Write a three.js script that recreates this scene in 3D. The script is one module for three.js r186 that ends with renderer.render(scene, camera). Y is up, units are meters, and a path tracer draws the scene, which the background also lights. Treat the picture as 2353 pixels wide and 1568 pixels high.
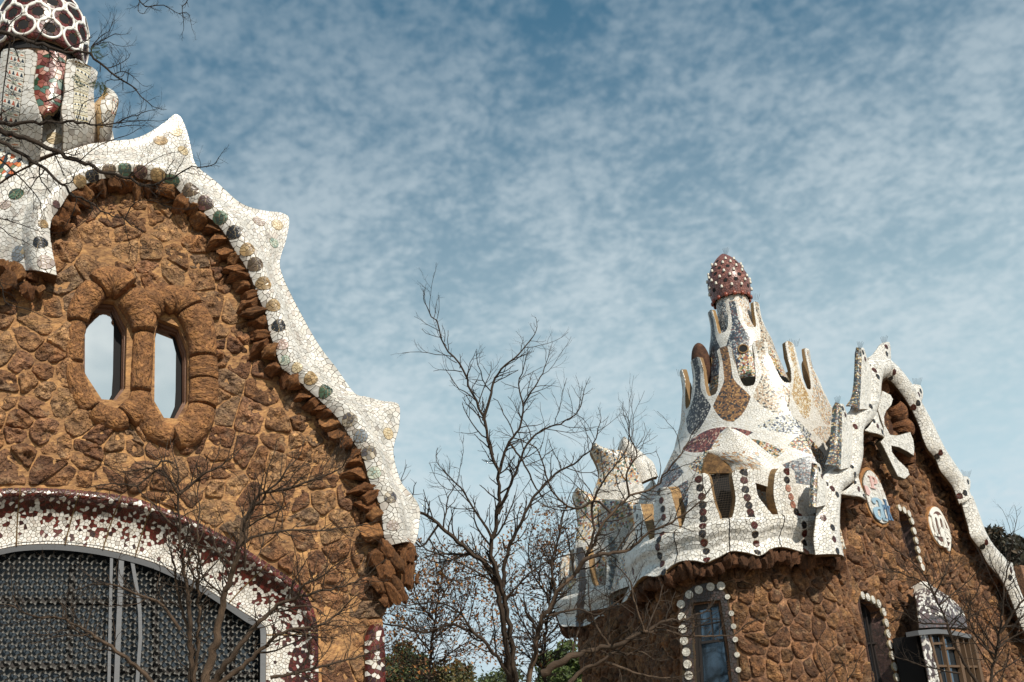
import * as THREE from 'three';
import { mergeGeometries, mergeVertices, toCreasedNormals } from 'three/addons/utils/BufferGeometryUtils.js';
import { FontLoader } from 'three/addons/loaders/FontLoader.js';
import { TextGeometry } from 'three/addons/geometries/TextGeometry.js';
import { createNoise3D, createNoise2D, createNoise4D } from 'simplex-noise';

// ---------------------------------------------------------------- camera, sky, sun, exposure
const V = (x, y, z) => new THREE.Vector3(x, y, z);
const D2R = Math.PI / 180;
const scene = new THREE.Scene();
const camera = new THREE.PerspectiveCamera(36.85, 1024 / 682, 0.1, 3000);
camera.position.set(0, 1.6, 0);
camera.rotation.set(22.5 * D2R, 0, -5.8 * D2R, 'YXZ');
camera.updateMatrixWorld(true);
const head = (deg) => V(Math.sin(deg * D2R), 0, -Math.cos(deg * D2R));      // compass heading, 0 = straight ahead, clockwise
const SUN_HEAD = 146, SUN_ELEV = 39;
const sunDir = head(SUN_HEAD).multiplyScalar(Math.cos(SUN_ELEV * D2R)).add(V(0, Math.sin(SUN_ELEV * D2R), 0));
const sun = new THREE.DirectionalLight(new THREE.Color(1.0, 0.92, 0.80), 4.9);
sun.position.copy(sunDir).multiplyScalar(120);
sun.castShadow = true; sun.shadow.mapSize.set(4096, 4096); sun.shadow.radius = 2;
Object.assign(sun.shadow.camera, { left: -45, right: 45, top: 45, bottom: -45, near: 1, far: 300 });
scene.add(sun, sun.target);
const renderer = new THREE.WebGLRenderer({ antialias: true });
renderer.setSize(1024, 682);
renderer.toneMapping = THREE.LinearToneMapping;
renderer.toneMappingExposure = 0.95;
renderer.shadowMap.enabled = true;

function mulberry(a) { return () => { a |= 0; a = a + 0x6D2B79F5 | 0; let t = Math.imul(a ^ a >>> 15, 1 | a); t = t + Math.imul(t ^ t >>> 7, 61 | t) ^ t; return ((t ^ t >>> 14) >>> 0) / 4294967296; }; }
const N3 = createNoise3D(mulberry(11)), N2 = createNoise2D(mulberry(5)), N4 = createNoise4D(mulberry(8));
const fbm3 = (x, y, z, o = 4) => { let a = 0, w = 0.5; for (let i = 0; i < o; i++) { a += w * N3(x, y, z); x *= 2.03; y *= 2.03; z *= 2.03; w *= 0.5; } return a; };
const fbm2 = (x, y, o = 4) => { let a = 0, w = 0.5; for (let i = 0; i < o; i++) { a += w * N2(x, y); x = x * 2.03 + 7.1; y = y * 2.03 - 3.3; w *= 0.5; } return a; };
const clamp = (x, a = 0, b = 1) => Math.min(b, Math.max(a, x));
const sstep = (a, b, x) => { x = clamp((x - a) / (b - a)); return x * x * (3 - 2 * x); };
const mix = (a, b, t) => a + (b - a) * t;

{ // a mottled altocumulus sky over blue air, whiter towards the horizon
  const W = 4096, H = 2048, data = new Float32Array(W * H * 4);
  for (let j = 0; j < H; j++) {
    const el = ((j + 0.5) / H - 0.5) * Math.PI, sy = Math.sin(el), ce = Math.cos(el);
    for (let i = 0; i < W; i++) {
      const az = ((i + 0.5) / W - 0.5) * 2 * Math.PI, x = ce * Math.cos(az), z = ce * Math.sin(az), o = (j * W + i) * 4;
      data[o + 3] = 1;
      if (sy < -0.12) { data[o] = 0.2; data[o + 1] = 0.18; data[o + 2] = 0.15; continue; }
      const up = Math.max(sy, 0), k = 1 / (up + 0.30), px = x * k, pz = z * k, t = Math.pow(up, 0.62), sc = 0.45 + 0.55 * sstep(0.05, 0.5, up);
      let r = mix(0.55, 0.034, sstep(0.34, 0.84, t)), g = mix(0.73, 0.140, sstep(0.34, 0.84, t)), b = mix(0.82, 0.235, sstep(0.32, 0.86, t));
      const warp = N2(px * 5 + 3, pz * 5), big = fbm2(px * 2.6 + pz * 0.9 + 4, pz * 2.2 - px * 0.6 - 2, 3);
      const mid = fbm2(px * 15 + warp * 0.4, pz * 17 + 9 + warp * 0.3, 3);
      const b1 = Math.abs(N2(px * 34 + warp * 0.4, pz * 38)), b2 = Math.abs(N2(px * 70 + 5, pz * 76 - warp * 0.4)), b3 = Math.abs(N2(px * 140, pz * 150 + 3));
      const billow = 0.56 * b1 + 0.30 * b2 + 0.16 * b3 - 0.30, puff = fbm2(px * 36 + 11, pz * 40 - 4, 3);
      let c = sstep(0.02, 1.0, clamp(0.43 + 0.46 * big + 0.32 * mid + 0.27 * puff * sc + 0.26 * billow * sc));
      c *= mix(0.22, 0.64, sstep(0.72, 0.36, up));
      const sd = Math.max(0, x * sunDir.x + sy * sunDir.y + z * sunDir.z), glow = 0.7 * Math.pow(sd, 6) + 0.35 * Math.pow(sd, 40);
      r = mix(r, 0.72 + glow, c) + glow * 0.30; g = mix(g, 0.81 + glow * 0.95, c) + glow * 0.29; b = mix(b, 0.85 + glow * 0.86, c) + glow * 0.27;
      if (sy < 0) { const f = sstep(0, -0.12, sy); r = mix(r, 0.2, f); g = mix(g, 0.18, f); b = mix(b, 0.15, f); }
      data[o] = r; data[o + 1] = g; data[o + 2] = b;
    }
  }
  const tex = new THREE.DataTexture(data, W, H, THREE.RGBAFormat, THREE.FloatType);
  tex.mapping = THREE.EquirectangularReflectionMapping; tex.magFilter = THREE.LinearFilter; tex.minFilter = THREE.LinearFilter; tex.needsUpdate = true;
  scene.background = tex; scene.environment = tex; scene.environmentIntensity = 1; scene.backgroundIntensity = 1;
}

// ---------------------------------------------------------------- helpers
const EYE = camera.position.clone(), ROT = camera.matrixWorld.clone().setPosition(0, 0, 0), FOC = 2353;
const ray = (x, y) => V((x - 1176.5) / FOC, (784 - y) / FOC, -1).applyMatrix4(ROT);      // direction whose depth along the axis is 1
const at = (x, y, d) => ray(x, y).multiplyScalar(d).add(EYE);
const INV = ROT.clone().invert();
const toPix = (p) => { const q = p.clone().sub(EYE).applyMatrix4(INV); return [1176.5 + FOC * q.x / -q.z, 784 - FOC * q.y / -q.z, -q.z]; };
function wallPlane(o, dirDeg, normDeg) { return { o, u: head(dirDeg), n: head(normDeg) }; }
function hit(pl, x, y, off = 0) { const r = ray(x, y); const t = (pl.n.dot(pl.o) + off - pl.n.dot(EYE)) / pl.n.dot(r); return r.multiplyScalar(t).add(EYE); }
function st(pl, x, y, off = 0) { const p = hit(pl, x, y, off); return [p.clone().sub(pl.o).dot(pl.u), p.y]; }
const onPl = (pl, s, t, off = 0) => pl.o.clone().addScaledVector(pl.u, s).addScaledVector(pl.n, off).setY(t);

const used = {};
function numbered(n) { const k = used[n] = (used[n] ?? -1) + 1; return k ? n + '_' + String(k).padStart(3, '0') : n; }
function tag(o, label, category, group, kind) { o.userData.label = label; o.userData.category = category; if (group) o.userData.group = group; if (kind) o.userData.kind = kind; return o; }
function thing(name, pos, label, category, group) { const g = new THREE.Group(); g.name = numbered(name); g.position.copy(pos); scene.add(g); g.updateMatrixWorld(true); return tag(g, label, category, group); }
// every geometry is computed in world space and moved into its parent's frame here
function part(name, geo, mat, parent, kind) {
  const m = new THREE.Mesh(geo, mat); m.name = name; m.castShadow = m.receiveShadow = true;
  let root = parent; while (root.parent && root.parent !== scene) root = root.parent;
  if (parent === root && root.position.lengthSq() > 0 && !geo.userData.local) geo.translate(-root.position.x, -root.position.y, -root.position.z);
  else if (parent !== root && !geo.userData.local) geo.translate(-root.position.x, -root.position.y, -root.position.z);
  geo.userData.local = true;
  if (kind) m.userData.kind = kind;
  parent.add(m); return m;
}
const lin = (h) => { const c = new THREE.Color(h); return [c.r, c.g, c.b]; };
const vary = (c, f) => [c[0] * f, c[1] * f, c[2] * f];

// grain: height noise for bumps and a mottled albedo factor
function noiseTex(n, fn, srgb) {
  const d = new Uint8Array(n * n * 4);
  for (let j = 0; j < n; j++) for (let i = 0; i < n; i++) { const c = fn(i / n, j / n); for (let k = 0; k < 3; k++) d[(j * n + i) * 4 + k] = clamp(Array.isArray(c) ? c[k] : c) * 255; d[(j * n + i) * 4 + 3] = 255; }
  const t = new THREE.DataTexture(d, n, n); t.wrapS = t.wrapT = THREE.RepeatWrapping; t.magFilter = THREE.LinearFilter; t.minFilter = THREE.LinearMipmapLinearFilter; t.generateMipmaps = true; if (srgb) t.colorSpace = THREE.SRGBColorSpace; t.needsUpdate = true; return t;
}
const tor = (u, v, f, o, s = 0) => { // tileable fbm: two circles in four dimensions
  let a = 0, w = 0.5; for (let i = 0; i < o; i++) { const R = f / 6.283; a += w * N4(R * Math.cos(6.283 * u) + s, R * Math.sin(6.283 * u), R * Math.cos(6.283 * v) - s, R * Math.sin(6.283 * v)); f *= 2.05; w *= 0.55; } return a;
};
const stoneBump = noiseTex(512, (u, v) => { const a = tor(u, v, 9, 5, 1); const pit = Math.max(0, tor(u, v, 26, 3, 7) - 0.18); return 0.5 + 0.55 * a - 1.1 * pit; });
const stoneMap = noiseTex(512, (u, v) => { const a = tor(u, v, 6, 5, 3), b = tor(u, v, 22, 4, 9); const f = 0.80 + 0.34 * a + 0.26 * b; return [f, f * (0.97 + 0.05 * b), f * (0.94 - 0.08 * a)]; }, true);
const glazeBump = noiseTex(256, (u, v) => 0.5 + 0.5 * tor(u, v, 12, 3, 4));
stoneBump.repeat.set(1.3, 1.3); stoneMap.repeat.set(0.8, 0.8);
const M = {
  stone: new THREE.MeshStandardMaterial({ vertexColors: true, roughness: 0.93, map: stoneMap, bumpMap: stoneBump, bumpScale: 0.075 }),
  mortar: new THREE.MeshStandardMaterial({ vertexColors: true, roughness: 0.96, map: stoneMap, bumpMap: stoneBump, bumpScale: 0.02 }),
  tile: new THREE.MeshPhysicalMaterial({ vertexColors: true, roughness: 0.36, clearcoat: 0.18, clearcoatRoughness: 0.2, bumpMap: glazeBump, bumpScale: 0.0012 }),
  tileMatt: new THREE.MeshPhysicalMaterial({ vertexColors: true, roughness: 0.42, bumpMap: glazeBump, bumpScale: 0.001 }),
  grout: new THREE.MeshStandardMaterial({ vertexColors: true, roughness: 0.95, map: stoneMap, bumpMap: stoneBump, bumpScale: 0.006 }),
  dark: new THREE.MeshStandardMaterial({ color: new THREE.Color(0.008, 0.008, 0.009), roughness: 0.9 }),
  wood: new THREE.MeshStandardMaterial({ color: new THREE.Color(0.15, 0.068, 0.034), roughness: 0.55, bumpMap: stoneBump, bumpScale: 0.004 }),
  oak: new THREE.MeshStandardMaterial({ color: new THREE.Color(0.11, 0.062, 0.03), roughness: 0.6 }),
  blackwood: new THREE.MeshStandardMaterial({ color: new THREE.Color(0.02, 0.015, 0.013), roughness: 0.6 }),
  mirror: new THREE.MeshPhysicalMaterial({ color: new THREE.Color(0.84, 0.81, 0.78), metalness: 1, roughness: 0.05 }),
  glass: new THREE.MeshPhysicalMaterial({ color: new THREE.Color(0.11, 0.15, 0.19), metalness: 0.85, roughness: 0.05 }),
  darkglass: new THREE.MeshPhysicalMaterial({ color: new THREE.Color(0.030, 0.042, 0.055), metalness: 0.0, roughness: 0.25 }),
  steel: new THREE.MeshStandardMaterial({ color: new THREE.Color(0.135, 0.14, 0.148), roughness: 0.6, metalness: 0.15, bumpMap: stoneBump, bumpScale: 0.002 }),
  iron: new THREE.MeshStandardMaterial({ color: new THREE.Color(0.125, 0.122, 0.112), roughness: 0.5, metalness: 0.1 }),
  bark: new THREE.MeshStandardMaterial({ vertexColors: true, roughness: 0.9, bumpMap: stoneBump, bumpScale: 0.01 }),
  leaf: new THREE.MeshPhysicalMaterial({ vertexColors: true, roughness: 0.8, side: THREE.DoubleSide, transmission: 0.3, thickness: 0 }),
  ground: new THREE.MeshStandardMaterial({ color: new THREE.Color(0.3, 0.24, 0.17), roughness: 0.95 }),
};
M.glazed = M.tile;

// ---- a bag of triangles
class Bag {
  constructor() { this.p = []; this.c = []; this.t = []; this.n = []; this.i = null; }
  tri(a, b, c, col, ua, ub, uc) {
    const e1x = b.x - a.x, e1y = b.y - a.y, e1z = b.z - a.z, e2x = c.x - a.x, e2y = c.y - a.y, e2z = c.z - a.z;
    let nx = e1y * e2z - e1z * e2y, ny = e1z * e2x - e1x * e2z, nz = e1x * e2y - e1y * e2x; const l = Math.hypot(nx, ny, nz) || 1; nx /= l; ny /= l; nz /= l;
    this.p.push(a.x, a.y, a.z, b.x, b.y, b.z, c.x, c.y, c.z);
    for (let k = 0; k < 3; k++) { this.n.push(nx, ny, nz); this.c.push(col[0], col[1], col[2]); }
    this.t.push(ua[0], ua[1], ub[0], ub[1], uc[0], uc[1]);
  }
  geo() {
    const g = new THREE.BufferGeometry();
    g.setAttribute('position', new THREE.Float32BufferAttribute(this.p, 3)); g.setAttribute('normal', new THREE.Float32BufferAttribute(this.n, 3));
    g.setAttribute('color', new THREE.Float32BufferAttribute(this.c, 3)); g.setAttribute('uv', new THREE.Float32BufferAttribute(this.t, 2));
    return g;
  }
  add(b) { for (const k of ['p', 'c', 't', 'n']) { const A = this[k], B = b[k]; for (let i = 0; i < B.length; i++) A.push(B[i]); } return this; }
}
// smooth indexed grid from fn(i/nu, j/nv) -> Vector3
function grid(nu, nv, fn, col, uvf) {
  const p = [], c = [], t = [], ix = [];
  for (let j = 0; j <= nv; j++) for (let i = 0; i <= nu; i++) { const q = fn(i / nu, j / nv); p.push(q.x, q.y, q.z); const k = typeof col === 'function' ? col(i / nu, j / nv, q) : col; c.push(k[0], k[1], k[2]); const w = uvf ? uvf(i / nu, j / nv) : [i / nu, j / nv]; t.push(w[0], w[1]); }
  for (let j = 0; j < nv; j++) for (let i = 0; i < nu; i++) { const a = j * (nu + 1) + i; ix.push(a, a + 1, a + nu + 2, a, a + nu + 2, a + nu + 1); }
  const g = new THREE.BufferGeometry(); g.setAttribute('position', new THREE.Float32BufferAttribute(p, 3)); g.setAttribute('color', new THREE.Float32BufferAttribute(c, 3)); g.setAttribute('uv', new THREE.Float32BufferAttribute(t, 2)); g.setIndex(ix); g.computeVertexNormals(); return g;
}
function paint(g, col) { // vertex colours and uv in metres on any geometry
  const n = g.attributes.position.count, c = new Float32Array(n * 3), P = g.attributes.position, t = new Float32Array(n * 2);
  for (let i = 0; i < n; i++) { const k = typeof col === 'function' ? col(P.getX(i), P.getY(i), P.getZ(i)) : col; c.set(k, i * 3); t[i * 2] = P.getX(i) + 0.7 * P.getZ(i); t[i * 2 + 1] = P.getY(i) + 0.4 * P.getZ(i); }
  g.setAttribute('color', new THREE.BufferAttribute(c, 3)); g.setAttribute('uv', new THREE.BufferAttribute(t, 2)); return g;
}
const merge = (a) => mergeGeometries(a.map((g) => { const h = g.index ? g.toNonIndexed() : g; for (const k of Object.keys(h.attributes)) if (!['position', 'normal', 'uv', 'color'].includes(k)) h.deleteAttribute(k); return h; }));

// ---- Voronoi cells in a metric (u,v) domain; m(u,v) > 0 inside
function cells({ u0, u1, v0, v1, size, gap, seed = 1, m = null, jit = 0.44, drop = 0, ax = 1, sheet = null }) {
  const rnd = mulberry(seed), sx = size * ax, sy = size * 0.92 / ax, nx = Math.ceil((u1 - u0) / sx) + 4, ny = Math.ceil((v1 - v0) / sy) + 4, S = [];
  for (let j = 0; j < ny; j++) for (let i = 0; i < nx; i++) {
    const u = u0 + (i - 2 + 0.5 + (j % 2) * 0.5 + (rnd() - 0.5) * 2 * jit) * sx, v = v0 + (j - 2 + 0.5 + (rnd() - 0.5) * 2 * jit) * sy, d = rnd() < drop;
    S.push(d ? null : [u, v]);
  }
  const out = [], alive = S.map((q) => !!q && (!m || m(q[0], q[1]) > 0));
  const R = 3;
  for (let j = 0; j < ny; j++) for (let i = 0; i < nx; i++) {
    const s = S[j * nx + i]; if (!s) continue;
    const [u, v] = s; if (u < u0 || u > u1 || v < v0 || v > v1) continue;
    if (!alive[j * nx + i]) continue;
    const r = size * 1.7; let P = [[u - r, v - r], [u + r, v - r], [u + r, v + r], [u - r, v + r]];
    const clip = (nxx, nyy, d) => { const Q = []; for (let k = 0; k < P.length; k++) { const a = P[k], b = P[(k + 1) % P.length], fa = a[0] * nxx + a[1] * nyy - d, fb = b[0] * nxx + b[1] * nyy - d; if (fa <= 0) Q.push(a); if ((fa < 0 && fb > 0) || (fa > 0 && fb < 0)) { const t = fa / (fa - fb); Q.push([a[0] + (b[0] - a[0]) * t, a[1] + (b[1] - a[1]) * t]); } } P = Q; };
    for (let jj = Math.max(0, j - R); jj <= Math.min(ny - 1, j + R); jj++) for (let ii = Math.max(0, i - R); ii <= Math.min(nx - 1, i + R); ii++) {
      if (ii === i && jj === j) continue; const o = S[jj * nx + ii]; if (!o || !alive[jj * nx + ii]) continue;
      let dx = o[0] - u, dy = o[1] - v; const l = Math.hypot(dx, dy); if (l < 1e-6) continue; dx /= l; dy /= l; clip(dx, dy, u * dx + v * dy + Math.max(l / 2 - gap / 2, 0.1 * l)); if (P.length < 3) break;
    }
    clip(-1, 0, -u0); clip(1, 0, u1); clip(0, -1, -v0); clip(0, 1, v1);
    if (P.length < 3) continue;
    let trimmed = false;
    if (m) {
      let any = false; for (let k = 0; k < P.length && !any; k++) { const q = P[k], w = P[(k + 1) % P.length]; for (let e = 0; e < 3; e++) if (m(q[0] + (w[0] - q[0]) * e / 3, q[1] + (w[1] - q[1]) * e / 3) < 0) any = true; }
      if (any) {
        const Q = []; for (let k = 0; k < P.length; k++) { const a = P[k], b = P[(k + 1) % P.length]; const ne = Math.min(8, Math.max(2, Math.ceil(Math.hypot(b[0] - a[0], b[1] - a[1]) / (size * 0.22)))); for (let e = 0; e < ne; e++) Q.push([a[0] + (b[0] - a[0]) * e / ne, a[1] + (b[1] - a[1]) * e / ne]); }
        trimmed = true; P = Q.map((q) => { if (m(q[0], q[1]) >= 0) return q; let lo = 0, hi = 1; for (let k = 0; k < 9; k++) { const h = (lo + hi) / 2; if (m(u + (q[0] - u) * h, v + (q[1] - v) * h) > 0) lo = h; else hi = h; } return [u + (q[0] - u) * lo, v + (q[1] - v) * lo]; });
      }
    }
    let ar = 0, cx = 0, cy = 0; for (let k = 0; k < P.length; k++) { const a = P[k], b = P[(k + 1) % P.length], w = a[0] * b[1] - b[0] * a[1]; ar += w; cx += (a[0] + b[0]) * w; cy += (a[1] + b[1]) * w; }
    if (Math.abs(ar) < size * size * 0.05) continue;
    out.push({ c: trimmed ? [u, v] : [cx / (3 * ar), cy / (3 * ar)], P, area: Math.abs(ar) / 2, r: rnd(), r2: rnd(), r3: rnd() });
  }
  return out;
}
// a flat glazed shard on a surface S (pos, nrm)
function shard(cell, S, h, col, bag) {
  const [cu, cv] = cell.c, n = S.nrm(cu, cv), tilt = 0.05, tu = (cell.r - 0.5) * tilt, tv = (cell.r2 - 0.5) * tilt, top = [], bot = [], uv = [], k = cell.P.length;
  const ext = Math.sqrt(cell.area);
  const cc = S.pos(cu, cv).addScaledVector(n, h * (0.8 + 0.4 * cell.r3));
  for (const [u, v] of cell.P) {
    const p = S.pos(u, v); bot.push(p.clone().addScaledVector(n, -0.01));
    const uu = cu + (u - cu) * 0.97, vv = cv + (v - cv) * 0.97;
    top.push(S.pos(uu, vv).addScaledVector(n, h * (0.8 + 0.4 * cell.r3) + (u - cu) * tu + (v - cv) * tv)); uv.push([u, v]);
  }
  const flip = top.length > 2 && V().subVectors(top[0], cc).cross(V().subVectors(top[1], cc)).dot(n) < 0;
  for (let i = 0; i < k; i++) {
    const j = (i + 1) % k;
    if (!flip) { bag.tri(cc, top[i], top[j], col, cell.c, uv[i], uv[j]); bag.tri(top[i], bot[i], bot[j], col, uv[i], uv[i], uv[j]); bag.tri(top[i], bot[j], top[j], col, uv[i], uv[j], uv[j]); }
    else { bag.tri(cc, top[j], top[i], col, cell.c, uv[j], uv[i]); bag.tri(top[i], bot[j], bot[i], col, uv[i], uv[j], uv[i]); bag.tri(top[i], top[j], bot[j], col, uv[i], uv[j], uv[j]); }
  }
  return bag;
}
// a rugged stone
function ruggedStone(cell, S, h, col, o = {}) {
  let P = cell.P; for (let q = 0; q < (o.round ?? 1); q++) { const Q = []; for (let k = 0; k < P.length; k++) { const a = P[k], b = P[(k + 1) % P.length]; const e = o.cut ?? 0.14; Q.push([a[0] * (1 - e) + b[0] * e, a[1] * (1 - e) + b[1] * e], [a[0] * e + b[0] * (1 - e), a[1] * e + b[1] * (1 - e)]); } P = Q; }
  const per = []; let L = 0; for (let k = 0; k < P.length; k++) { const b = P[(k + 1) % P.length]; const l = Math.hypot(b[0] - P[k][0], b[1] - P[k][1]); per.push(l); L += l; }
  const n = o.n ?? 16, R = []; for (let k = 0; k < n; k++) { let d = L * k / n, e = 0; while (d > per[e] && e < per.length - 1) d -= per[e++]; const a = P[e], b = P[(e + 1) % P.length], t = per[e] ? d / per[e] : 0; R.push([a[0] + (b[0] - a[0]) * t, a[1] + (b[1] - a[1]) * t]); }
  const [cu, cv] = cell.c, tu = (cell.r - 0.5) * (o.tilt ?? 0.35), tv = (cell.r2 - 0.5) * (o.tilt ?? 0.35), H = h * (0.65 + 0.7 * cell.r3);
  const lev = o.lev ?? [[1.0, -0.3], [0.985, 0.35], [0.93, 0.75], [0.72, 0.98], [0.4, 1.05]], pos = [], c = [], uv = [], ix = [], fr = o.freq ?? 4.5, amp = o.amp ?? 0.55;
  const put = (u, v, hh, edge) => {
    const nn = S.nrm(u, v), p = S.pos(u, v); const q = fbm3(p.x * fr, p.y * fr, p.z * fr, 4), q2 = fbm3(p.x * fr * 0.45 + 9, p.y * fr * 0.45, p.z * fr * 0.45, 2);
    const z = hh <= 0 ? hh * H : H * hh + (u - cu) * tu + (v - cv) * tv + edge * H * amp * (q * 1.6 + q2);
    p.addScaledVector(nn, Math.max(z, -0.02)); pos.push(p.x, p.y, p.z);
    const f = 0.88 + 0.8 * q + 0.3 * q2, pl = 0.55 * sstep(0.22, 0.5, fbm3(p.x * 3.1 + 5, p.y * 3.1, p.z * 3.1 - 8, 4)); c.push(mix(col[0] * f, 0.52, pl), mix(col[1] * f * (1 - 0.06 * q2), 0.36, pl), mix(col[2] * f * (1 - 0.12 * q2), 0.22, pl)); uv.push(u, v);
  };
  for (let l = 0; l < lev.length; l++) for (let k = 0; k < n; k++) put(cu + (R[k][0] - cu) * lev[l][0], cv + (R[k][1] - cv) * lev[l][0], lev[l][1], l ? 0.5 + 0.5 * l / lev.length : 0);
  put(cu, cv, 1.08, 1);
  const a0 = V(R[0][0] - cu, R[0][1] - cv, 0), ccw = (R[0][0] - cu) * (R[1][1] - cv) - (R[0][1] - cv) * (R[1][0] - cu) > 0;
  const fs = S.flip ? !ccw : ccw;
  for (let l = 0; l < lev.length - 1; l++) for (let k = 0; k < n; k++) { const a = l * n + k, b = l * n + (k + 1) % n, d = a + n, e = b + n; fs ? ix.push(a, b, e, a, e, d) : ix.push(a, e, b, a, d, e); }
  for (let k = 0; k < n; k++) { const a = (lev.length - 1) * n + k, b = (lev.length - 1) * n + (k + 1) % n, e = lev.length * n; fs ? ix.push(a, b, e) : ix.push(a, e, b); }
  const g = new THREE.BufferGeometry(); g.setAttribute('position', new THREE.Float32BufferAttribute(pos, 3)); g.setAttribute('color', new THREE.Float32BufferAttribute(c, 3)); g.setAttribute('uv', new THREE.Float32BufferAttribute(uv, 2)); g.setIndex(ix); g.computeVertexNormals();
  return g;
}
function seenSize(p, area) { const [x, y, d] = toPix(p); if (d < 0.5 || x < -25 || x > 2378 || y < -25 || y > 1593) return -1; return area / (d * d); }
// pieces of one kind: the largest in view stay single meshes, the rest become one mesh of loose stuff
function pieces(list, name, stuffName, mat, parent, most = 300) {  // list of {p, area, make() -> geometry}
  for (const q of list) q.k = seenSize(q.p, q.area);
  list.sort((a, b) => b.k - a.k);
  const rest = [];
  list.forEach((q, i) => { if (i < most && q.k > 0) part(name, q.make(), mat, parent); else rest.push(q.make()); });
  if (rest.length) part(stuffName, merge(rest), mat, parent, 'stuff');
}
function mosaic(S, opt, colour, parent, name, stuffName, mat, most = 300) {
  const cs = cells({ ...opt, m: S.mask(opt.m) });
  const list = []; const rest = new Bag();
  const h = opt.h ?? 0.012;
  for (const c of cs) { const col = colour(c); if (!col) continue; list.push({ c, col, k: seenSize(S.pos(...c.c), c.area) }); }
  list.sort((a, b) => b.k - a.k);
  list.forEach((q, i) => { if (i < most && q.k > 0) part(name, shard(q.c, S, h, q.col, new Bag()).geo(), mat, parent); else shard(q.c, S, h, q.col, rest); });
  if (rest.p.length) part(stuffName, rest.geo(), mat, parent, 'stuff');
}
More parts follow.
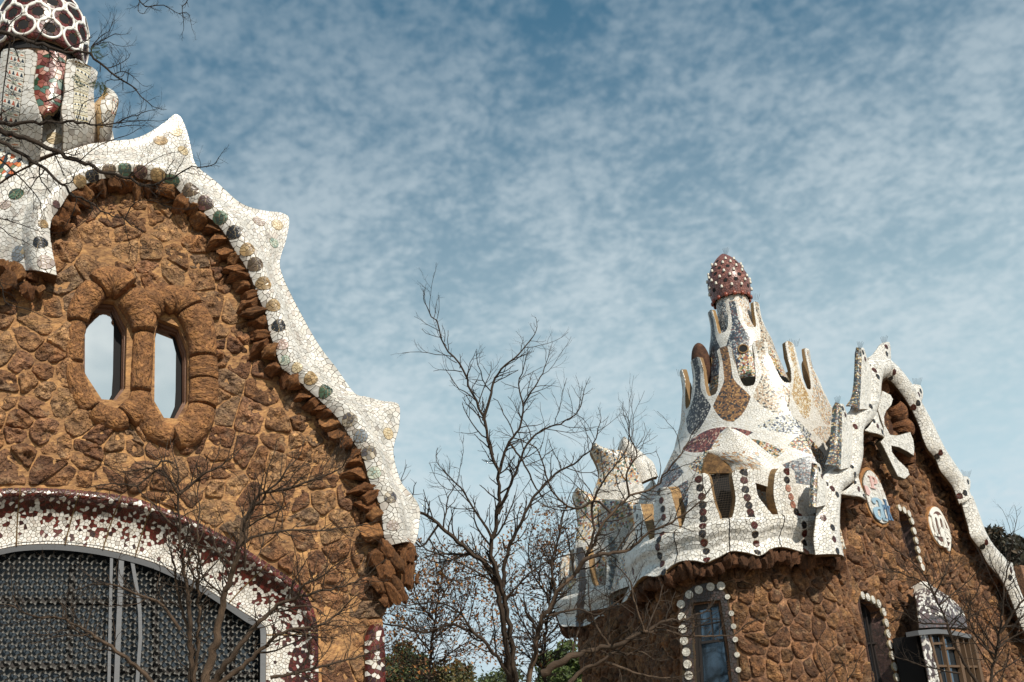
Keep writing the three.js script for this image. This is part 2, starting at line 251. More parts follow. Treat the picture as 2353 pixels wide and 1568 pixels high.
// ---- ribbon surface between two matched curves
function ribbon(A, B, bulge = () => 0, o = {}) {
  const CA = new THREE.CatmullRomCurve3(A, false, 'catmullrom', 0.5), CB = new THREE.CatmullRomCurve3(B, false, 'catmullrom', 0.5), N = o.n ?? 500;
  const a = [], b = [], nr = [], len = [0];
  for (let i = 0; i <= N; i++) { a.push(CA.getPoint(i / N)); b.push(CB.getPoint(i / N)); }
  const mid = (i) => a[i].clone().add(b[i]).multiplyScalar(0.5);
  for (let i = 0; i <= N; i++) { const t = mid(Math.min(N, i + 3)).sub(mid(Math.max(0, i - 3))); const w = b[i].clone().sub(a[i]); const n = t.cross(w).normalize(); if (n.dot(EYE.clone().sub(mid(i))) < 0 !== !!o.back) n.negate(); nr.push(n); }
  if (o.smooth) { for (let q = 0; q < o.smooth; q++) { const c = nr.map((n, i) => nr[Math.max(0, i - 4)].clone().add(nr[Math.min(N, i + 4)]).add(n).normalize()); for (let i = 0; i <= N; i++) nr[i] = c[i]; } }
  for (let i = 1; i <= N; i++) len.push(len[i - 1] + mid(i).distanceTo(mid(i - 1)));
  const L = len[N];
  const idx = (u) => { u = clamp(u, 0, L); let lo = 0, hi = N; while (hi - lo > 1) { const h = (lo + hi) >> 1; if (len[h] <= u) lo = h; else hi = h; } return [lo, (u - len[lo]) / Math.max(1e-9, len[hi] - len[lo])]; };
  const lp = (T, [i, f]) => T[i].clone().lerp(T[i + 1], f);
  const S = { L };
  S.W = (u) => { const k = idx(u); return lp(a, k).distanceTo(lp(b, k)); };
  S.Wmax = 0; for (let i = 0; i <= N; i++) S.Wmax = Math.max(S.Wmax, a[i].distanceTo(b[i]));
  S.pos = (u, v) => { const k = idx(u), p = lp(a, k), q = lp(b, k), w = p.distanceTo(q), f = v / Math.max(w, 1e-6); return p.lerp(q, f).addScaledVector(lp(nr, k), bulge(clamp(f), w, u / L)); };
  S.base = (u) => lp(nr, idx(u));
  S.nrm = (u, v) => { const e = 0.012, p = S.pos(Math.min(L, u + e), v).sub(S.pos(Math.max(0, u - e), v)), q = S.pos(u, v + e).sub(S.pos(u, v - e)); const n = p.cross(q).normalize(); if (n.dot(S.base(u)) < 0) n.negate(); return n; };
  { const u = L / 2, v = S.W(u) / 2, e = 0.01; const p = S.pos(u + e, v).sub(S.pos(u - e, v)), q = S.pos(u, v + e).sub(S.pos(u, v - e)); S.flip = p.cross(q).dot(S.base(u)) < 0; }
  S.holes = [];
  S.mask = (m) => (u, v) => { let d = Math.min(v - (o.lip ?? 0.004), S.W(u) - v - (o.lip ?? 0.004), u, L - u); for (const [hu, hv, hr, g] of S.holes) { const du = u - hu, dv = v - hv; if (Math.abs(du) > hr * 4 || Math.abs(dv) > hr * 4) continue; d = Math.min(d, (g ? Math.hypot(g[0] * du + g[1] * dv, g[2] * du + g[3] * dv) : Math.hypot(du, dv)) - hr); } return m ? Math.min(d, m(u, v)) : d; };
  S.find = (x, y) => { let best = 1e9, r = [0, 0], n1 = 80, n2 = 24; let lo = [0, 0], hi = [1, 1]; for (let it = 0; it < 3; it++) { for (let i = 0; i <= n1; i++) for (let j = 0; j <= n2; j++) { const fu = lo[0] + (hi[0] - lo[0]) * i / n1, fv = lo[1] + (hi[1] - lo[1]) * j / n2, u = fu * L, v = fv * S.W(u), q = toPix(S.pos(u, v)), d = (q[0] - x) ** 2 + (q[1] - y) ** 2; if (d < best) { best = d; r = [fu, fv]; } } const e = 2 / n1 * (hi[0] - lo[0]), f = 2 / n2 * (hi[1] - lo[1]); lo = [Math.max(0, r[0] - e), Math.max(0, r[1] - f)]; hi = [Math.min(1, r[0] + e), Math.min(1, r[1] + f)]; n1 = n2 = 14; } const u = r[0] * L; return [u, r[1] * S.W(u), Math.sqrt(best)]; };
  S.solid = (nu, nv, th, front, side) => {
    const thf = typeof th === 'function' ? th : () => th;
    const f = (s, t) => S.pos(s * L, t * S.W(s * L)), bk = (s, t) => { const u = s * L, v = t * S.W(u); return S.pos(u, v).addScaledVector(o.backDir ?? S.base(u), -thf(s, t)); }, uvm = (s, t) => [s * L, t * S.W(s * L)];
    const g = [grid(nu, nv, f, front, uvm), grid(nu, nv, bk, side, uvm)];
    const strip = (n, P, Q) => g.push(grid(n, 3, (s, t) => P(s).lerp(Q(s), t), side, (s, t) => [s * 2, t * 0.4]));
    strip(nu, (s) => f(s, 0), (s) => bk(s, 0)); strip(nu, (s) => f(s, 1), (s) => bk(s, 1)); strip(nv, (s) => f(0, s), (s) => bk(0, s)); strip(nv, (s) => f(1, s), (s) => bk(1, s));
    return merge(g);
  };
  return S;
}
const pairsQ = (list, dep) => [list.map((p, i) => typeof dep === 'function' ? dep(p[0], p[1], i, 0) : at(p[0], p[1], dep)), list.map((p, i) => typeof dep === 'function' ? dep(p[2], p[3], i, 1) : at(p[2], p[3], dep))];
// a round medallion of glazed shards laid in a surface
const medPal = {
  gold: ['#b58a3c', '#a07a30', '#c09a50', '#8c6a2c'], straw: ['#d8c08a', '#cbb078', '#e0cb9c'], green: ['#1d4a38', '#2a5c44', '#163c34', '#3f6b4a'], black: ['#14161c', '#1c1e26', '#101018'], red: ['#4a1c18', '#5c2420', '#6a2e26', '#3c1614'], slate: ['#7d8894', '#8c98a2', '#6c7884'], pink: ['#d8b8ac', '#e0c8bc', '#c8a294'], brown: ['#5a4020', '#6b4c26', '#4a3418'], mint: ['#a8bca8', '#c8d0b8', '#8aa79a'], dusk: ['#b8a49a', '#a08c82', '#c8b8ae'], wheel: ['#8c8478', '#4c4850', '#b8a88c', '#6c5c4c'], octred: ['#471a16', '#541f1a', '#3a1412'], octblk: ['#1d1c20', '#28272b', '#151418'], octpale: ['#a87868', '#9a6c5c', '#b88c7c'], white: ['#d2cec4', '#dcd8ce', '#c8c4ba']
};
function medallion(S, u, v, r, pal, parent, o = {}) {
  const rnd = mulberry(Math.round((u * 131 + v * 733) * 100) | 1), P = medPal[pal].map((h) => lin(h)).map((k) => pal.startsWith('oct') || pal === 'white' || pal === 'black' ? k : k.map((x) => mix(mix(x, (k[0] + k[1] + k[2]) / 3, 0.3), 0.3, 0.08))), n = o.sides ?? 26, ax = o.ax ?? 1;
  const nn = S.nrm(u, v), e0 = 0.01, Pu = S.pos(u + e0, v).sub(S.pos(u - e0, v)).divideScalar(2 * e0), Pv = S.pos(u, v + e0).sub(S.pos(u, v - e0)).divideScalar(2 * e0);
  const a11 = Pu.length(), x1 = Pu.clone().divideScalar(a11), y1 = nn.clone().cross(x1), a12 = Pv.dot(x1), a22 = Pv.dot(y1), det = a11 * a22;   // x = a11 du + a12 dv, y = a22 dv
  S.holes.push([u, v, r * 1.03, [a11, a12, 0, a22]]);
  const bag = new Bag(), groutC = vary(lin(o.grout ?? '#b8a582'), 0.8), uvOf = (x, y) => { const dv = y / a22; return [u + (x - a12 * dv) / a11, v + dv]; }, put = (x, y, h) => { const [p, q] = uvOf(x, y); return S.pos(p, q).addScaledVector(S.nrm(p, q), h); };
  const ring = []; for (let k = 0; k < n; k++) { const a = 6.2832 * k / n + (o.turn ?? 0.2); ring.push([r * Math.cos(a) * ax, r * Math.sin(a)]); }
  const flip = V().subVectors(put(r, 0, 0), put(0, 0, 0)).cross(V().subVectors(put(0, r, 0), put(0, 0, 0))).dot(nn) < 0;
  const T = (a, b, c, col) => flip ? bag.tri(a, c, b, col, [0, 0], [0, 0], [0, 0]) : bag.tri(a, b, c, col, [0, 0], [0, 0], [0, 0]);
  const h0 = o.h ?? 0.012, cc = put(0, 0, h0);
  for (let k = 0; k < n; k++) { const a = ring[k], b = ring[(k + 1) % n]; T(cc, put(a[0], a[1], h0), put(b[0], b[1], h0), groutC); T(put(a[0], a[1], h0), put(a[0], a[1], -0.02), put(b[0], b[1], -0.02), groutC); T(put(a[0], a[1], h0), put(b[0], b[1], -0.02), put(b[0], b[1], h0), groutC); }
  const S2 = { pos: (x, y) => put(x, y, h0), nrm: (x, y) => S.nrm(...uvOf(x, y)) };
  if (o.pie) { for (let k = 0; k < n; k++) { const a = ring[k], b = ring[(k + 1) % n], q = 0.96; const e = 0.05; const pts = [[mix(0, (a[0] + b[0]) / 2, e * 2), mix(0, (a[1] + b[1]) / 2, e * 2)], [mix(a[0], b[0], e) * q, mix(a[1], b[1], e) * q], [mix(b[0], a[0], e) * q, mix(b[1], a[1], e) * q]]; shard({ c: [(pts[0][0] + pts[1][0] + pts[2][0]) / 3, (pts[0][1] + pts[1][1] + pts[2][1]) / 3], P: pts, area: r * r * 0.2, r: rnd(), r2: rnd(), r3: rnd() }, S2, 0.008, vary(P[Math.floor(rnd() * P.length)], 0.8 + 0.4 * rnd()), bag); } }
  else for (const c of cells({ u0: -r, u1: r, v0: -r, v1: r, size: r * (o.cell ?? 0.5), gap: r * (o.gap ?? 0.07), seed: Math.floor(rnd() * 1e6), jit: 0.45, m: (x, y) => r * 0.97 - Math.hypot(x / ax, y) })) shard(c, S2, 0.008, vary(P[Math.floor(rnd() * P.length)], 0.8 + 0.4 * rnd()), bag);
  return part('medallion', bag.geo(), o.mat ?? M.tile, parent);
}
// ---- boulders: a few shared shapes
function boulder(seed) {
  const g = mergeVertices(new THREE.IcosahedronGeometry(1, 7).deleteAttribute('uv').deleteAttribute('normal')), P = g.attributes.position, rnd = mulberry(seed), cuts = [];
  for (let k = 0; k < 14; k++) { const d = V(rnd() - 0.5, rnd() - 0.5, rnd() - 0.5).normalize(); cuts.push([d, 0.45 + 0.42 * rnd()]); }
  for (let i = 0; i < P.count; i++) { const p = V(P.getX(i), P.getY(i), P.getZ(i)); for (const [d, w] of cuts) { const e = p.dot(d) - w; if (e > 0) p.addScaledVector(d, -e); } const f = 1.15 + 0.2 * fbm3(p.x * 2.6 + seed * 3, p.y * 2.6, p.z * 2.6, 5); p.multiplyScalar(f); P.setXYZ(i, p.x, p.y, p.z); }
  g.computeVertexNormals();
  return paint(g, (x, y, z) => { const f = 0.85 + 0.7 * fbm3(x * 2 + seed, y * 2, z * 2, 4); return [f, f, f]; });
}
const BOULD = [1, 2, 3, 4, 5, 6, 7].map(boulder);
const rockMats = ['#b98252', '#a87245', '#c58f5c', '#96683f', '#b07a4c'].map((h) => { const m = new THREE.MeshStandardMaterial({ vertexColors: true, color: new THREE.Color(h), roughness: 0.95, map: stoneMap, bumpMap: stoneBump, bumpScale: 0.03 }); return m; });
const rockMatsR = ['#96694a', '#865c3e', '#a07250', '#7c563a', '#8e6446'].map((h) => { const m = new THREE.MeshStandardMaterial({ vertexColors: true, color: new THREE.Color(h), roughness: 0.95, map: stoneMap, bumpMap: stoneBump, bumpScale: 0.03 }); return m; });
function rock(name, p, ax, ay, az, sx, sy, sz, rnd, mats, parent) {
  const m = new THREE.Mesh(BOULD[Math.floor(rnd() * BOULD.length)], mats[Math.floor(rnd() * mats.length)]); m.name = name; m.castShadow = m.receiveShadow = true;
  const B = new THREE.Matrix4().makeBasis(ax.clone().normalize(), ay.clone().normalize(), az.clone().normalize());
  m.quaternion.setFromRotationMatrix(B); m.quaternion.multiply(new THREE.Quaternion().setFromEuler(new THREE.Euler((rnd() - 0.5) * 0.5, Math.floor(rnd() * 4) * 1.571 * 0 + (rnd() - 0.5) * 0.5, (rnd() - 0.5) * 0.5)));
  m.scale.set(sx, sy, sz); let root = parent; while (root.parent && root.parent !== scene) root = root.parent;
  m.position.copy(p).sub(root.position); parent.add(m); return m;
}
function frameBasis(d, n) { const y = d.clone().normalize(), z = n.clone().addScaledVector(y, -n.dot(y)).normalize(), x = y.clone().cross(z); return [x, y, z]; }
function tube(pts, rad, seg = 6, col = [1, 1, 1], curve = true, nseg) { // tapered tube, rad(t)
  const n = nseg ?? Math.max(2, (pts.length - 1) * (curve ? 4 : 1)), C = curve && pts.length > 2 ? new THREE.CatmullRomCurve3(pts, false, 'centripetal') : null, p = [], c = [], uv = [], ix = [];
  const P = []; for (let i = 0; i <= n; i++) P.push(C ? C.getPoint(i / n) : (() => { const f = i / n * (pts.length - 1), k = Math.min(pts.length - 2, Math.floor(f)); return pts[k].clone().lerp(pts[k + 1], f - k); })());
  let x = null; let acc = 0;
  for (let i = 0; i <= n; i++) {
    const t = P[Math.min(n, i + 1)].clone().sub(P[Math.max(0, i - 1)]).normalize(); if (!x) x = (Math.abs(t.y) < 0.9 ? V(0, 1, 0) : V(1, 0, 0)).cross(t).normalize(); else x.addScaledVector(t, -x.dot(t)).normalize(); const y = t.clone().cross(x), r = rad(i / n);
    if (i) acc += P[i].distanceTo(P[i - 1]);
    for (let k = 0; k <= seg; k++) { const a = 6.2832 * k / seg, q = P[i].clone().addScaledVector(x, r * Math.cos(a)).addScaledVector(y, r * Math.sin(a)); p.push(q.x, q.y, q.z); const cc = typeof col === 'function' ? col(i / n, q) : col; c.push(...cc); uv.push(k / seg * 0.9, acc); }
  }
  for (let i = 0; i < n; i++) for (let k = 0; k < seg; k++) { const a = i * (seg + 1) + k; ix.push(a, a + 1, a + seg + 2, a, a + seg + 2, a + seg + 1); }
  const g = new THREE.BufferGeometry(); g.setAttribute('position', new THREE.Float32BufferAttribute(p, 3)); g.setAttribute('color', new THREE.Float32BufferAttribute(c, 3)); g.setAttribute('uv', new THREE.Float32BufferAttribute(uv, 2)); g.setIndex(ix); g.computeVertexNormals(); return g;
}
// a box between two points with width along w and depth along d
function beam(a, b, wv, dv, col = [1, 1, 1]) {
  const g = new THREE.BoxGeometry(1, 1, 1), t = b.clone().sub(a), l = t.length(); t.normalize();
  const W = wv.length(), Dp = dv.length(), z = dv.clone().normalize(), y = t, x = y.clone().cross(z).normalize(); const z2 = x.clone().cross(y);
  g.scale(W, l, Dp); g.applyMatrix4(new THREE.Matrix4().makeBasis(x, y, z2).setPosition(a.clone().add(b).multiplyScalar(0.5))); return paint(g, col);
}
// polygon on a wall plane -> extruded slab
function slab(pl, poly, off, th, holes = [], bev = 0) {
  const sh = new THREE.Shape(poly.map((p) => new THREE.Vector2(p[0], p[1]))); for (const h of holes) sh.holes.push(new THREE.Path(h.map((p) => new THREE.Vector2(p[0], p[1]))));
  const g = new THREE.ExtrudeGeometry(sh, { depth: th, bevelEnabled: bev > 0, bevelSize: bev, bevelThickness: bev, bevelSegments: 2 });
  const B = new THREE.Matrix4().makeBasis(pl.u, V(0, 1, 0), pl.u.clone().cross(V(0, 1, 0))); const out = pl.u.clone().cross(V(0, 1, 0)).dot(pl.n) > 0;
  const P = g.attributes.position; for (let i = 0; i < P.count; i++) { const s = P.getX(i), t = P.getY(i), z = P.getZ(i); const q = onPl(pl, s, t, off - th + z); P.setXYZ(i, q.x, q.y, q.z); }
  if (!out) { const a = P.array; for (let i = 0; i < P.count; i += 3) for (let k = 0; k < 3; k++) { const t = a[(i + 1) * 3 + k]; a[(i + 1) * 3 + k] = a[(i + 2) * 3 + k]; a[(i + 2) * 3 + k] = t; } }
  g.computeVertexNormals(); return g;
}
const smoothClosed = (pts, n = 80) => { const C = new THREE.CatmullRomCurve3(pts.map((p) => V(p[0], p[1], 0)), true, 'centripetal'); return C.getPoints(n).slice(0, n).map((p) => [p.x, p.y]); };
function polySdf(poly) { // signed distance, positive inside
  return (x, y) => { let d = 1e9, s = -1; for (let i = 0, j = poly.length - 1; i < poly.length; j = i++) { const [xi, yi] = poly[i], [xj, yj] = poly[j]; const ex = xj - xi, ey = yj - yi, wx = x - xi, wy = y - yi, t = clamp((wx * ex + wy * ey) / (ex * ex + ey * ey || 1)); d = Math.min(d, Math.hypot(wx - ex * t, wy - ey * t)); if ((yi > y) !== (yj > y) && x < (xj - xi) * (y - yi) / (yj - yi) + xi) s = -s; } return s * d; };
}
const planeSurf = (pl, off = 0) => ({ pos: (s, t) => onPl(pl, s, t, off), nrm: () => pl.n.clone(), flip: pl.u.clone().cross(V(0, 1, 0)).dot(pl.n) < 0, mask: (m) => m, holes: [] });

// ---------------------------------------------------------------- ground
{
  const g = new THREE.PlaneGeometry(3000, 3000, 1, 1); g.rotateX(-Math.PI / 2); const uv = g.attributes.uv; for (let i = 0; i < uv.count; i++) uv.setXY(i, uv.getX(i) * 900, uv.getY(i) * 900);
  M.ground.map = stoneMap; M.ground.bumpMap = stoneBump; M.ground.bumpScale = 0.01;
  const m = new THREE.Mesh(g, M.ground); m.name = 'ground'; m.receiveShadow = true; scene.add(m); m.userData.kind = 'structure'; m.userData.label = 'sandy beige ground of the forecourt between the two gatehouses';
}
const whiteTones = ['#efece5', '#e9e5dc', '#f2f0ea', '#e4dfd4', '#ebe8e1', '#d9d2c8', '#e6e0d8', '#cdc4ba', '#f0ede6'].map(lin);
const whitePick = (r, r2) => vary(whiteTones[Math.floor(r * r * 7 + r2 * 2)], r2 > 0.9 ? 0.62 : 0.76 + 0.14 * r);
const stoneTones = ['#b4825a', '#a57448', '#c0905e', '#b07c4e', '#c89a68', '#996a46', '#b98858', '#be8852', '#a88664'].map(lin);
const stonePick = (r, r2) => { const k = vary(stoneTones[Math.floor(r * 8.99)], 0.78 + 0.42 * r2), g = (k[0] + k[1] + k[2]) / 3; return k.map((x) => mix(x, g, 0.14)); };
const mortarCol = (s, t, q) => { const f = 0.92 + 0.35 * fbm3(q.x * 1.3, q.y * 1.3, q.z * 1.3, 3); return vary(lin('#cda070'), f); };
const groutCol = lin('#5c4630'), groutGrey = lin('#6b6252'), cream = lin('#b99a70');

// ================================================================ LEFT GATEHOUSE
const LP = wallPlane(at(310, 830, 16), 60, 150);
const L = (x, y, off = 0) => st(LP, x, y, off);
const gateL = thing('gatehouse', onPl(LP, 0, 0), 'near gatehouse at the left with two octagonal windows and a large mosaic arch', 'gatehouse');
{
  // ---- wall with openings
  const wallQ = [[-420, 700], [60, 610], [112, 540], [116, 508], [141, 472], [182, 428], [234, 408], [300, 402], [366, 412], [424, 450], [513, 518], [566, 600], [612, 715], [648, 846], [737, 915], [815, 1010], [866, 1135], [890, 1250], [892, 1330]];
  const wall = wallQ.map((p) => L(...p)); const rEdge = L(878, 1400)[0]; wall.push([rEdge + 0.12, L(880, 1390)[1]], [rEdge, L(878, 1420)[1]], [rEdge, 0], [L(-420, 1400)[0], 0]);
  const win1 = [[190, 727], [214, 698], [259, 703], [288, 757], [284, 900], [262, 928], [230, 926], [188, 862]].map((p) => L(...p, -0.16));
  const win2 = [[352, 772], [361, 742], [407, 760], [427, 812], [426, 930], [402, 970], [372, 968], [350, 930]].map((p) => L(...p, -0.16));
  const archIn = [[-300, 1330], [-80, 1275], [0, 1260], [49, 1251], [122, 1248], [195, 1254], [268, 1267], [342, 1287], [391, 1307], [452, 1337], [513, 1376], [574, 1414], [604, 1435], [612, 1450]].map((p) => L(...p, -0.1));
  const archWall = [[-300, 1205], [-80, 1152], [0, 1134], [60, 1132], [150, 1135], [235, 1143], [308, 1156], [375, 1178], [435, 1203], [512, 1244], [590, 1293], [668, 1347], [702, 1390], [718, 1440]].map((p) => L(...p));
  const archOpen = [...archWall, [archWall[archWall.length - 1][0], 0.001], [archWall[0][0], 0.001]];
  const wallGeo = slab(LP, wall, 0, 0.55, [win1.slice().reverse(), win2.slice().reverse(), archOpen.slice().reverse().map(([s, t]) => [s, Math.max(t, 0.02)])]);
  const wallMesh = part('wall', paint(wallGeo, (x, y, z) => mortarCol(0, 0, { x, y, z })), M.mortar, gateL);
  // ---- dark rooms behind the openings
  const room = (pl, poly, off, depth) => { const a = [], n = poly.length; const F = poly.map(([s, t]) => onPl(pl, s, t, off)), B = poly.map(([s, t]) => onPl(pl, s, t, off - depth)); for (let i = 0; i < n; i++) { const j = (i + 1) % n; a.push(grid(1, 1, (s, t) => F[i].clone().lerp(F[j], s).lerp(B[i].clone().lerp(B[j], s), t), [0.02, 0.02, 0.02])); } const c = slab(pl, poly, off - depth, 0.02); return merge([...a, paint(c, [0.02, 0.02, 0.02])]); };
  // ---- windows: reveal, octagonal wooden frame, mirror-bright pane
  const glassQ = [[[217, 703], [238, 706], [254, 720], [261, 742], [259, 860], [256, 908], [250, 920], [236, 922], [206, 896], [187, 862], [188, 800], [195, 727]], [[361, 758], [380, 762], [396, 780], [404, 812], [403, 900], [401, 935], [390, 962], [376, 966], [362, 955], [349, 930], [349, 800], [350, 775]]];
  for (const [poly, gi] of [[win1, 0], [win2, 1]]) {
    const c = poly.reduce((a, p) => [a[0] + p[0] / 8, a[1] + p[1] / 8], [0, 0]), sc = (k) => poly.map((p) => [c[0] + (p[0] - c[0]) * k, c[1] + (p[1] - c[1]) * (1 - (1 - k) * 0.55)]);
    const inner = (m) => poly.map((p) => { const d = [p[0] - c[0], p[1] - c[1]], l = Math.hypot(...d); return [c[0] + d[0] * (1 - m / l), c[1] + d[1] * (1 - m / l)]; });
    const w = new THREE.Group(); w.name = 'window'; gateL.add(w);
    const o1 = inner(-0.012), i1 = inner(0.035), i2 = inner(0.03), i3 = inner(0.085);
    part('frame', paint(slab(LP, o1, -0.13, 0.09, [i1.slice().reverse()], 0.008), [1, 1, 1]), M.wood, w);
    part('frame', paint(slab(LP, i2, -0.20, 0.10, [inner(0.062).slice().reverse()], 0.006), [1, 1, 1]), M.wood, w);
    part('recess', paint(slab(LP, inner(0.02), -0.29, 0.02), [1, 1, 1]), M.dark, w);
    part('pane', paint(slab(LP, glassQ[gi].map((p) => L(p[0], p[1], -0.27)), -0.27, 0.012), [1, 1, 1]), M.mirror, w);
  }
  // ---- rolled stones around the windows
  const surroundPts = (list, off) => list.map(([x, y, r]) => ({ p: hit(LP, x, y, off), r: r * 16 / 2353 }));
  const roll = (list, off, seed, n = 18) => {
    const pts = surroundPts(list, off), C = new THREE.CatmullRomCurve3(pts.map((q) => q.p), false, 'centripetal'), rr = (t) => { const f = t * (pts.length - 1), k = Math.min(pts.length - 2, Math.floor(f)); const r = mix(pts[k].r, pts[k + 1].r, f - k) * 1.05; return r * (0.94 + 0.06 * Math.pow(Math.sin(Math.PI * clamp(t, 0.02, 0.98)), 0.35)); };
    const tone = vary(lin('#b08054'), 0.92 + 0.2 * mulberry(seed)()), nn = 22, seg = 22;
    const g = grid(seg, nn, (a, t) => { const p = C.getPoint(t), tan = C.getTangent(t), x = LP.n.clone().cross(tan).normalize(), r = rr(t), A = 6.2832 * a; const end = Math.min(1, Math.sqrt(Math.max(0, 1 - Math.pow(Math.abs(2 * t - 1), 40)))); const q = p.addScaledVector(x, Math.cos(A) * r * end).addScaledVector(LP.n, Math.sin(A) * r * 0.95 * end); const k = fbm3(q.x * 7, q.y * 7, q.z * 7, 4); return q.addScaledVector(x, Math.cos(A) * k * 0.014).addScaledVector(LP.n, Math.sin(A) * k * 0.014); }, (s, t, q) => vary(tone, 1.0 + 0.6 * fbm3(q.x * 5, q.y * 5, q.z * 5, 4)), (s, t) => [s * 0.9, t * 0.6]);
    part('surround_stone', g, M.stone, gateL);
  };
  roll([[178, 742, 21], [184, 712, 25], [202, 684, 29], [222, 664, 31]], 0.02, 3);
  roll([[222, 662, 32], [246, 650, 37], [270, 652, 37], [292, 668, 35]], 0.05, 4);
  roll([[292, 678, 33], [312, 698, 37], [326, 728, 32], [330, 766, 24]], 0.07, 5);
  roll([[368, 690, 30], [346, 698, 36], [332, 724, 30]], 0.06, 6);
  roll([[366, 706, 29], [394, 688, 33], [424, 698, 35], [436, 712, 35]], 0.05, 7);
  roll([[434, 710, 35], [454, 744, 35], [464, 786, 32], [466, 826, 30]], 0.05, 8);
  roll([[466, 824, 31], [468, 850, 32], [468, 876, 32]], 0.05, 9);
  roll([[468, 874, 32], [468, 905, 32], [464, 936, 31]], 0.04, 10);
  roll([[465, 934, 31], [454, 968, 33], [428, 1000, 31], [398, 1010, 28]], 0.04, 11);
  roll([[330, 764, 22], [327, 830, 22], [323, 904, 22]], 0.03, 12);
  roll([[323, 902, 22], [320, 926, 26], [306, 948, 30], [288, 962, 28]], 0.02, 13);
  roll([[212, 940, 21], [236, 956, 25], [268, 966, 26], [292, 962, 24]], 0.0, 14);
  roll([[328, 930, 22], [338, 960, 25], [356, 990, 26], [400, 1008, 28]], 0.0, 15);
  roll([[178, 738, 18], [172, 790, 19], [171, 836, 18]], -0.01, 16); roll([[171, 834, 18], [176, 880, 20], [192, 916, 21], [214, 942, 21]], -0.01, 17);
  // ---- field stones
  const sdWall = polySdf(wall), sdA = polySdf([...[[-300, 1180], [-80, 1140], [0, 1118], [60, 1117], [150, 1120], [235, 1127], [310, 1141], [380, 1164], [440, 1188], [520, 1229], [600, 1279], [680, 1334], [720, 1384], [734, 1440]].map((p) => L(...p)), [L(734, 1440)[0], 0], [L(-300, 1180)[0], 0]]);
  const sdW = polySdf(smoothClosed([[174, 770], [172, 705], [205, 662], [262, 634], [330, 672], [400, 668], [455, 697], [486, 760], [492, 870], [478, 955], [430, 1000], [350, 992], [290, 972], [222, 958], [180, 865]].map((p) => L(...p)), 60));
  const wallS = planeSurf(LP, -0.018);
  const mWall = (s, t) => Math.min(sdWall(s, t) - 0.03, -sdA(s, t) - 0.015, -sdW(s, t));
  const s0 = Math.min(...wall.map((p) => p[0])), s1 = Math.max(...wall.map((p) => p[0])), t1 = Math.max(...wall.map((p) => p[1]));
  const cs = cells({ u0: Math.max(s0, L(-60, 800)[0]), u1: s1, v0: L(300, 1640)[1], v1: t1, size: 0.345, gap: 0.022, seed: 21, drop: 0.28, jit: 0.48, m: mWall, ax: 1.05 });
  pieces(cs.map((c) => ({ p: wallS.pos(...c.c), area: c.area, make: () => ruggedStone(c, wallS, 0.054, stonePick(c.r, c.r2), { n: 28, tilt: 0.34, freq: 5.5, amp: 1.25, round: 1, lev: [[1.0, -0.3], [0.995, 0.3], [0.965, 0.72], [0.86, 0.95], [0.66, 1.0], [0.42, 1.05], [0.2, 1.05]] }) })), 'stone', 'loose_stones', M.stone, wallMesh);
  // ---- stone slivers in the wide joints
  // ---- coping: the white mosaic ridge with its upswept points
  const cop = [
    [131, 634, -30, 606], [125, 600, -50, 560], [119, 570, -60, 520], [115, 538, -40, 470], [118, 508, 0, 425], [141, 474, 60, 388], [164, 442, 125, 358], [205, 422, 195, 334], [234, 413, 250, 325],
    [278, 409, 311, 318], [315, 411, 352, 299], [345, 415, 384, 277], [366, 419, 402, 263], [388, 426, 417, 273], [404, 434, 431, 308], [415, 446, 440, 346], [425, 459, 452, 381], [448, 476, 498, 419], [469, 493, 542, 459],
    [500, 519, 573, 476], [520, 545, 612, 485], [541, 580, 648, 490], [563, 613, 664, 504], [578, 645, 658, 548], [588, 672, 643, 600], [596, 692, 650, 636], [610, 724, 672, 684], [618, 762, 694, 726], [632, 806, 722, 776],
    [646, 846, 748, 815], [662, 858, 772, 845], [697, 889, 814, 903], [734, 921, 842, 912], [752, 939, 880, 922], [770, 957, 906, 925], [790, 985, 918, 936], [808, 1012, 917, 980], [822, 1034, 905, 1025], [834, 1058, 905, 1050],
    [846, 1102, 912, 1080], [855, 1120, 924, 1112], [864, 1140, 950, 1142], [875, 1178, 964, 1168], [879, 1212, 964, 1200], [882, 1236, 958, 1238], [896, 1254, 952, 1251]];
  const lobe = (i) => clamp((9 - i) / 7);
  const [cA, cB] = pairsQ(cop, (x, y, i, side) => hit(LP, x, y, side ? mix(0.06, -0.25, lobe(i)) : mix(0.30, 0.34, lobe(i))));
  const copS = ribbon(cA, cB, (f, w, t) => { const d = Math.max(0, f * w); const k = Math.min(1, d / 0.5); return 0.17 * Math.sin(Math.PI * Math.pow(k, 0.8)) * (d < 0.5 ? 1 : 0) - 0.05 * sstep(0.4, 0.8, d) * Math.sin(Math.PI * clamp((d - 0.5) / Math.max(0.1, w - 0.5))); }, { smooth: 6, n: 700, backDir: LP.n });
  const coping = part('coping', copS.solid(420, 26, 0.32, (s, t, q) => vary(groutCol, 0.9 + 0.5 * fbm3(q.x * 3, q.y * 3, q.z * 3, 3)), lin('#7a5a3a')), M.grout, gateL);
  const med = (S, par) => (x, y, pal, rq, o) => { const [u, v] = S.find(x, y), d = toPix(S.pos(u, v))[2]; medallion(S, u, v, (rq ?? 15.2) * d / 2353, pal, par, o); };
  const cm = med(copS, coping);
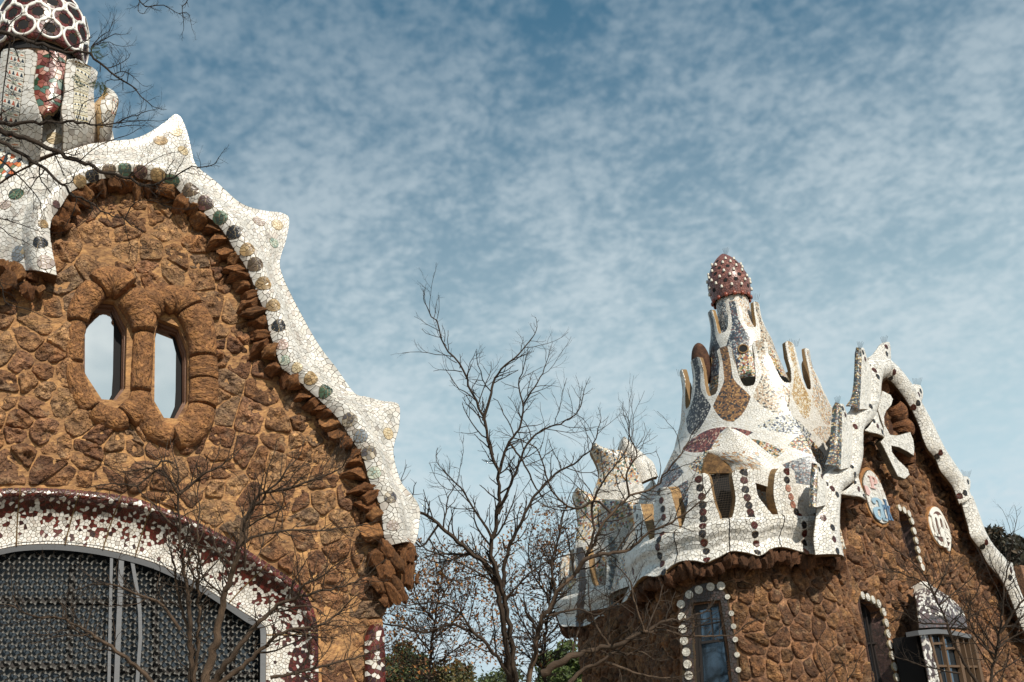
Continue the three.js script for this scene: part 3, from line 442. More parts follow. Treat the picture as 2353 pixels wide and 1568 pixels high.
  for (const [x, y, p, r] of [[182, 416, 'gold'], [211, 403, 'black'], [250, 390, 'brown'], [286, 387, 'green'], [322, 393, 'red'], [360, 400, 'gold'], [399, 416, 'green'], [437, 435, 'brown', 16], [472, 465, 'red', 17], [508, 499, 'green', 16.5], [539, 532, 'black', 16.5], [569, 572, 'gold', 16], [590, 608, 'brown', 16.5], [608, 651, 'gold', 16], [630, 702, 'gold', 15.5], [642, 749, 'black', 15], [650, 792, 'pink', 13], [655, 828, 'mint', 12], [683, 844, 'straw', 12], [595, 510, 'dusk', 14], [637, 518, 'straw', 13.5], [629, 560, 'mint', 12],
    [716, 867, 'gold', 15], [750, 897, 'green', 15.5], [806, 965, 'wheel', 17], [830, 1002, 'slate', 15.5], [850, 1040, 'wheel', 16.5], [862, 1088, 'mint', 15], [899, 1143, 'wheel', 14], [903, 1209, 'dusk', 12.5], [890, 997, 'straw', 14], [404, 302, 'straw', 15], [369, 324, 'gold', 15.5], [420, 347, 'straw', 12.5],
    [38, 447, 'green', 17], [12, 472, 'dusk', 13], [127, 470, 'red', 9], [98, 515, 'gold', 11], [91, 557, 'black', 15], [43, 584, 'slate', 19], [102, 603, 'dusk', 18]]) cm(x, y, p, r);
  mosaic(copS, { u0: 0, u1: copS.L, v0: 0, v1: copS.Wmax + 0.02, size: 0.070, gap: 0.0055, seed: 5, jit: 0.48, drop: 0.1, h: 0.011 }, (c) => vary(whitePick(c.r, c.r2), clamp(0.96 + 0.3 * fbm2(c.c[0] * 1.3, c.c[1] * 2.4, 3), 0.7, 1.06)), coping, 'tile', 'small_tiles', M.tile);
  // ---- rubble cornice below the ridge
  {
    const rnd = mulberry(77); let acc = 0; const P = cop.map((p) => hit(LP, p[0], p[1], 0)); const C = new THREE.CatmullRomCurve3(P), n = 1200, Q = C.getSpacedPoints(n), len = C.getLength();
    const inward = (i) => { const t = Q[Math.min(n, i + 6)].clone().sub(Q[Math.max(0, i - 6)]).normalize(); const w = LP.n.clone().cross(t).normalize(); return w.negate(); };
    const cen = hit(LP, 300, 900, 0);
    for (let d = len * 0.075; d < len * 0.992;) {
      const i = Math.round(d / len * n), w = inward(i); if (w.dot(cen.clone().sub(Q[i])) < 0) w.negate();
      const big = 0.12 + 0.08 * rnd(), L2 = 0.20 + 0.14 * rnd(), dirn = w.clone().applyAxisAngle(LP.n, (rnd() - 0.5) * 0.5);
      const [ax, ay, az] = frameBasis(dirn, LP.n);
      rock('cornice_stone', Q[i].clone().addScaledVector(w, L2 * 0.62).addScaledVector(LP.n, 0.10 + 0.05 * rnd()), ax, ay, az, big * 0.80, L2, 0.17 + 0.06 * rnd(), rnd, rockMats, gateL);
      if (rnd() < 0.8) { const [bx, by, bz] = frameBasis(dirn, LP.n); rock('cornice_stone', Q[i].clone().addScaledVector(w, 0.02 + 0.03 * rnd()).addScaledVector(LP.n, 0.2), bx, by, bz, big * 0.8, 0.09 + 0.04 * rnd(), 0.13, rnd, rockMats, gateL); }
      d += big * 1.28;
    }
    // the clump hanging under the lower end of the ridge, and below the left lobe
    const hang = (list, off, sc) => { for (const [x, y, sx, sy, a] of list) { const dn = V(0, -1, 0).applyAxisAngle(LP.n, a); const [ax, ay, az] = frameBasis(dn, LP.n); for (let k = 0; k < 2; k++) rock('cornice_stone', hit(LP, x + 14 * (rnd() - 0.5), y + 14 * (rnd() - 0.5), off + 0.22 * (rnd() - 0.3)), ax, ay, az, sx * sc * 0.62, sy * sc * (0.8 + 0.4 * rnd()), sx * sc * 0.8, rnd, rockMats, gateL); } };
    hang([[880, 1275, 0.2, 0.22, 0.5], [905, 1290, 0.17, 0.28, 0.2], [930, 1280, 0.15, 0.24, 0], [948, 1305, 0.09, 0.26, -0.15], [935, 1330, 0.12, 0.24, 0], [912, 1335, 0.16, 0.28, 0.3], [885, 1320, 0.2, 0.26, 0.6], [900, 1365, 0.13, 0.2, 0.5], [925, 1365, 0.1, 0.17, 0.2], [868, 1345, 0.16, 0.2, 0.9], [944, 1270, 0.12, 0.15, 0], [858, 1290, 0.2, 0.16, 1.2], [880, 1385, 0.12, 0.12, 0.9], [950, 1335, 0.06, 0.12, -0.1], [915, 1264, 0.16, 0.12, 0.2], [936, 1262, 0.14, 0.12, 0], [925, 1272, 0.16, 0.14, 0.1]], 0.12, 1);
    hang([[5, 625, 0.22, 0.16, 0.3], [40, 632, 0.2, 0.15, 0.2], [75, 640, 0.18, 0.13, 0], [105, 640, 0.12, 0.08, -0.2], [20, 655, 0.2, 0.17, 0.3], [55, 660, 0.17, 0.15, 0.3], [-25, 640, 0.2, 0.2, 0.3], [90, 662, 0.12, 0.1, 0.2]], 0.12, 1);
  }
  // ---- arch band in maroon and white shards
  const arch = [[-300, 1335, -300, 1190], [-80, 1280, -80, 1140], [0, 1263, 0, 1124], [49, 1254, 60, 1122], [122, 1251, 150, 1125], [195, 1257, 235, 1133], [268, 1270, 310, 1146], [342, 1290, 380, 1170], [391, 1310, 440, 1194], [452, 1340, 520, 1235], [513, 1379, 600, 1285], [574, 1417, 680, 1340], [600, 1434, 712, 1382], [611, 1450, 729, 1440], [611, 1505, 731, 1505], [610, 1580, 732, 1580], [606, 1720, 736, 1720], [600, 1860, 738, 1860]];
  const [aA, aB] = pairsQ(arch, (x, y, i, side) => hit(LP, x, y, side ? 0.07 : -0.22));
  const archS = ribbon(aA, aB, (f, w) => -0.10 * Math.sin(Math.PI * Math.min(1, f / 0.88)) + (f > 0.8 ? 0.06 * Math.sin(Math.PI * (f - 0.8) / 0.2) : 0), { smooth: 4 });
  const archM = part('arch_band', archS.solid(240, 20, 0.3, vary(lin('#b59a72'), 0.75), lin('#9a7a52')), M.grout, gateL);
  const marTones = ['#4a1a17', '#561f1a', '#3e1513', '#5f2620', '#451a18', '#2c1214'].map(lin);
  const joints = [72, 190, 322, 455, 612, 760].map((q) => 0);
  mosaic(archS, { u0: 0, u1: archS.L, v0: 0, v1: archS.Wmax, size: 0.052, gap: 0.0055, seed: 9, jit: 0.47, h: 0.01 }, (c) => { const f = c.c[1] / archS.W(c.c[0]); const pr = f > 0.93 ? 0.95 : sstep(-0.06, 0.95, f + 0.14 * fbm2(c.c[0] * 3, c.c[1] * 3, 2)) * 0.84; return c.r3 < pr ? vary(marTones[Math.floor(c.r2 * 5.99)], 0.8 + 0.5 * c.r) : whitePick(c.r, c.r2); }, archM, 'tile', 'small_tiles', M.tile);
  for (const q of [[40, 1190], [165, 1190], [240, 1250], [325, 1230], [432, 1290], [560, 1350]]) { const u = archS.find(q[0], q[1])[0]; const pts = []; for (let k = 0; k <= 10; k++) { const v = archS.W(u) * k / 10; pts.push(archS.pos(u, v).addScaledVector(archS.nrm(u, Math.max(v, 0.02)), 0.012)); } part('expansion_joint', tube(pts, () => 0.011, 5, lin('#8a7048')), M.grout, archM); }
  { const u = archS.find(660, 1460)[0], pts = []; for (let k = 0; k <= 10; k++) { const v = archS.W(u) * k / 10; pts.push(archS.pos(u, v).addScaledVector(archS.nrm(u, Math.max(v, 0.02)), 0.012)); } part('expansion_joint', tube(pts, () => 0.011, 5, lin('#b09468')), M.grout, archM); }
  // ---- steel rim, glazing and lattice inside the arch
  const rim = ribbon(arch.map((p) => hit(LP, p[0], p[1], -0.22)), arch.map((p, i) => { const dy = i < 12 ? 13 : i < 13 ? 9 : 2, dx = i < 11 ? -3 : i < 13 ? -8 : -13; return hit(LP, p[0] + dx, p[1] + dy, -0.24); }));
  part('arch_rim', rim.solid(160, 1, 0.12, [1, 1, 1], [1, 1, 1]), M.steel, gateL);
  const inner = [...arch.map((p, i) => L(p[0] + (i > 11 ? 4 : 2), p[1] - (i < 12 ? 6 : 1), -0.62))]; const innerPoly = [...inner, [inner[0][0], inner[inner.length - 1][1]]];
  const win = new THREE.Group(); win.name = 'arch_window'; gateL.add(win);
  part('pane', paint(slab(LP, innerPoly, -0.62, 0.02), [1, 1, 1]), M.darkglass, win);
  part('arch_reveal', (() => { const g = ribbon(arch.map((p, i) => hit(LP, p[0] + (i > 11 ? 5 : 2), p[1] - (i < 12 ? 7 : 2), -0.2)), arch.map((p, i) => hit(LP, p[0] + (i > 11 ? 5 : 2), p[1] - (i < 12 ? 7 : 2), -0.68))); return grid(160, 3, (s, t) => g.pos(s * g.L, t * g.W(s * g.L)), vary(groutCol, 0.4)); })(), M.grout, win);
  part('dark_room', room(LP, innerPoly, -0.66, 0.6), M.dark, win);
  const sdI = polySdf(innerPoly);
  for (const [x0, y0, x1, y1, w] of [[-60, 1378, 760, 1395, 0.075], [-60, 1525, 760, 1560, 0.085], [166, 1300, 156, 1600, 0.08], [352, 1330, 362, 1600, 0.08], [520, 1380, 540, 1600, 0.07]]) {
    const a = L(x0, y0, -0.6), b = L(x1, y1, -0.6); let pa = a, pb = b; const n = 60; let lo = null, hi = null; for (let k = 0; k <= n; k++) { const q = [mix(a[0], b[0], k / n), mix(a[1], b[1], k / n)]; if (sdI(...q) > 0.03) { lo ??= q; hi = q; } } if (lo) part('glazing_bar', beam(onPl(LP, lo[0], lo[1], -0.57), onPl(LP, hi[0], hi[1], -0.57), LP.u.clone().multiplyScalar(w), LP.n.clone().multiplyScalar(0.06)), M.blackwood, win);
  }
  const gr = new THREE.Group(); gr.name = 'iron_lattice'; gateL.add(gr);
  const lam = 0.128, rowH = 0.080, sL = L(-60, 1500, -0.34)[0], sR = L(612, 1500, -0.34)[0], tTop = L(122, 1262, -0.34)[1], tBot = L(300, 1640, -0.34)[1], sdG = polySdf([...arch.map((p, i) => L(p[0] - (i > 11 ? 14 : 5), p[1] + (i < 12 ? 14 : 4), -0.34)), [L(-300, 1335, -0.34)[0], 0]]);
  const barX = [[[256, 1272], [249, 1580]], [[278, 1275], [266, 1580]]];
  let row = 0;
  for (let t = tTop - 0.03; t > tBot; t -= rowH, row++) {
    // find the run of this row inside the arch
    let lo = null, hi = null; for (let s = sL; s <= sR; s += 0.02) if (sdG(s, t) > 0.02) { lo ??= s; hi = s; } if (lo === null || hi - lo < 0.2) continue;
    const nn = Math.round((hi - lo) / lam * 8), g = grid(nn, 2, (a, b) => { const s = lo + (hi - lo) * a, ph = 2 * Math.PI * s / lam + (row % 2) * Math.PI; const y = t + 0.021 * Math.sin(ph); const tw = 1.35 * Math.sin(ph + 0.9), w = (b - 0.5) * 0.062; return onPl(LP, s, y + w * Math.cos(tw), -0.34 + w * Math.sin(tw) * 1.2 + 0.018 * Math.cos(ph)); }, [1, 1, 1]);
    part('iron_strap', g, M.iron, gr);
  }
  // frame bars of the lattice
  const bar = (pts, w) => { const Q = pts.map((p) => hit(LP, p[0], p[1], -0.27)); part('iron_bar', merge(Q.slice(1).map((q, i) => beam(Q[i], q, LP.u.clone().multiplyScalar(w), LP.n.clone().multiplyScalar(0.03)))), M.steel, gr); };
  bar([[256, 1272], [253, 1400], [249, 1600]], 0.042); bar([[279, 1276], [273, 1420], [266, 1600]], 0.07); bar([[302, 1284], [311, 1337], [318, 1380], [321, 1411], [322, 1467], [318, 1520], [313, 1600]], 0.05); bar([[604, 1444], [604, 1520], [603, 1600]], 0.05);
  // ---- mosaic pilaster at the right corner of the wall
  const pil = [[838, 1900, 882, 1900], [837, 1560, 883, 1560], [836, 1500, 882, 1500], [836, 1470, 881, 1468], [840, 1452, 879, 1448], [850, 1438, 872, 1434]];
  const [pA, pB] = pairsQ(pil, (x, y, i, s) => hit(LP, x, y, 0.04)); const pilS = ribbon(pA, pB, (f, w) => 0.16 * Math.sqrt(Math.max(0, 1 - (2 * f - 1) ** 2)));
  const pilM = part('pilaster', pilS.solid(60, 14, 0.1, vary(lin('#b59a72'), 0.7), lin('#8a6a46')), M.grout, gateL);
  mosaic(pilS, { u0: 0, u1: pilS.L, v0: 0, v1: pilS.Wmax, size: 0.075, gap: 0.007, seed: 19, h: 0.01 }, (c) => c.r3 < 0.66 ? vary(marTones[Math.floor(c.r2 * 5.99)], 0.9 + 0.6 * c.r) : whitePick(c.r, c.r2), pilM, 'tile', 'small_tiles', M.tile, 120);
  // side wall and back of the house, so that it stands as a solid
  const w0 = onPl(LP, rEdge, 0, -0.3), back = LP.n.clone().negate();
  part('side_wall', paint((() => { const g = new THREE.BoxGeometry(0.5, 1, 7); const H = wall[wall.length - 4][1] - 0.1; g.scale(1, H, 1); g.applyMatrix4(new THREE.Matrix4().makeBasis(LP.u, V(0, 1, 0), LP.n).setPosition(w0.clone().addScaledVector(LP.u, -0.35).addScaledVector(back, 3.4).setY(H / 2))); return g; })(), (x, y, z) => mortarCol(0, 0, { x, y, z })), M.mortar, gateL);

  // ================= tower
  const tx = (y) => 99 - (y - 75) * 0.1, Rt = 1.0, TD = 18, kt = TD / 2353;
  const dc = (x, y, R = Rt) => { const dx = (x - tx(y)) * kt; return TD - (y - 75) * kt * 0.414 - Math.sqrt(Math.max(0.02, R * R - dx * dx)); };
  const bkT = at(99, 75, TD).sub(EYE).setY(0).normalize().negate();
  const onT = (x, y, R) => at(x, y, dc(x, y, R));
  const tPairs = (list, R) => { const back = (y) => R * (y > 275 ? Math.max(0.05, 1 - (y - 275) / 70) : 1) ; return [list.map((p) => onT(p[0], p[1], R).addScaledVector(bkT, back(p[1]) - R)), list.map((p) => onT(p[2], p[3], R).addScaledVector(bkT, back(p[3]) - R))]; };
  const tower = part('tower', (() => { const g = []; const base = at(99, 75, TD), T = V(0, 1, 0); const prof = [[0.6, 0.3], [0.6, -0.6], [0.6, -1.55]]; const l = new THREE.LatheGeometry(prof.reverse().map((p) => new THREE.Vector2(p[0], p[1])), 48); l.translate(base.x, base.y, base.z); return paint(l, vary(groutCol, 0.8)); })(), M.grout, gateL);
  const fing = (pairs, R, th, bulge, front, side) => { const [a, b] = tPairs(pairs, R); const S = ribbon(a, b, (f, w) => bulge * Math.sin(Math.PI * f), { smooth: 3, backDir: bkT }); S.m = part('tower_finger', S.solid(70, 12, th, front, side ?? cream), M.grout, gateL); return S; };
  const F1 = fing([[30, 112, 64, 113], [12, 114, 76, 117], [4, 119, 85, 126], [1, 137, 85, 140], [-2, 160, 82, 158], [-6, 185, 78, 184], [-14, 210, 78, 208], [-22, 232, 81, 226], [-32, 258, 89, 253], [-45, 295, 98, 285], [-62, 380, 92, 365]], 1.02, 0.2, 0.05, vary(cream, 0.6), vary(whiteTones[5], 0.75));
  const F2 = fing([[160, 136, 172, 136], [153, 138, 190, 143], [150, 152, 221, 163], [148, 172, 222, 178], [147, 188, 217, 192], [147, 214, 214, 214], [142, 239, 216, 239], [140, 258, 220, 264], [146, 285, 226, 290], [150, 340, 240, 335]], 0.98, 0.2, 0.05, vary(cream, 0.6), vary(whiteTones[5], 0.75));
  const F3 = fing([[246, 212, 252, 210], [240, 215, 262, 212], [232, 224, 272, 229], [219, 238, 270, 247], [218, 254, 264, 266], [224, 280, 259, 292], [236, 320, 258, 320]], 1.05, 0.16, 0.14, vary(cream, 0.6));
  const panel = (() => { const [a, b] = tPairs([[86, 118, 152, 128], [85, 132, 150, 140], [82, 158, 149, 160], [78, 176, 147, 184], [77, 196, 146, 206], [80, 224, 141, 236], [90, 254, 132, 250], [100, 268, 120, 262]], 0.74); const S = ribbon(a, b, (f) => 0.06 * Math.sin(Math.PI * f)); S.m = part('tower_panel', S.solid(50, 10, 0.06, vary(lin('#b89a70'), 0.7), cream), M.grout, gateL); return S; })();
  const rowTile = (S, h, w) => (c) => whitePick(c.r * 0.9, c.r2);
  // printed tile strips: flat glaze print on rows of square tiles
  const print = (fn, w = 128, h = 128) => { const c = document.createElement('canvas'); c.width = w; c.height = h; const x = c.getContext('2d'); fn(x, w, h); const t = new THREE.CanvasTexture(c); t.colorSpace = THREE.SRGBColorSpace; return new THREE.MeshPhysicalMaterial({ map: t, roughness: 0.3, clearcoat: 0.3, clearcoatRoughness: 0.2 }); };
  const tri = (x, a, b, w, h, col) => { x.fillStyle = col; x.beginPath(); x.moveTo(a, b); x.lineTo(a + w / 2, b + h); x.lineTo(a - w / 2, b + h); x.closePath(); x.fill(); x.beginPath(); x.arc(a, b + h * 0.25, w * 0.28, 0, 7); x.fill(); };
  const pPeaks = print((x, w, h) => { x.fillStyle = '#ddd8cc'; x.fillRect(0, 0, w, h); x.fillStyle = '#7e8480'; x.fillRect(0, h - 14, w, 3); x.fillRect(0, 6, w, 3); tri(x, 16, 22, 26, 78, '#b05634'); tri(x, 48, 22, 26, 78, '#1f2c38'); tri(x, 80, 22, 26, 78, '#b05634'); tri(x, 112, 22, 26, 78, '#1f2c38'); });
  const pFlower = print((x, w, h) => { x.fillStyle = '#d8d4c6'; x.fillRect(0, 0, w, h); const pet = (cx, cy, n, r0, r1, col) => { x.strokeStyle = col; x.lineWidth = 6; for (let k = 0; k < n; k++) { const a = 6.2832 * k / n; x.beginPath(); x.moveTo(cx + r0 * Math.cos(a), cy + r0 * Math.sin(a)); x.lineTo(cx + r1 * Math.cos(a), cy + r1 * Math.sin(a)); x.stroke(); } }; pet(64, 40, 14, 12, 40, '#26343c'); pet(22, 92, 8, 6, 18, '#b0603c'); pet(106, 92, 8, 6, 18, '#b0603c'); pet(64, 100, 9, 6, 20, '#6d7a5a'); pet(10, 30, 8, 4, 15, '#26343c'); pet(118, 30, 8, 4, 15, '#26343c'); x.fillStyle = '#c4824a'; for (const [a, b] of [[64, 40], [22, 92], [106, 92]]) { x.beginPath(); x.arc(a, b, 6, 0, 7); x.fill(); } });
  const pPine = print((x, w, h) => { x.fillStyle = '#e0dccd'; x.fillRect(0, 0, w, h); x.fillStyle = '#b89a34'; x.fillRect(0, 0, w, 10); x.fillRect(0, 92, w, 9); x.fillStyle = '#8a8468'; x.fillRect(0, 108, w, 4); for (const k of [16, 48, 80, 112]) tri(x, k, 20, 22, 66, '#2b3440'); });
  const pBand = print((x, w, h) => { x.fillStyle = '#ded8c6'; x.fillRect(0, 0, w, h); x.fillStyle = '#ab9a5c'; x.fillRect(0, 20, w, 6); x.fillRect(0, 98, w, 8); x.strokeStyle = '#4c4a44'; x.lineWidth = 8; x.beginPath(); for (let k = 0; k <= w; k += 4) { const y = 60 + 13 * Math.sin(k * 0.2); k ? x.lineTo(k, y) : x.moveTo(k, y); } x.stroke(); x.fillStyle = '#9a988a'; x.fillRect(0, 80, w, 4); });
  const pGrey = print((x, w, h) => { x.fillStyle = '#d5cec2'; x.fillRect(0, 0, w, h); x.fillStyle = '#54201c'; x.fillRect(w * 0.62, 0, w * 0.2, h); x.fillStyle = '#262a30'; for (let k = 0; k < 4; k++) x.fillRect(w * 0.64, k * 32 + 6, w * 0.16, 18); });
  function stripTiles(S, edges, mats, h0) { // edges: list of [lx,ly,rx,ry] down the strip; tiles sit on surface S
    const A = edges.map((e) => S.find(e[0], e[1])), B = edges.map((e) => S.find(e[2], e[3])); const CA = new THREE.CatmullRomCurve3(A.map((q) => V(q[0], q[1], 0))), CB = new THREE.CatmullRomCurve3(B.map((q) => V(q[0], q[1], 0))); const len = CA.getLength(), wid = V(A[0][0] - B[0][0], A[0][1] - B[0][1], 0).length(), n = Math.max(2, Math.round(len / h0));
    const poly = [...CA.getPoints(40).map((p) => [p.x, p.y]), ...CB.getPoints(40).map((p) => [p.x, p.y]).reverse()]; 
    for (let k = 0; k < n; k++) { const g = grid(4, 4, (a, b) => { const t = (k + 0.03 + 0.94 * (1 - b)) / n, p = CA.getPointAt(t), q = CB.getPointAt(t), r = p.lerp(q, a); return S.pos(r.x, r.y).addScaledVector(S.nrm(r.x, r.y), 0.016); }, [1, 1, 1]); part('printed_tile', g, mats[k % mats.length], S.m); }
    return polySdf(poly);
  }
  const sd1 = stripTiles(F1, [[29, 114, 59, 120], [24, 130, 58, 136], [19, 171, 56, 168], [14, 205, 52, 204], [3, 253, 47, 255], [-6, 290, 46, 296], [-18, 334, 48, 338]], [pFlower, pPeaks], 0.135);
  const sd2 = stripTiles(F2, [[178, 142, 209, 157], [173, 162, 205, 178], [168, 196, 202, 206], [167, 239, 198, 246], [172, 278, 200, 284]], [pPine, pBand], 0.12);
  const sd3 = stripTiles(F3, [[262, 224, 270, 232], [258, 246, 267, 251], [255, 266, 262, 268]], [pPeaks, pGrey], 0.11);
  F1.holes = []; const brick = { jit: 0.3, ax: 1.35 };
  mosaic(F1, { u0: 0, u1: F1.L, v0: 0, v1: F1.Wmax, size: 0.11, gap: 0.007, seed: 31, jit: 0.34, h: 0.012, m: (u, v) => -sd1(u, v) - 0.004 }, (c) => vary(whitePick(c.r, c.r2), 0.97), F1.m, 'tile', 'small_tiles', M.tile, 150);
  mosaic(F2, { u0: 0, u1: F2.L, v0: 0, v1: F2.Wmax, size: 0.10, gap: 0.007, seed: 32, jit: 0.36, h: 0.012, m: (u, v) => -sd2(u, v) - 0.004 }, (c) => whitePick(c.r, c.r2), F2.m, 'tile', 'small_tiles', M.tile, 150);
  mosaic(F3, { u0: 0, u1: F3.L, v0: 0, v1: F3.Wmax, size: 0.09, gap: 0.006, seed: 33, h: 0.012, m: (u, v) => -sd3(u, v) - 0.004 }, (c) => c.c[1] / F3.W(c.c[0]) < 0.42 ? vary(cream, 1.1) : whitePick(c.r, c.r2), F3.m, 'tile', 'small_tiles', M.tile, 60);
  const pinks = ['#8c524a', '#7a4038', '#a06a60', '#b88a7c', '#5c2822', '#6a302a', '#94584e', '#c8a090'].map(lin), greens = ['#3a5a4c', '#4c6c5c', '#2f4a34', '#55766c'].map(lin);
  mosaic(panel, { u0: 0, u1: panel.L, v0: 0, v1: panel.Wmax, size: 0.088, gap: 0.007, seed: 35, jit: 0.47, h: 0.012 }, (c) => c.r3 < 0.2 ? greens[Math.floor(c.r2 * 3.99)] : c.r3 > 0.93 ? whitePick(c.r, c.r2) : vary(pinks[Math.floor(c.r * 7.99)], 0.9 + 0.2 * c.r2), panel.m, 'tile', 'small_tiles', M.tile, 120);
  // white skirt between the tower and the ridge, with a leaning rib
  const [kA, kB] = [[[-75, 520], [-45, 468], [0, 420], [60, 384], [125, 354], [195, 331], [230, 326], [262, 322]].map((p) => hit(LP, p[0], p[1], -0.28)), [[-90, 325], [-50, 318], [0, 314], [50, 306], [110, 292], [165, 284], [210, 292], [258, 312]].map((p, i) => hit(LP, p[0], p[1], i > 6 ? -0.5 : -1.05))];
  const skS = ribbon(kA, kB, (f) => 0.12 * Math.sin(Math.PI * f), { smooth: 4, backDir: LP.n }); skS.m = part('roof_skirt', skS.solid(90, 10, 0.12, groutCol, groutCol), M.grout, gateL);
  const sk = med(skS, skS.m); sk(85, 352, 'dusk', 16); 
  const orn = ['#b0603c', '#26343c', '#6d7a5a', '#c4824a', '#8a8c90', '#d8d4c6', '#d8d4c6'].map(lin);
  mosaic(skS, { u0: 0, u1: skS.L, v0: 0, v1: skS.Wmax, size: 0.075, gap: 0.006, seed: 41, h: 0.011 }, (c) => { const [x, y] = toPix(skS.pos(...c.c)); return x < 88 - (y - 300) * 0.55 && c.r3 < 0.75 ? vary(orn[Math.floor(c.r * 6.99)], 0.8 + 0.4 * c.r2) : whitePick(c.r, c.r2); }, skS.m, 'tile', 'small_tiles', M.tile, 150);
  const [rA, rB] = pairsQ([[112, 238, 124, 236], [108, 246, 136, 244], [104, 262, 150, 256], [98, 290, 168, 282], [90, 318, 182, 306], [78, 345, 196, 326], [66, 372, 210, 340]], (x, y, i) => hit(LP, x, y, -0.32 + 0.02 * i));
  const ribS = ribbon(rA, rB, (f) => 0.1 * Math.sin(Math.PI * f), { smooth: 3, backDir: LP.n }); ribS.m = part('roof_rib', ribS.solid(50, 10, 0.4, groutCol, lin('#8d7a66')), M.grout, gateL);
  const rm = med(ribS, ribS.m); rm(134, 268, 'black', 15); rm(125, 319, 'straw', 17); rm(172, 304, 'straw', 14);
  mosaic(ribS, { u0: 0, u1: ribS.L, v0: 0, v1: ribS.Wmax, size: 0.08, gap: 0.006, seed: 43, h: 0.011 }, (c) => whitePick(c.r, c.r2), ribS.m, 'tile', 'small_tiles', M.tile, 100);
  // ---- domed cap: maroon shards, white rings and dark hexagonal openings
  const capC = at(99, 75, TD), capR = 96 * kt, capPts = [[0.88, -0.90], [0.95, -0.82], [0.985, -0.58], [1.0, -0.32], [1.0, -0.05], [0.985, 0.15], [0.92, 0.38], [0.8, 0.62], [0.62, 0.83], [0.38, 1.0], [0.16, 1.09], [0.001, 1.12]];
  const prof = new THREE.CatmullRomCurve3(capPts.map((p) => V(p[0] * capR, p[1] * capR * 1.02, 0))), plen = prof.getLength();
  const capAt = (th, v) => { const p = prof.getPointAt(clamp(v / plen)); return V(capC.x + Math.sin(th) * p.x, capC.y + p.y, capC.z + Math.cos(th) * p.x); };
  const capS = { pos: (u, v) => capAt(u / capR, v), nrm: (u, v) => { const e = 0.01, a = capAt((u + e) / capR, v).sub(capAt((u - e) / capR, v)), b = capAt(u / capR, v + e).sub(capAt(u / capR, v - e)); const n = a.cross(b).normalize(), w = capAt(u / capR, v).sub(capC); return n.dot(w) < 0 ? n.negate() : n; }, flip: false };
  const cap = part('tower_cap', grid(64, 30, (s, t) => capAt(s * 6.2832, t * plen), vary(lin('#a88a68'), 0.6)), M.grout, gateL);
  const hexes = []; const rowsN = [[0.36, 11, 0], [0.74, 11, 0.5], [1.12, 11, 0.0], [1.48, 10, 0.5], [1.80, 7, 0.0]];
  for (const [fv, n, o] of rowsN) { const v = fv * capR; const r = prof.getPointAt(clamp(v / plen)).x; for (let k = 0; k < n; k++) hexes.push([(k + o) / n * 6.2832 - 0.52, v, r]); }
  const ringR = 0.187;
  const dist = (u, v, h) => { const r = prof.getPointAt(clamp(v / plen)).x; let d = u / capR - h[0]; d = Math.atan2(Math.sin(d), Math.cos(d)); return [d * (r + h[2]) / 2, v - h[1]]; };
  mosaic({ ...capS, mask: () => (u, v) => { let m = 1; for (const h of hexes) { const [a, b] = dist(u, v, h), d = Math.hypot(a, b); m = Math.min(m, d - 0.098, Math.abs(d - ringR) - 0.022); } return m; } }, { u0: 0, u1: 6.2832 * capR, v0: 0.02, v1: plen * 0.97, size: 0.075, gap: 0.006, seed: 51, h: 0.012, jit: 0.42 }, (c) => vary(marTones[Math.floor(c.r2 * 5.99)], 0.9 + 0.7 * c.r), cap, 'tile', 'small_tiles', M.tile, 220);
  for (const h of hexes) {
    const place = (a, b) => [(h[0] + a / h[2]) * capR, h[1] + b]; const c0 = capS.pos(...place(0, 0)); const vis = capS.nrm(...place(0, 0)).dot(EYE.clone().sub(c0)) > -0.5;
    if (!vis) continue;
    const pts = []; for (let k = 0; k < 28; k++) { const a = 6.2832 * k / 28; pts.push(place(ringR * Math.cos(a), ringR * Math.sin(a))); }
    const P = pts.map(([u, v]) => [capS.pos(u, v), capS.nrm(u, v), V()]);
    const g = grid(28, 6, (s, t) => { const k = Math.round(s * 28) % 28, A = Math.PI * t, w = 0.024; const u = place((ringR + w * Math.cos(A)) * Math.cos(6.2832 * s), (ringR + w * Math.cos(A)) * Math.sin(6.2832 * s)); return capS.pos(...u).addScaledVector(capS.nrm(...u), 0.005 + 0.028 * Math.sin(A)); }, (s, t) => vary(whiteTones[0], Math.floor(s * 14) % 5 === 0 ? 0.82 : 0.98));
    part('ring', g, M.tile, cap);
    const hx = []; for (let k = 0; k < 6; k++) { const a = 6.2832 * (k + 0.5) / 6; hx.push(place(0.098 * Math.cos(a), 0.098 * Math.sin(a))); }
    const bag = new Bag(), W = (q, h) => capS.pos(...q).addScaledVector(capS.nrm(...q), h), C = W(place(0, 0), 0.006);
    for (let k = 0; k < 6; k++) { const a = W(hx[k], 0.006), b = W(hx[(k + 1) % 6], 0.006), m = a.clone().add(b).multiplyScalar(0.5); bag.tri(C, a, b, [1, 1, 1], [0, 0], [0, 0], [0, 0]); }
    part('opening', bag.geo(), M.dark, cap);
  }
  // dark gap under the cap
  part('cap_shadow_gap', paint((() => { const g = new THREE.CylinderGeometry(0.61, 0.61, 0.3, 40); g.translate(capC.x, capC.y - 0.66, capC.z); return g; })(), [1, 1, 1]), M.dark, gateL);
}

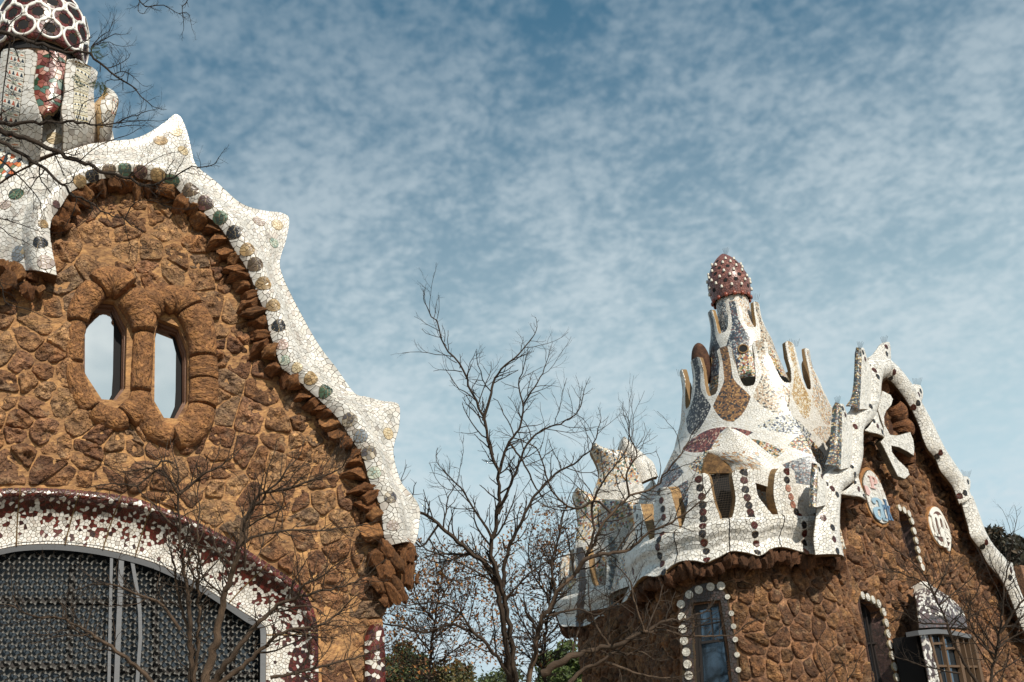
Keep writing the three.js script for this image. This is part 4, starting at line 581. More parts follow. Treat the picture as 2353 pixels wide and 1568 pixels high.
// ================================================================ RIGHT GATEHOUSE
const RP = wallPlane(at(1932, 1290, 24), 43, 133);
const R_ = (x, y, off = 0) => st(RP, x, y, off);
const gateR = thing('gatehouse', onPl(RP, 0, 0), 'far gatehouse at the right with mosaic cone roof and a red capped tower', 'gatehouse');
const pal = (a) => a.map(lin);
const PAL = {
  navy: pal(['#191d28', '#2b303d', '#b8b5aa', '#3a3c44', '#20222a', '#6a6c70']), amber: pal(['#8a5a1a', '#a8701f', '#1e2230', '#6b4416', '#c08a34', '#9a6420']), floral: pal(['#d8cdb4', '#e0d8c4', '#b89468', '#3a3834', '#c8a884', '#d4c8b0']),
  gold: pal(['#d8b878', '#e4d8bc', '#b88c44', '#ece4d0', '#cfa45a']), bluew: pal(['#dfe0da', '#4a5e7e', '#c8d0d4', '#2c3e5c', '#d8d4c4', '#b8b094', '#e4e4de']), red: pal(['#7a2e2c', '#94443c', '#2a2a38', '#a05a48', '#c8a48c', '#6a2c30']),
  multi: pal(['#1f4a6a', '#c08a2c', '#b0502c', '#dcd4c0', '#2c5a3c', '#24242c', '#d8c89c', '#e4e0d4', '#7a8a94', '#d8a040']), steel: pal(['#5c6c7c', '#3c4854', '#8a98a0', '#b4b8b6', '#242a34', '#8c5a44', '#46586a']), pale: pal(['#e0d8c4', '#d8b890', '#e6e2d8', '#c08a50', '#e8e4dc', '#a8b0b4', '#dcc8a4']),
  horn: pal(['#1f3a52', '#2c4a3a', '#a8842f', '#24242c', '#c8b890', '#7a4a2c', '#8a9494', '#3a2c24', '#4a5a64']), blue: pal(['#32465c', '#4a6076', '#1e2a3c', '#9aa4a8', '#c0c0b8', '#283848', '#7a4038']), sunny: pal(['#d8a82c', '#c0802c', '#e0d8c0', '#2c4a6a', '#e8e4d8', '#a84a2c', '#d8c48c', '#5a7a4a'])
};
const pick = (P, c) => { const k = vary(P[Math.floor(c.r3 * P.length * 0.9999)], 0.85 + 0.35 * c.r2), g = 0.3 * k[0] + 0.5 * k[1] + 0.2 * k[2]; return k.map((x) => mix(mix(x, g, 0.22), 0.42, 0.10)); };
{
  const mortR = (x, y, z) => vary(lin('#b3896a'), 0.85 + 0.4 * fbm3(x * 1.3, y * 1.3, z * 1.3, 3));
  const stR = ['#8f6748', '#9b714e', '#7f5b40', '#a57a55', '#926b4e', '#83603f', '#b0855c'].map(lin), stonePickR = (r, r2) => vary(stR[Math.floor(r * 6.99)], 0.75 + 0.5 * r2);
  const interp = (T) => (x) => { if (x <= T[0][0]) return T[0][1]; for (let i = 1; i < T.length; i++) if (x <= T[i][0]) return mix(T[i - 1][1], T[i][1], (x - T[i - 1][0]) / (T[i][0] - T[i - 1][0])); return T[T.length - 1][1]; };
  const dRb = interp([[1428, 27.0], [1440, 26.0], [1452, 25.1], [1469, 24.2], [1490, 23.5], [1521, 22.95], [1552, 22.65], [1598, 22.35], [1646, 22.2], [1709, 22.15], [1796, 22.4], [1862, 22.9], [1900, 23.3], [1932, 23.75]]);
  const dLb = interp([[1278, 32.0], [1300, 30.7], [1344, 29.8], [1400, 29.3], [1431, 29.2], [1447, 29.3]]);
  const rise = (y, y0, d) => (y0 - y) * d / 2353 * 0.414;                 // a vertical line moves away from the lens as it rises
  const pR = (x, y) => { const d = dRb(x); return at(x, y, d + rise(y, 1285, d)); }, pL = (x, y) => { const d = dLb(x); return at(x, y, d + rise(y, 1430, d)); };
  const med = (S, parent, d0) => (x, y, p, rq, o) => { const [u, v] = S.find(x, y), d = toPix(S.pos(u, v))[2]; medallion(S, u, v, rq * d / 2353, p, parent, o); };
  const OCT = { sides: 8, pie: true, h: 0.014, grout: '#9a8468' };

  const holed = (nu, nv, fn, col, uvf) => { const g = grid(nu, nv, fn, col, uvf), ix = g.index.array, P = g.attributes.position, k = []; const sd = polySdf([[1604, 1620], [1596, 1470], [1594, 1392], [1652, 1386], [1668, 1480], [1681, 1620]]); for (let i = 0; i < ix.length; i += 3) { const c = V(0, 0, 0); for (let j = 0; j < 3; j++) c.add(V(P.getX(ix[i + j]), P.getY(ix[i + j]), P.getZ(ix[i + j]))); c.divideScalar(3); const [x, y] = toPix(c); if (y < 1000 || y > 1640 || sd(x, y) < 0) k.push(ix[i], ix[i + 1], ix[i + 2]); } g.setIndex(k); return g; };
  // ---- rotunda wall under the parapet
  const plan = [[1322, 30.6], [1336, 30.0], [1400, 29.3], [1450, 28.4], [1478, 26.6], [1490, 25.2], [1505, 24.0], [1530, 23.2], [1572, 22.65], [1630, 22.35], [1690, 22.25], [1770, 22.35], [1840, 22.65], [1900, 22.98], [1938, 23.4], [1968, 23.98]].map(([x, d]) => at(x, 1400, d).setY(0));
  const planC = new THREE.CatmullRomCurve3(plan, false, 'centripetal'), planL = planC.getLength(), topY = at(1700, 1268, 22.6).y + 0.05;
  const rotS = { L: planL, pos: (u, v) => planC.getPointAt(clamp(u / planL)).setY(v), nrm: (u) => { const t = planC.getTangentAt(clamp(u / planL)); return V(-t.z, 0, t.x); }, flip: false, holes: [] };
  { const n = rotS.nrm(planL / 2); if (n.dot(EYE.clone().sub(rotS.pos(planL / 2, 1))) < 0) rotS.nrm = (u) => { const t = planC.getTangentAt(clamp(u / planL)); return V(t.z, 0, -t.x); }; rotS.flip = V().subVectors(rotS.pos(planL / 2 + 0.1, 2), rotS.pos(planL / 2, 2)).cross(V(0, 1, 0)).dot(rotS.nrm(planL / 2)) < 0; }
  const rfind = (x, y) => { let b = 1e9, r = null; for (let i = 0; i <= 300; i++) { const p = rotS.pos(planL * i / 300, 1), q = toPix(p.clone().setY(3)); for (let k = 0; k < 1; k++) { const u = planL * i / 300, lo = 0, hi = topY; let a = lo, c = hi; for (let it = 0; it < 24; it++) { const m = (a + c) / 2; toPix(rotS.pos(u, m))[1] > y ? a = m : c = m; } const d = Math.abs(toPix(rotS.pos(u, a))[0] - x); if (d < b) { b = d; r = [u, a]; } } } return r; };
  const rot = part('rotunda_wall', holed(300, 110, (s, t) => rotS.pos(s * planL, t * topY), (s, t, q) => mortR(q.x, q.y, q.z), (s, t) => [s * planL, t * topY]), M.mortar, gateR);
  // ---- facade wall
  const wallQ = [[1944, 1560], [1944, 1290], [1944, 1200], [1940, 1120], [1958, 1050], [1976, 985], [1996, 915], [2014, 868], [2046, 872], [2074, 905], [2096, 945], [2122, 995], [2150, 1040], [2180, 1092], [2222, 1155], [2262, 1220], [2288, 1290], [2342, 1400], [2420, 1560], [2480, 1700]];
  const wall = wallQ.map((p) => R_(...p)); wall.push([wall[wall.length - 1][0], 0], [wall[0][0], 0]);
  const w2 = [[1972, 1390], [1972, 1373], [1984, 1372], [1999, 1378], [2013, 1387], [2025, 1404], [2031, 1456], [2054, 1568], [2072, 1660], [2022, 1660], [2004, 1568]].map((p) => R_(...p));
  const w3 = [[2063, 1194], [2063, 1172], [2072, 1174], [2084, 1182], [2091, 1196], [2096, 1226], [2106, 1273], [2110, 1296], [2091, 1291]].map((p) => R_(...p));
  const w4 = [[2040, 1000], [2034, 960], [2038, 925], [2046, 912], [2058, 922], [2075, 960], [2090, 1000], [2098, 1040], [2092, 1066], [2060, 1040]].map((p) => R_(...p));
  const facade = part('wall', paint(slab(RP, wall, 0, 0.5, [w2.slice().reverse(), w3.slice().reverse()]), mortR), M.mortar, gateR);
  part('back_wall', paint((() => { const H = 6, g = new THREE.BoxGeometry(0.4, H, 7); const c = onPl(RP, wall[wall.length - 2][0] - 0.3, H / 2, -3.6); g.applyMatrix4(new THREE.Matrix4().makeBasis(RP.u, V(0, 1, 0), RP.n).setPosition(c)); return g; })(), mortR), M.mortar, gateR);
  // ---- W1: the tall window in the rotunda
  const o1 = at(1572, 1400, 22.60), o2 = at(1694, 1400, 22.18), u1 = o2.clone().sub(o1).setY(0).normalize(), n1 = u1.clone().cross(V(0, 1, 0)); if (n1.dot(EYE.clone().sub(o1)) < 0) n1.negate();
  const WP = { o: o1.clone(), u: u1, n: n1 }, W_ = (x, y, off = 0) => st(WP, x, y, off);
  const sOut = [[1566, 1600], [1569, 1487], [1562, 1400], [1574, 1361], [1592, 1347], [1624, 1339], [1655, 1344], [1670, 1370], [1680, 1429], [1694, 1516], [1700, 1600]].map((p) => W_(...p, 0.14)), sIn = [[1600, 1600], [1592, 1470], [1590, 1386], [1655, 1380], [1672, 1480], [1685, 1600]].map((p) => W_(...p, 0.14));
  { // surround as a ring of shards, window inside
    const ringPoly = smoothClosed(sOut.slice(1, -1), 40); const outer = [sOut[0], ...sOut.slice(1, -1), sOut[sOut.length - 1]];
    const g = slab(WP, outer, 0.13, 0.5, []); const sur = new THREE.Group(); sur.name = 'window_surround'; gateR.add(sur);
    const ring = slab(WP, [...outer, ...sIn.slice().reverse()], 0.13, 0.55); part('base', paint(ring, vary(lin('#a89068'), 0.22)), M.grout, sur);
    const sdO = polySdf(outer), sdN = polySdf(sIn), S = planeSurf(WP, 0.13); S.mask = (m) => m; const bb = [Math.min(...outer.map((p) => p[0])), Math.max(...outer.map((p) => p[0])), Math.min(...outer.map((p) => p[1])), Math.max(...outer.map((p) => p[1]))];
    const brn = pal(['#2c1814', '#3a201a', '#241614', '#46281f', '#1c1416']);
    const discs = [[1657, 1347], [1633, 1349], [1606, 1356], [1584, 1367], [1565, 1389], [1567, 1418], [1569, 1446], [1572, 1473], [1577, 1499], [1580, 1527], [1583, 1553], [1586, 1582], [1672, 1372], [1681, 1410], [1686, 1440], [1690, 1470], [1694, 1505], [1697, 1540]];
    const SS = { ...S, find: null, holes: [] };
    discs.forEach(([x, y], i) => { const [s, t] = W_(x, y, 0.15); medallion(SS, s, t, (i < 12 ? 9.6 : 6) * 22.4 / 2353, 'white', sur, { sides: 20, cell: 0.55, gap: 0.05, h: 0.03 }); });
    const hs = SS.holes; S.mask = () => (a, b) => { let d = Math.min(sdO(a, b) - 0.01, -sdN(a, b) - 0.01); for (const h of hs) d = Math.min(d, Math.hypot(a - h[0], b - h[1]) - h[2]); return d; };
    mosaic(S, { u0: bb[0], u1: bb[1], v0: Math.max(bb[2], W_(1620, 1600)[1]), v1: bb[3], size: 0.062, gap: 0.009, seed: 61, h: 0.012 }, (c) => pick(brn, c), sur, 'tile', 'small_tiles', M.tileMatt, 60);
    const w = new THREE.Group(); w.name = 'window'; gateR.add(w);
    const fr = [[1592, 1600], [1592, 1470], [1592, 1388], [1654, 1382], [1671, 1480], [1684, 1600]].map((p) => W_(...p, -0.05)), gl = [[1612, 1594], [1608, 1500], [1604, 1404], [1650, 1393], [1664, 1480], [1679, 1594]].map((p) => W_(...p, -0.05));
    part('recess', paint(slab(WP, fr, -0.02, 0.1, [gl.slice().reverse()]), [1, 1, 1]), M.blackwood, w); part('pane', paint(slab(WP, gl, -0.07, 0.01), [1, 1, 1]), M.glass, w);
    const rl = (a, b, wd) => part('glazing_bar', beam(hit(WP, ...a, -0.03), hit(WP, ...b, -0.03), u1.clone().multiplyScalar(wd), n1.clone().multiplyScalar(0.05)), M.blackwood, w); rl([1610, 1478], [1672, 1470], 0.05); rl([1606, 1438], [1662, 1428], 0.022); rl([1632, 1398], [1640, 1475], 0.022); rl([1605, 1405], [1614, 1570], 0.05);
  }
  // ---- stones of the rotunda and the facade
  const w1Sd = polySdf(sOut.map((p, i) => { const q = [[1562, 1600], [1563, 1487], [1556, 1400], [1568, 1358], [1590, 1342], [1624, 1334], [1660, 1338], [1676, 1368], [1686, 1429], [1698, 1516], [1704, 1600]][i]; return rfind(...q); }));
  const t0 = rfind(1700, 1590)[1];
  { const cs = cells({ u0: 0, u1: planL, v0: t0 - 0.4, v1: topY, size: 0.34, gap: 0.03, seed: 71, drop: 0.2, jit: 0.46, m: (u, v) => Math.min(topY - v, -w1Sd(u, v)) });
    pieces(cs.map((c) => ({ p: rotS.pos(...c.c), area: c.area, make: () => ruggedStone(c, rotS, 0.055, stonePickR(c.r, c.r2), { n: 20, tilt: 0.25, freq: 6, amp: 0.9 }) })), 'stone', 'loose_stones', M.stone, rot); }
  const medA = [[1985, 1093], [1996, 1081], [2010, 1091], [2021, 1109], [2029, 1128], [2037, 1150], [2043, 1172], [2040, 1199], [2028, 1204], [2013, 1194], [2001, 1176], [1992, 1152], [1986, 1130], [1982, 1110]].map((p) => R_(...p, 0.13));
  const medB = [[2135, 1188], [2144, 1167], [2157, 1171], [2172, 1196], [2183, 1226], [2185, 1255], [2180, 1267], [2172, 1256], [2160, 1253], [2145, 1232], [2137, 1208]].map((p) => R_(...p, 0.13));
  const bayFoot = [[2120, 1600], [2110, 1450], [2104, 1360], [2128, 1342], [2190, 1378], [2226, 1440], [2270, 1600]].map((p) => R_(...p, 0.2));
  const sdWall = polySdf(wall), ex = [w2, w3, medA, medB, bayFoot].map(polySdf);
  { const S = planeSurf(RP, -0.015), s = wall.map((p) => p[0]); const cs = cells({ u0: Math.min(...s), u1: Math.max(...s), v0: R_(1990, 1640)[1], v1: Math.max(...wall.map((p) => p[1])), size: 0.36, gap: 0.03, seed: 73, drop: 0.22, jit: 0.46, m: (a, b) => Math.min(sdWall(a, b), ...ex.map((e) => -e(a, b) - 0.05)) });
    pieces(cs.map((c) => ({ p: S.pos(...c.c), area: c.area, make: () => ruggedStone(c, S, 0.075, stonePickR(c.r, c.r2), { n: 20, tilt: 0.35, freq: 5, amp: 1.0 }) })), 'stone', 'loose_stones', M.stone, facade); }
  // ---- W2, W3: arched windows with mosaic reveals and white discs
  const discWin = (poly, discs, frameQ, bars, seed) => {
    const w = new THREE.Group(); w.name = 'window'; gateR.add(w);
    const A = poly.map(([s, t]) => onPl(RP, s, t, 0.05)), B = poly.map(([s, t]) => onPl(RP, s, t, -0.42));
    const S = ribbon([...A, A[0]], [...B, B[0]], () => 0, { n: 400 });
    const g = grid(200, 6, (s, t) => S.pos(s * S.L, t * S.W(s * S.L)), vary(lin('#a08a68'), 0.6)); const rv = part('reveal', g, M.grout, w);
    const brn = pal(['#4a2a24', '#5c3a32', '#3a221e', '#6c4a40', '#54302a']);
    mosaic(S, { u0: 0, u1: S.L, v0: 0, v1: S.Wmax, size: 0.055, gap: 0.008, seed, h: 0.008 }, (c) => pick(brn, c), rv, 'tile', 'small_tiles', M.tileMatt, 40);
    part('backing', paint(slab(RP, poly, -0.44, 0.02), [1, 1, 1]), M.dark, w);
    part('frame', paint(slab(RP, poly, -0.28, 0.05, [poly.map((p) => { const c = poly.reduce((a, q) => [a[0] + q[0] / poly.length, a[1] + q[1] / poly.length], [0, 0]), d = [p[0] - c[0], p[1] - c[1]], l = Math.hypot(...d); return [c[0] + d[0] * (1 - 0.09 / l), c[1] + d[1] * (1 - 0.09 / l)]; }).reverse()]), [1, 1, 1]), M.blackwood, w);
    part('pane', paint(slab(RP, poly, -0.33, 0.01), [1, 1, 1]), M.glass, w);
    for (const [a, b, wd] of bars) part('glazing_bar', beam(hit(RP, ...a, -0.25), hit(RP, ...b, -0.25), RP.u.clone().multiplyScalar(wd), RP.n.clone().multiplyScalar(0.05)), M.blackwood, w);
    const PS = { ...planeSurf(RP, 0.05), holes: [] };
    for (const [x, y, r] of discs) { const [s, t] = R_(x, y, 0.06); const m = medallion(PS, s, t, r * toPix(onPl(RP, s, t))[2] / 2353, 'white', w, { sides: 20, cell: 0.55, gap: 0.05, h: 0.03 }); m.name = 'disc'; }
  };
  discWin(w2, [[1981, 1369, 9], [1993, 1373, 9.4], [2005, 1379, 9.6], [2018, 1388, 9.7], [2030, 1407, 9.8], [2036, 1432, 9.8], [2040, 1457, 9.8], [2045, 1482, 9.8], [2050, 1507, 9.8], [2055, 1533, 9.8], [2060, 1557, 9.8], [2066, 1583, 9.8]], null, [[[1976, 1400], [2010, 1590], 0.03], [[1986, 1398], [2016, 1570], 0.05], [[1985, 1480], [2012, 1478], 0.04]], 81);
  discWin(w3, [[2066, 1168, 8], [2077, 1173, 8.2], [2088, 1181, 8.4], [2095, 1198, 8.4], [2100, 1221, 8.6], [2105, 1243, 8.6], [2109, 1264, 8.6], [2113, 1286, 8.6], [2119, 1304, 8.6]], null, [], 83);
  // ---- the two lettered medallions
  const font = await new FontLoader().loadAsync('fonts/droid/droid_serif_bold.typeface.json');
  const textOn = (str, q0, q1, off, mat, parent) => { // q0 lower left, q1 upper right, in the picture; laid on the wall plane
    const a = R_(...q0, off), b = R_(...q1, off); const g = new TextGeometry(str, { font, size: 1, depth: 0.1, curveSegments: 8, bevelEnabled: false }); g.computeBoundingBox(); const B = g.boundingBox, P = g.attributes.position;
    for (let i = 0; i < P.count; i++) { const s = mix(a[0], b[0], (P.getX(i) - B.min.x) / (B.max.x - B.min.x)), t = mix(a[1], b[1], (P.getY(i) - B.min.y) / (B.max.y - B.min.y)); const q = onPl(RP, s, t, off + P.getZ(i) * 0.3); P.setXYZ(i, q.x, q.y, q.z); } g.computeVertexNormals(); return part('lettering', paint(g, [1, 1, 1]), mat, parent); };
  const gl = (h, r = 0.3) => new THREE.MeshPhysicalMaterial({ color: new THREE.Color(h), roughness: r, clearcoat: 0.3 });
  const bluM = gl('#8fabbd'), bluD = gl('#4a6a8c'), pinkM = gl('#d2aba2'), whtM = gl('#e6e2d8'), brnM = gl('#5a3422', 0.5), crustM = new THREE.MeshStandardMaterial({ color: new THREE.Color('#9a6c40'), roughness: 0.9, bumpMap: stoneBump, bumpScale: 0.03 });
  {
    const g = new THREE.Group(); g.name = 'lettered_medallion'; gateR.add(g);
    const grow = (poly, k) => { const c = poly.reduce((a, q) => [a[0] + q[0] / poly.length, a[1] + q[1] / poly.length], [0, 0]); return smoothClosed(poly.map((p) => { const d = [p[0] - c[0], p[1] - c[1]], l = Math.hypot(...d); return [c[0] + d[0] * (1 + k / l), c[1] + d[1] * (1 + k / l)]; }), 60); };
    part('crust', paint(slab(RP, grow(medA, 0.07), 0.10, 0.25, [], 0.02), [1, 1, 1]), crustM, g);
    const S = planeSurf(RP, 0.144), f = part('field', paint(slab(RP, grow(medA, 0), 0.13, 0.1, [], 0.012), vary(groutGrey, 1)), M.grout, g); const sd = polySdf(grow(medA, 0)); S.mask = () => (a, b) => sd(a, b) - 0.01; const xs = medA.map((p) => p[0]), ys = medA.map((p) => p[1]);
    mosaic(S, { u0: Math.min(...xs), u1: Math.max(...xs), v0: Math.min(...ys), v1: Math.max(...ys), size: 0.09, gap: 0.006, seed: 91, h: 0.012 }, (c) => whitePick(c.r, c.r2), f, 'tile', 'small_tiles', M.tile, 40);
    textOn('a', [2010, 1194], [2027, 1148], 0.160, bluM, g); textOn('rk', [2031, 1194], [2040, 1150], 0.160, bluD, g); textOn('P', [2000, 1122], [2012, 1098], 0.160, pinkM, g);
    part('pink_petal', paint(slab(RP, [[1984, 1116], [1991, 1118], [1998, 1130], [1996, 1140], [1990, 1136]].map((p) => R_(...p, 0.15)), 0.18, 0.03), [1, 1, 1]), pinkM, g);
    const h = new THREE.Group(); h.name = 'lettered_medallion'; gateR.add(h);
    part('crust', paint(slab(RP, grow(medB, 0.03), 0.10, 0.25, [], 0.02), [1, 1, 1]), crustM, h); part('ring', paint(slab(RP, grow(medB, 0), 0.14, 0.12, [], 0.012), [1, 1, 1]), whtM, h); part('field', paint(slab(RP, grow(medB, -0.12), 0.16, 0.03), [1, 1, 1]), brnM, h);
    textOn('m', [2148, 1232], [2167, 1186], 0.162, whtM, h); textOn('p', [2168, 1258], [2179, 1216], 0.165, whtM, h); 
  }
  // ---- parapet of the near lobe
  const fBand = (f) => { const T = [[0, 0.12], [0.14, 0.05], [0.32, -0.01], [0.5, 0.04], [0.68, 0.12], [0.85, 0.13], [0.95, 0.08], [1, 0.0]]; for (let i = 1; i < T.length; i++) if (f <= T[i][0]) { const k = (f - T[i - 1][0]) / (T[i][0] - T[i - 1][0]); return mix(T[i - 1][1], T[i][1], k * k * (3 - 2 * k)); } return 0; };
  const bandQ = [[1884, 1270, 1884, 1187], [1862, 1276, 1870, 1187], [1834, 1271, 1850, 1187], [1796, 1261, 1806, 1183], [1768, 1264, 1770, 1184], [1740, 1280, 1740, 1188], [1709, 1273, 1706, 1190], [1678, 1271, 1676, 1191], [1646, 1287, 1650, 1194], [1625, 1297, 1625, 1200], [1598, 1292, 1598, 1206], [1570, 1294, 1570, 1214], [1552, 1303, 1550, 1220], [1521, 1327, 1520, 1231], [1490, 1327, 1495, 1242], [1469, 1348, 1475, 1250], [1452, 1380, 1462, 1254], [1440, 1388, 1452, 1260]];
  const bA = bandQ.map((p) => pR(p[0], p[1])), bB = bandQ.map((p) => pR(p[2], p[3])), bandS = ribbon(bA, bB, fBand, { smooth: 3 });
  const para = part('parapet', bandS.solid(300, 22, 0.28, (s, t, q) => vary(groutGrey, 0.95), cream), M.grout, gateR);
  const white = (c) => { const k = c.r3, w = vary(whiteTones[Math.floor(c.r * 4.99)], 0.84 + 0.1 * c.r2); return k < 0.07 ? vary(w, 0.66) : k < 0.25 ? vary(w, 0.82) : w; };
  const smoothWhite = (c) => vary(whiteTones[Math.floor(c.r * 4.99)], c.r3 < 0.08 ? 0.8 : 0.88 + 0.08 * c.r2);
  const bm = med(bandS, para), cq = (x, y) => [1263.8 + x / 2.874, 947.8 + y / 2.874];
  const oct = (fn, list, r = 8.7) => { for (const [x, y, k] of list) fn(...cq(x, y), k === 'r' ? 'octred' : k === 'b' ? 'octblk' : 'octpale', r, OCT); };
  oct(bm, [[1010, 752, 'r'], [1008, 802, 'b'], [1020, 862, 'r'], [1033, 922, 'b'], [1038, 978, 'r'], [1349, 747, 'r'], [1355, 808, 'b'], [1361, 870, 'r'], [1370, 928, 'b'], [1676, 744, 'b'], [1678, 800, 'r'], [1676, 862, 'b'], [1690, 920, 'p'], [742, 797, 'r'], [720, 840, 'b'], [712, 890, 'r'], [728, 948, 'b'], [746, 1003, 'r'], [752, 1056, 'b'], [553, 1050, 'r'], [570, 1105, 'b']]);
  mosaic(bandS, { u0: 0, u1: bandS.L, v0: 0, v1: bandS.Wmax, size: 0.078, gap: 0.008, seed: 101, h: 0.011, jit: 0.46 }, white, para, 'tile', 'small_tiles', M.tile);
  for (const [x, y] of [[835, 880], [1185, 800], [1525, 780], [1805, 780]]) { const u = bandS.find(...cq(x, y))[0], pts = []; for (let k = 0; k <= 14; k++) { const v = bandS.W(u) * k / 14; pts.push(bandS.pos(u, v).addScaledVector(bandS.nrm(u, Math.max(v, 0.02)), 0.012)); } part('expansion_joint', tube(pts, () => 0.012, 5, lin('#2a241c')), M.grout, para); }
  // merlons
  const mer = (pairs, place, parent, th = 0.24, bulge = 0.06) => { const S = ribbon(pairs.map((p) => place(p[0], p[1])), pairs.map((p) => place(p[2], p[3])), (f) => bulge * Math.sin(Math.PI * f), { smooth: 3 }); S.m = part('merlon', S.solid(40, 10, th, groutGrey, vary(cream, 0.95)), M.grout, parent); return S; };
  const fillMer = (S, seed, col = white, most = 40, size = 0.075) => mosaic(S, { u0: 0, u1: S.L, v0: 0, v1: S.Wmax, size, gap: 0.007, seed, h: 0.011 }, col, S.m, 'tile', 'small_tiles', M.tile, most);
  const Ma = mer([[1560, 1222, 1656, 1198], [1572, 1200, 1652, 1180], [1578, 1175, 1644, 1160], [1582, 1140, 1637, 1130], [1581, 1112, 1632, 1104], [1585, 1098, 1629, 1093], [1594, 1091, 1620, 1088]], pR, gateR);
  oct(med(Ma, Ma.m), [[980, 443, 'r'], [992, 500, 'b'], [1004, 557, 'r'], [1010, 612, 'b'], [1012, 660, 'r'], [1014, 706, 'b']]); fillMer(Ma, 111);
  const Mb = mer([[1680, 1196, 1786, 1190], [1684, 1184, 1772, 1180], [1688, 1165, 1756, 1160], [1690, 1143, 1742, 1140], [1685, 1110, 1736, 1108], [1682, 1090, 1734, 1086], [1690, 1081, 1725, 1077]], pR, gateR);
  oct(med(Mb, Mb.m), [[1276, 393, 'b'], [1282, 450, 'r'], [1291, 510, 'b'], [1303, 563, 'r'], [1313, 615, 'b'], [1323, 661, 'r'], [1332, 694, 'b']]); fillMer(Mb, 113);
  const Mc = mer([[1790, 1192, 1870, 1194], [1786, 1176, 1856, 1180], [1780, 1155, 1842, 1160], [1777, 1130, 1834, 1138], [1779, 1100, 1828, 1105], [1782, 1086, 1825, 1086], [1789, 1077, 1818, 1076]], pR, gateR);
  oct(med(Mc, Mc.m), [[1561, 390, 'r'], [1564, 448, 'b'], [1572, 503, 'p'], [1590, 560, 'p'], [1603, 611, 'p'], [1625, 658, 'b'], [1648, 692, 'r']]); fillMer(Mc, 115);
  const Me = mer([[1505, 1240, 1563, 1222], [1505, 1215, 1560, 1205], [1503, 1180, 1553, 1172], [1505, 1150, 1545, 1142], [1508, 1132, 1541, 1127], [1515, 1122, 1534, 1119]], pR, gateR, 0.3);
  oct(med(Me, Me.m), [[719, 524, 'b'], [737, 583, 'r'], [748, 640, 'b'], [752, 695, 'r']], 8); fillMer(Me, 117);
  const Mf = mer([[1458, 1258, 1494, 1246], [1461, 1235, 1490, 1228], [1459, 1200, 1482, 1200], [1455, 1176, 1476, 1175], [1456, 1162, 1472, 1158]], pR, gateR, 0.3);
  oct(med(Mf, Mf.m), [[565, 640, 'r'], [577, 690, 'b']], 7); fillMer(Mf, 119);
  // dark opening with a pigeon net between two merlons
  {
    const o = [[1632, 1092], [1684, 1085], [1688, 1140], [1684, 1195], [1655, 1197], [1640, 1150]], d = (x, y) => { const q = 22.75 + rise(y, 1285, 22.5); return at(x, y, q); }; const P = o.map((p) => d(...p)), b = new Bag(); for (let i = 1; i < P.length - 1; i++) b.tri(P[0], P[i], P[i + 1], [1, 1, 1], [0, 0], [0, 0], [0, 0]);
    const w = new THREE.Group(); w.name = 'netted_opening'; gateR.add(w); part('opening', b.geo(), M.dark, w);
    const wires = []; const wm = new THREE.MeshStandardMaterial({ color: new THREE.Color(0.09, 0.07, 0.05), roughness: 0.8 }); for (let k = 1; k < 11; k++) wires.push(tube([at(mix(1634, 1684, k / 11), mix(1094, 1087, k / 11), 22.95), at(mix(1654, 1686, k / 11), 1194, 22.72)], () => 0.0026, 4)); for (let k = 1; k < 20; k++) wires.push(tube([at(mix(1634, 1654, k / 20), mix(1093, 1196, k / 20), mix(22.95, 22.72, k / 20)), at(mix(1684, 1686, k / 20), mix(1087, 1194, k / 20), mix(22.95, 22.72, k / 20))], () => 0.0026, 4)); part('net', merge(wires), wm, w);
  }
  // ---- parapet of the far left lobe
  const bl = [[1446, 1400, 1442, 1338], [1417, 1420, 1431, 1338], [1400, 1419, 1412, 1341], [1382, 1419, 1393, 1344], [1365, 1433, 1368, 1347], [1344, 1442, 1344, 1356], [1320, 1441, 1326, 1364], [1299, 1440, 1308, 1369], [1287, 1412, 1290, 1374], [1279, 1392, 1281, 1380]];
  const blS = ribbon(bl.map((p) => pL(p[0], p[1])), bl.map((p) => pL(p[2], p[3])), fBand, { smooth: 3 }); const para2 = part('parapet', blS.solid(140, 20, 0.28, groutGrey, cream), M.grout, gateR);
  const L1 = mer([[1318, 1372, 1370, 1350], [1322, 1350, 1362, 1340], [1325, 1320, 1356, 1315], [1322, 1285, 1352, 1282], [1320, 1262, 1346, 1256]], pL, gateR), L2 = mer([[1392, 1348, 1442, 1341], [1394, 1320, 1440, 1316], [1394, 1290, 1438, 1290], [1392, 1250, 1434, 1250], [1392, 1236, 1431, 1233]], pL, gateR);
  const strip = (x0, w0, P) => (c, S) => { const [x, y] = toPix(S.pos(...c.c)); return Math.abs(x - x0(y)) < w0 ? pick(P, c) : white(c); };
  const s1 = strip((y) => mix(1332, 1338, clamp((y - 1260) / 180)) + 5 * Math.sin((y - 1260) / 38), 8.5, pal(['#3a2a26', '#4a342e', '#2c2422', '#58443a'])), s2 = strip((y) => mix(1406, 1412, clamp((y - 1235) / 190)) + 2 * Math.sin((y - 1240) / 30), 8.5, pal(['#3a5058', '#5c7078', '#8a9694', '#2a3c44', '#a09a80']));
  const both = (c, S) => { const [x] = toPix(S.pos(...c.c)); return x < 1370 ? s1(c, S) : s2(c, S); };
  fillMer(L1, 121, (c) => s1(c, L1), 20); fillMer(L2, 123, (c) => s2(c, L2), 20);
  mosaic(blS, { u0: 0, u1: blS.L, v0: 0, v1: blS.Wmax, size: 0.08, gap: 0.008, seed: 125, h: 0.011 }, (c) => both(c, blS), para2, 'tile', 'small_tiles', M.tile, 150);
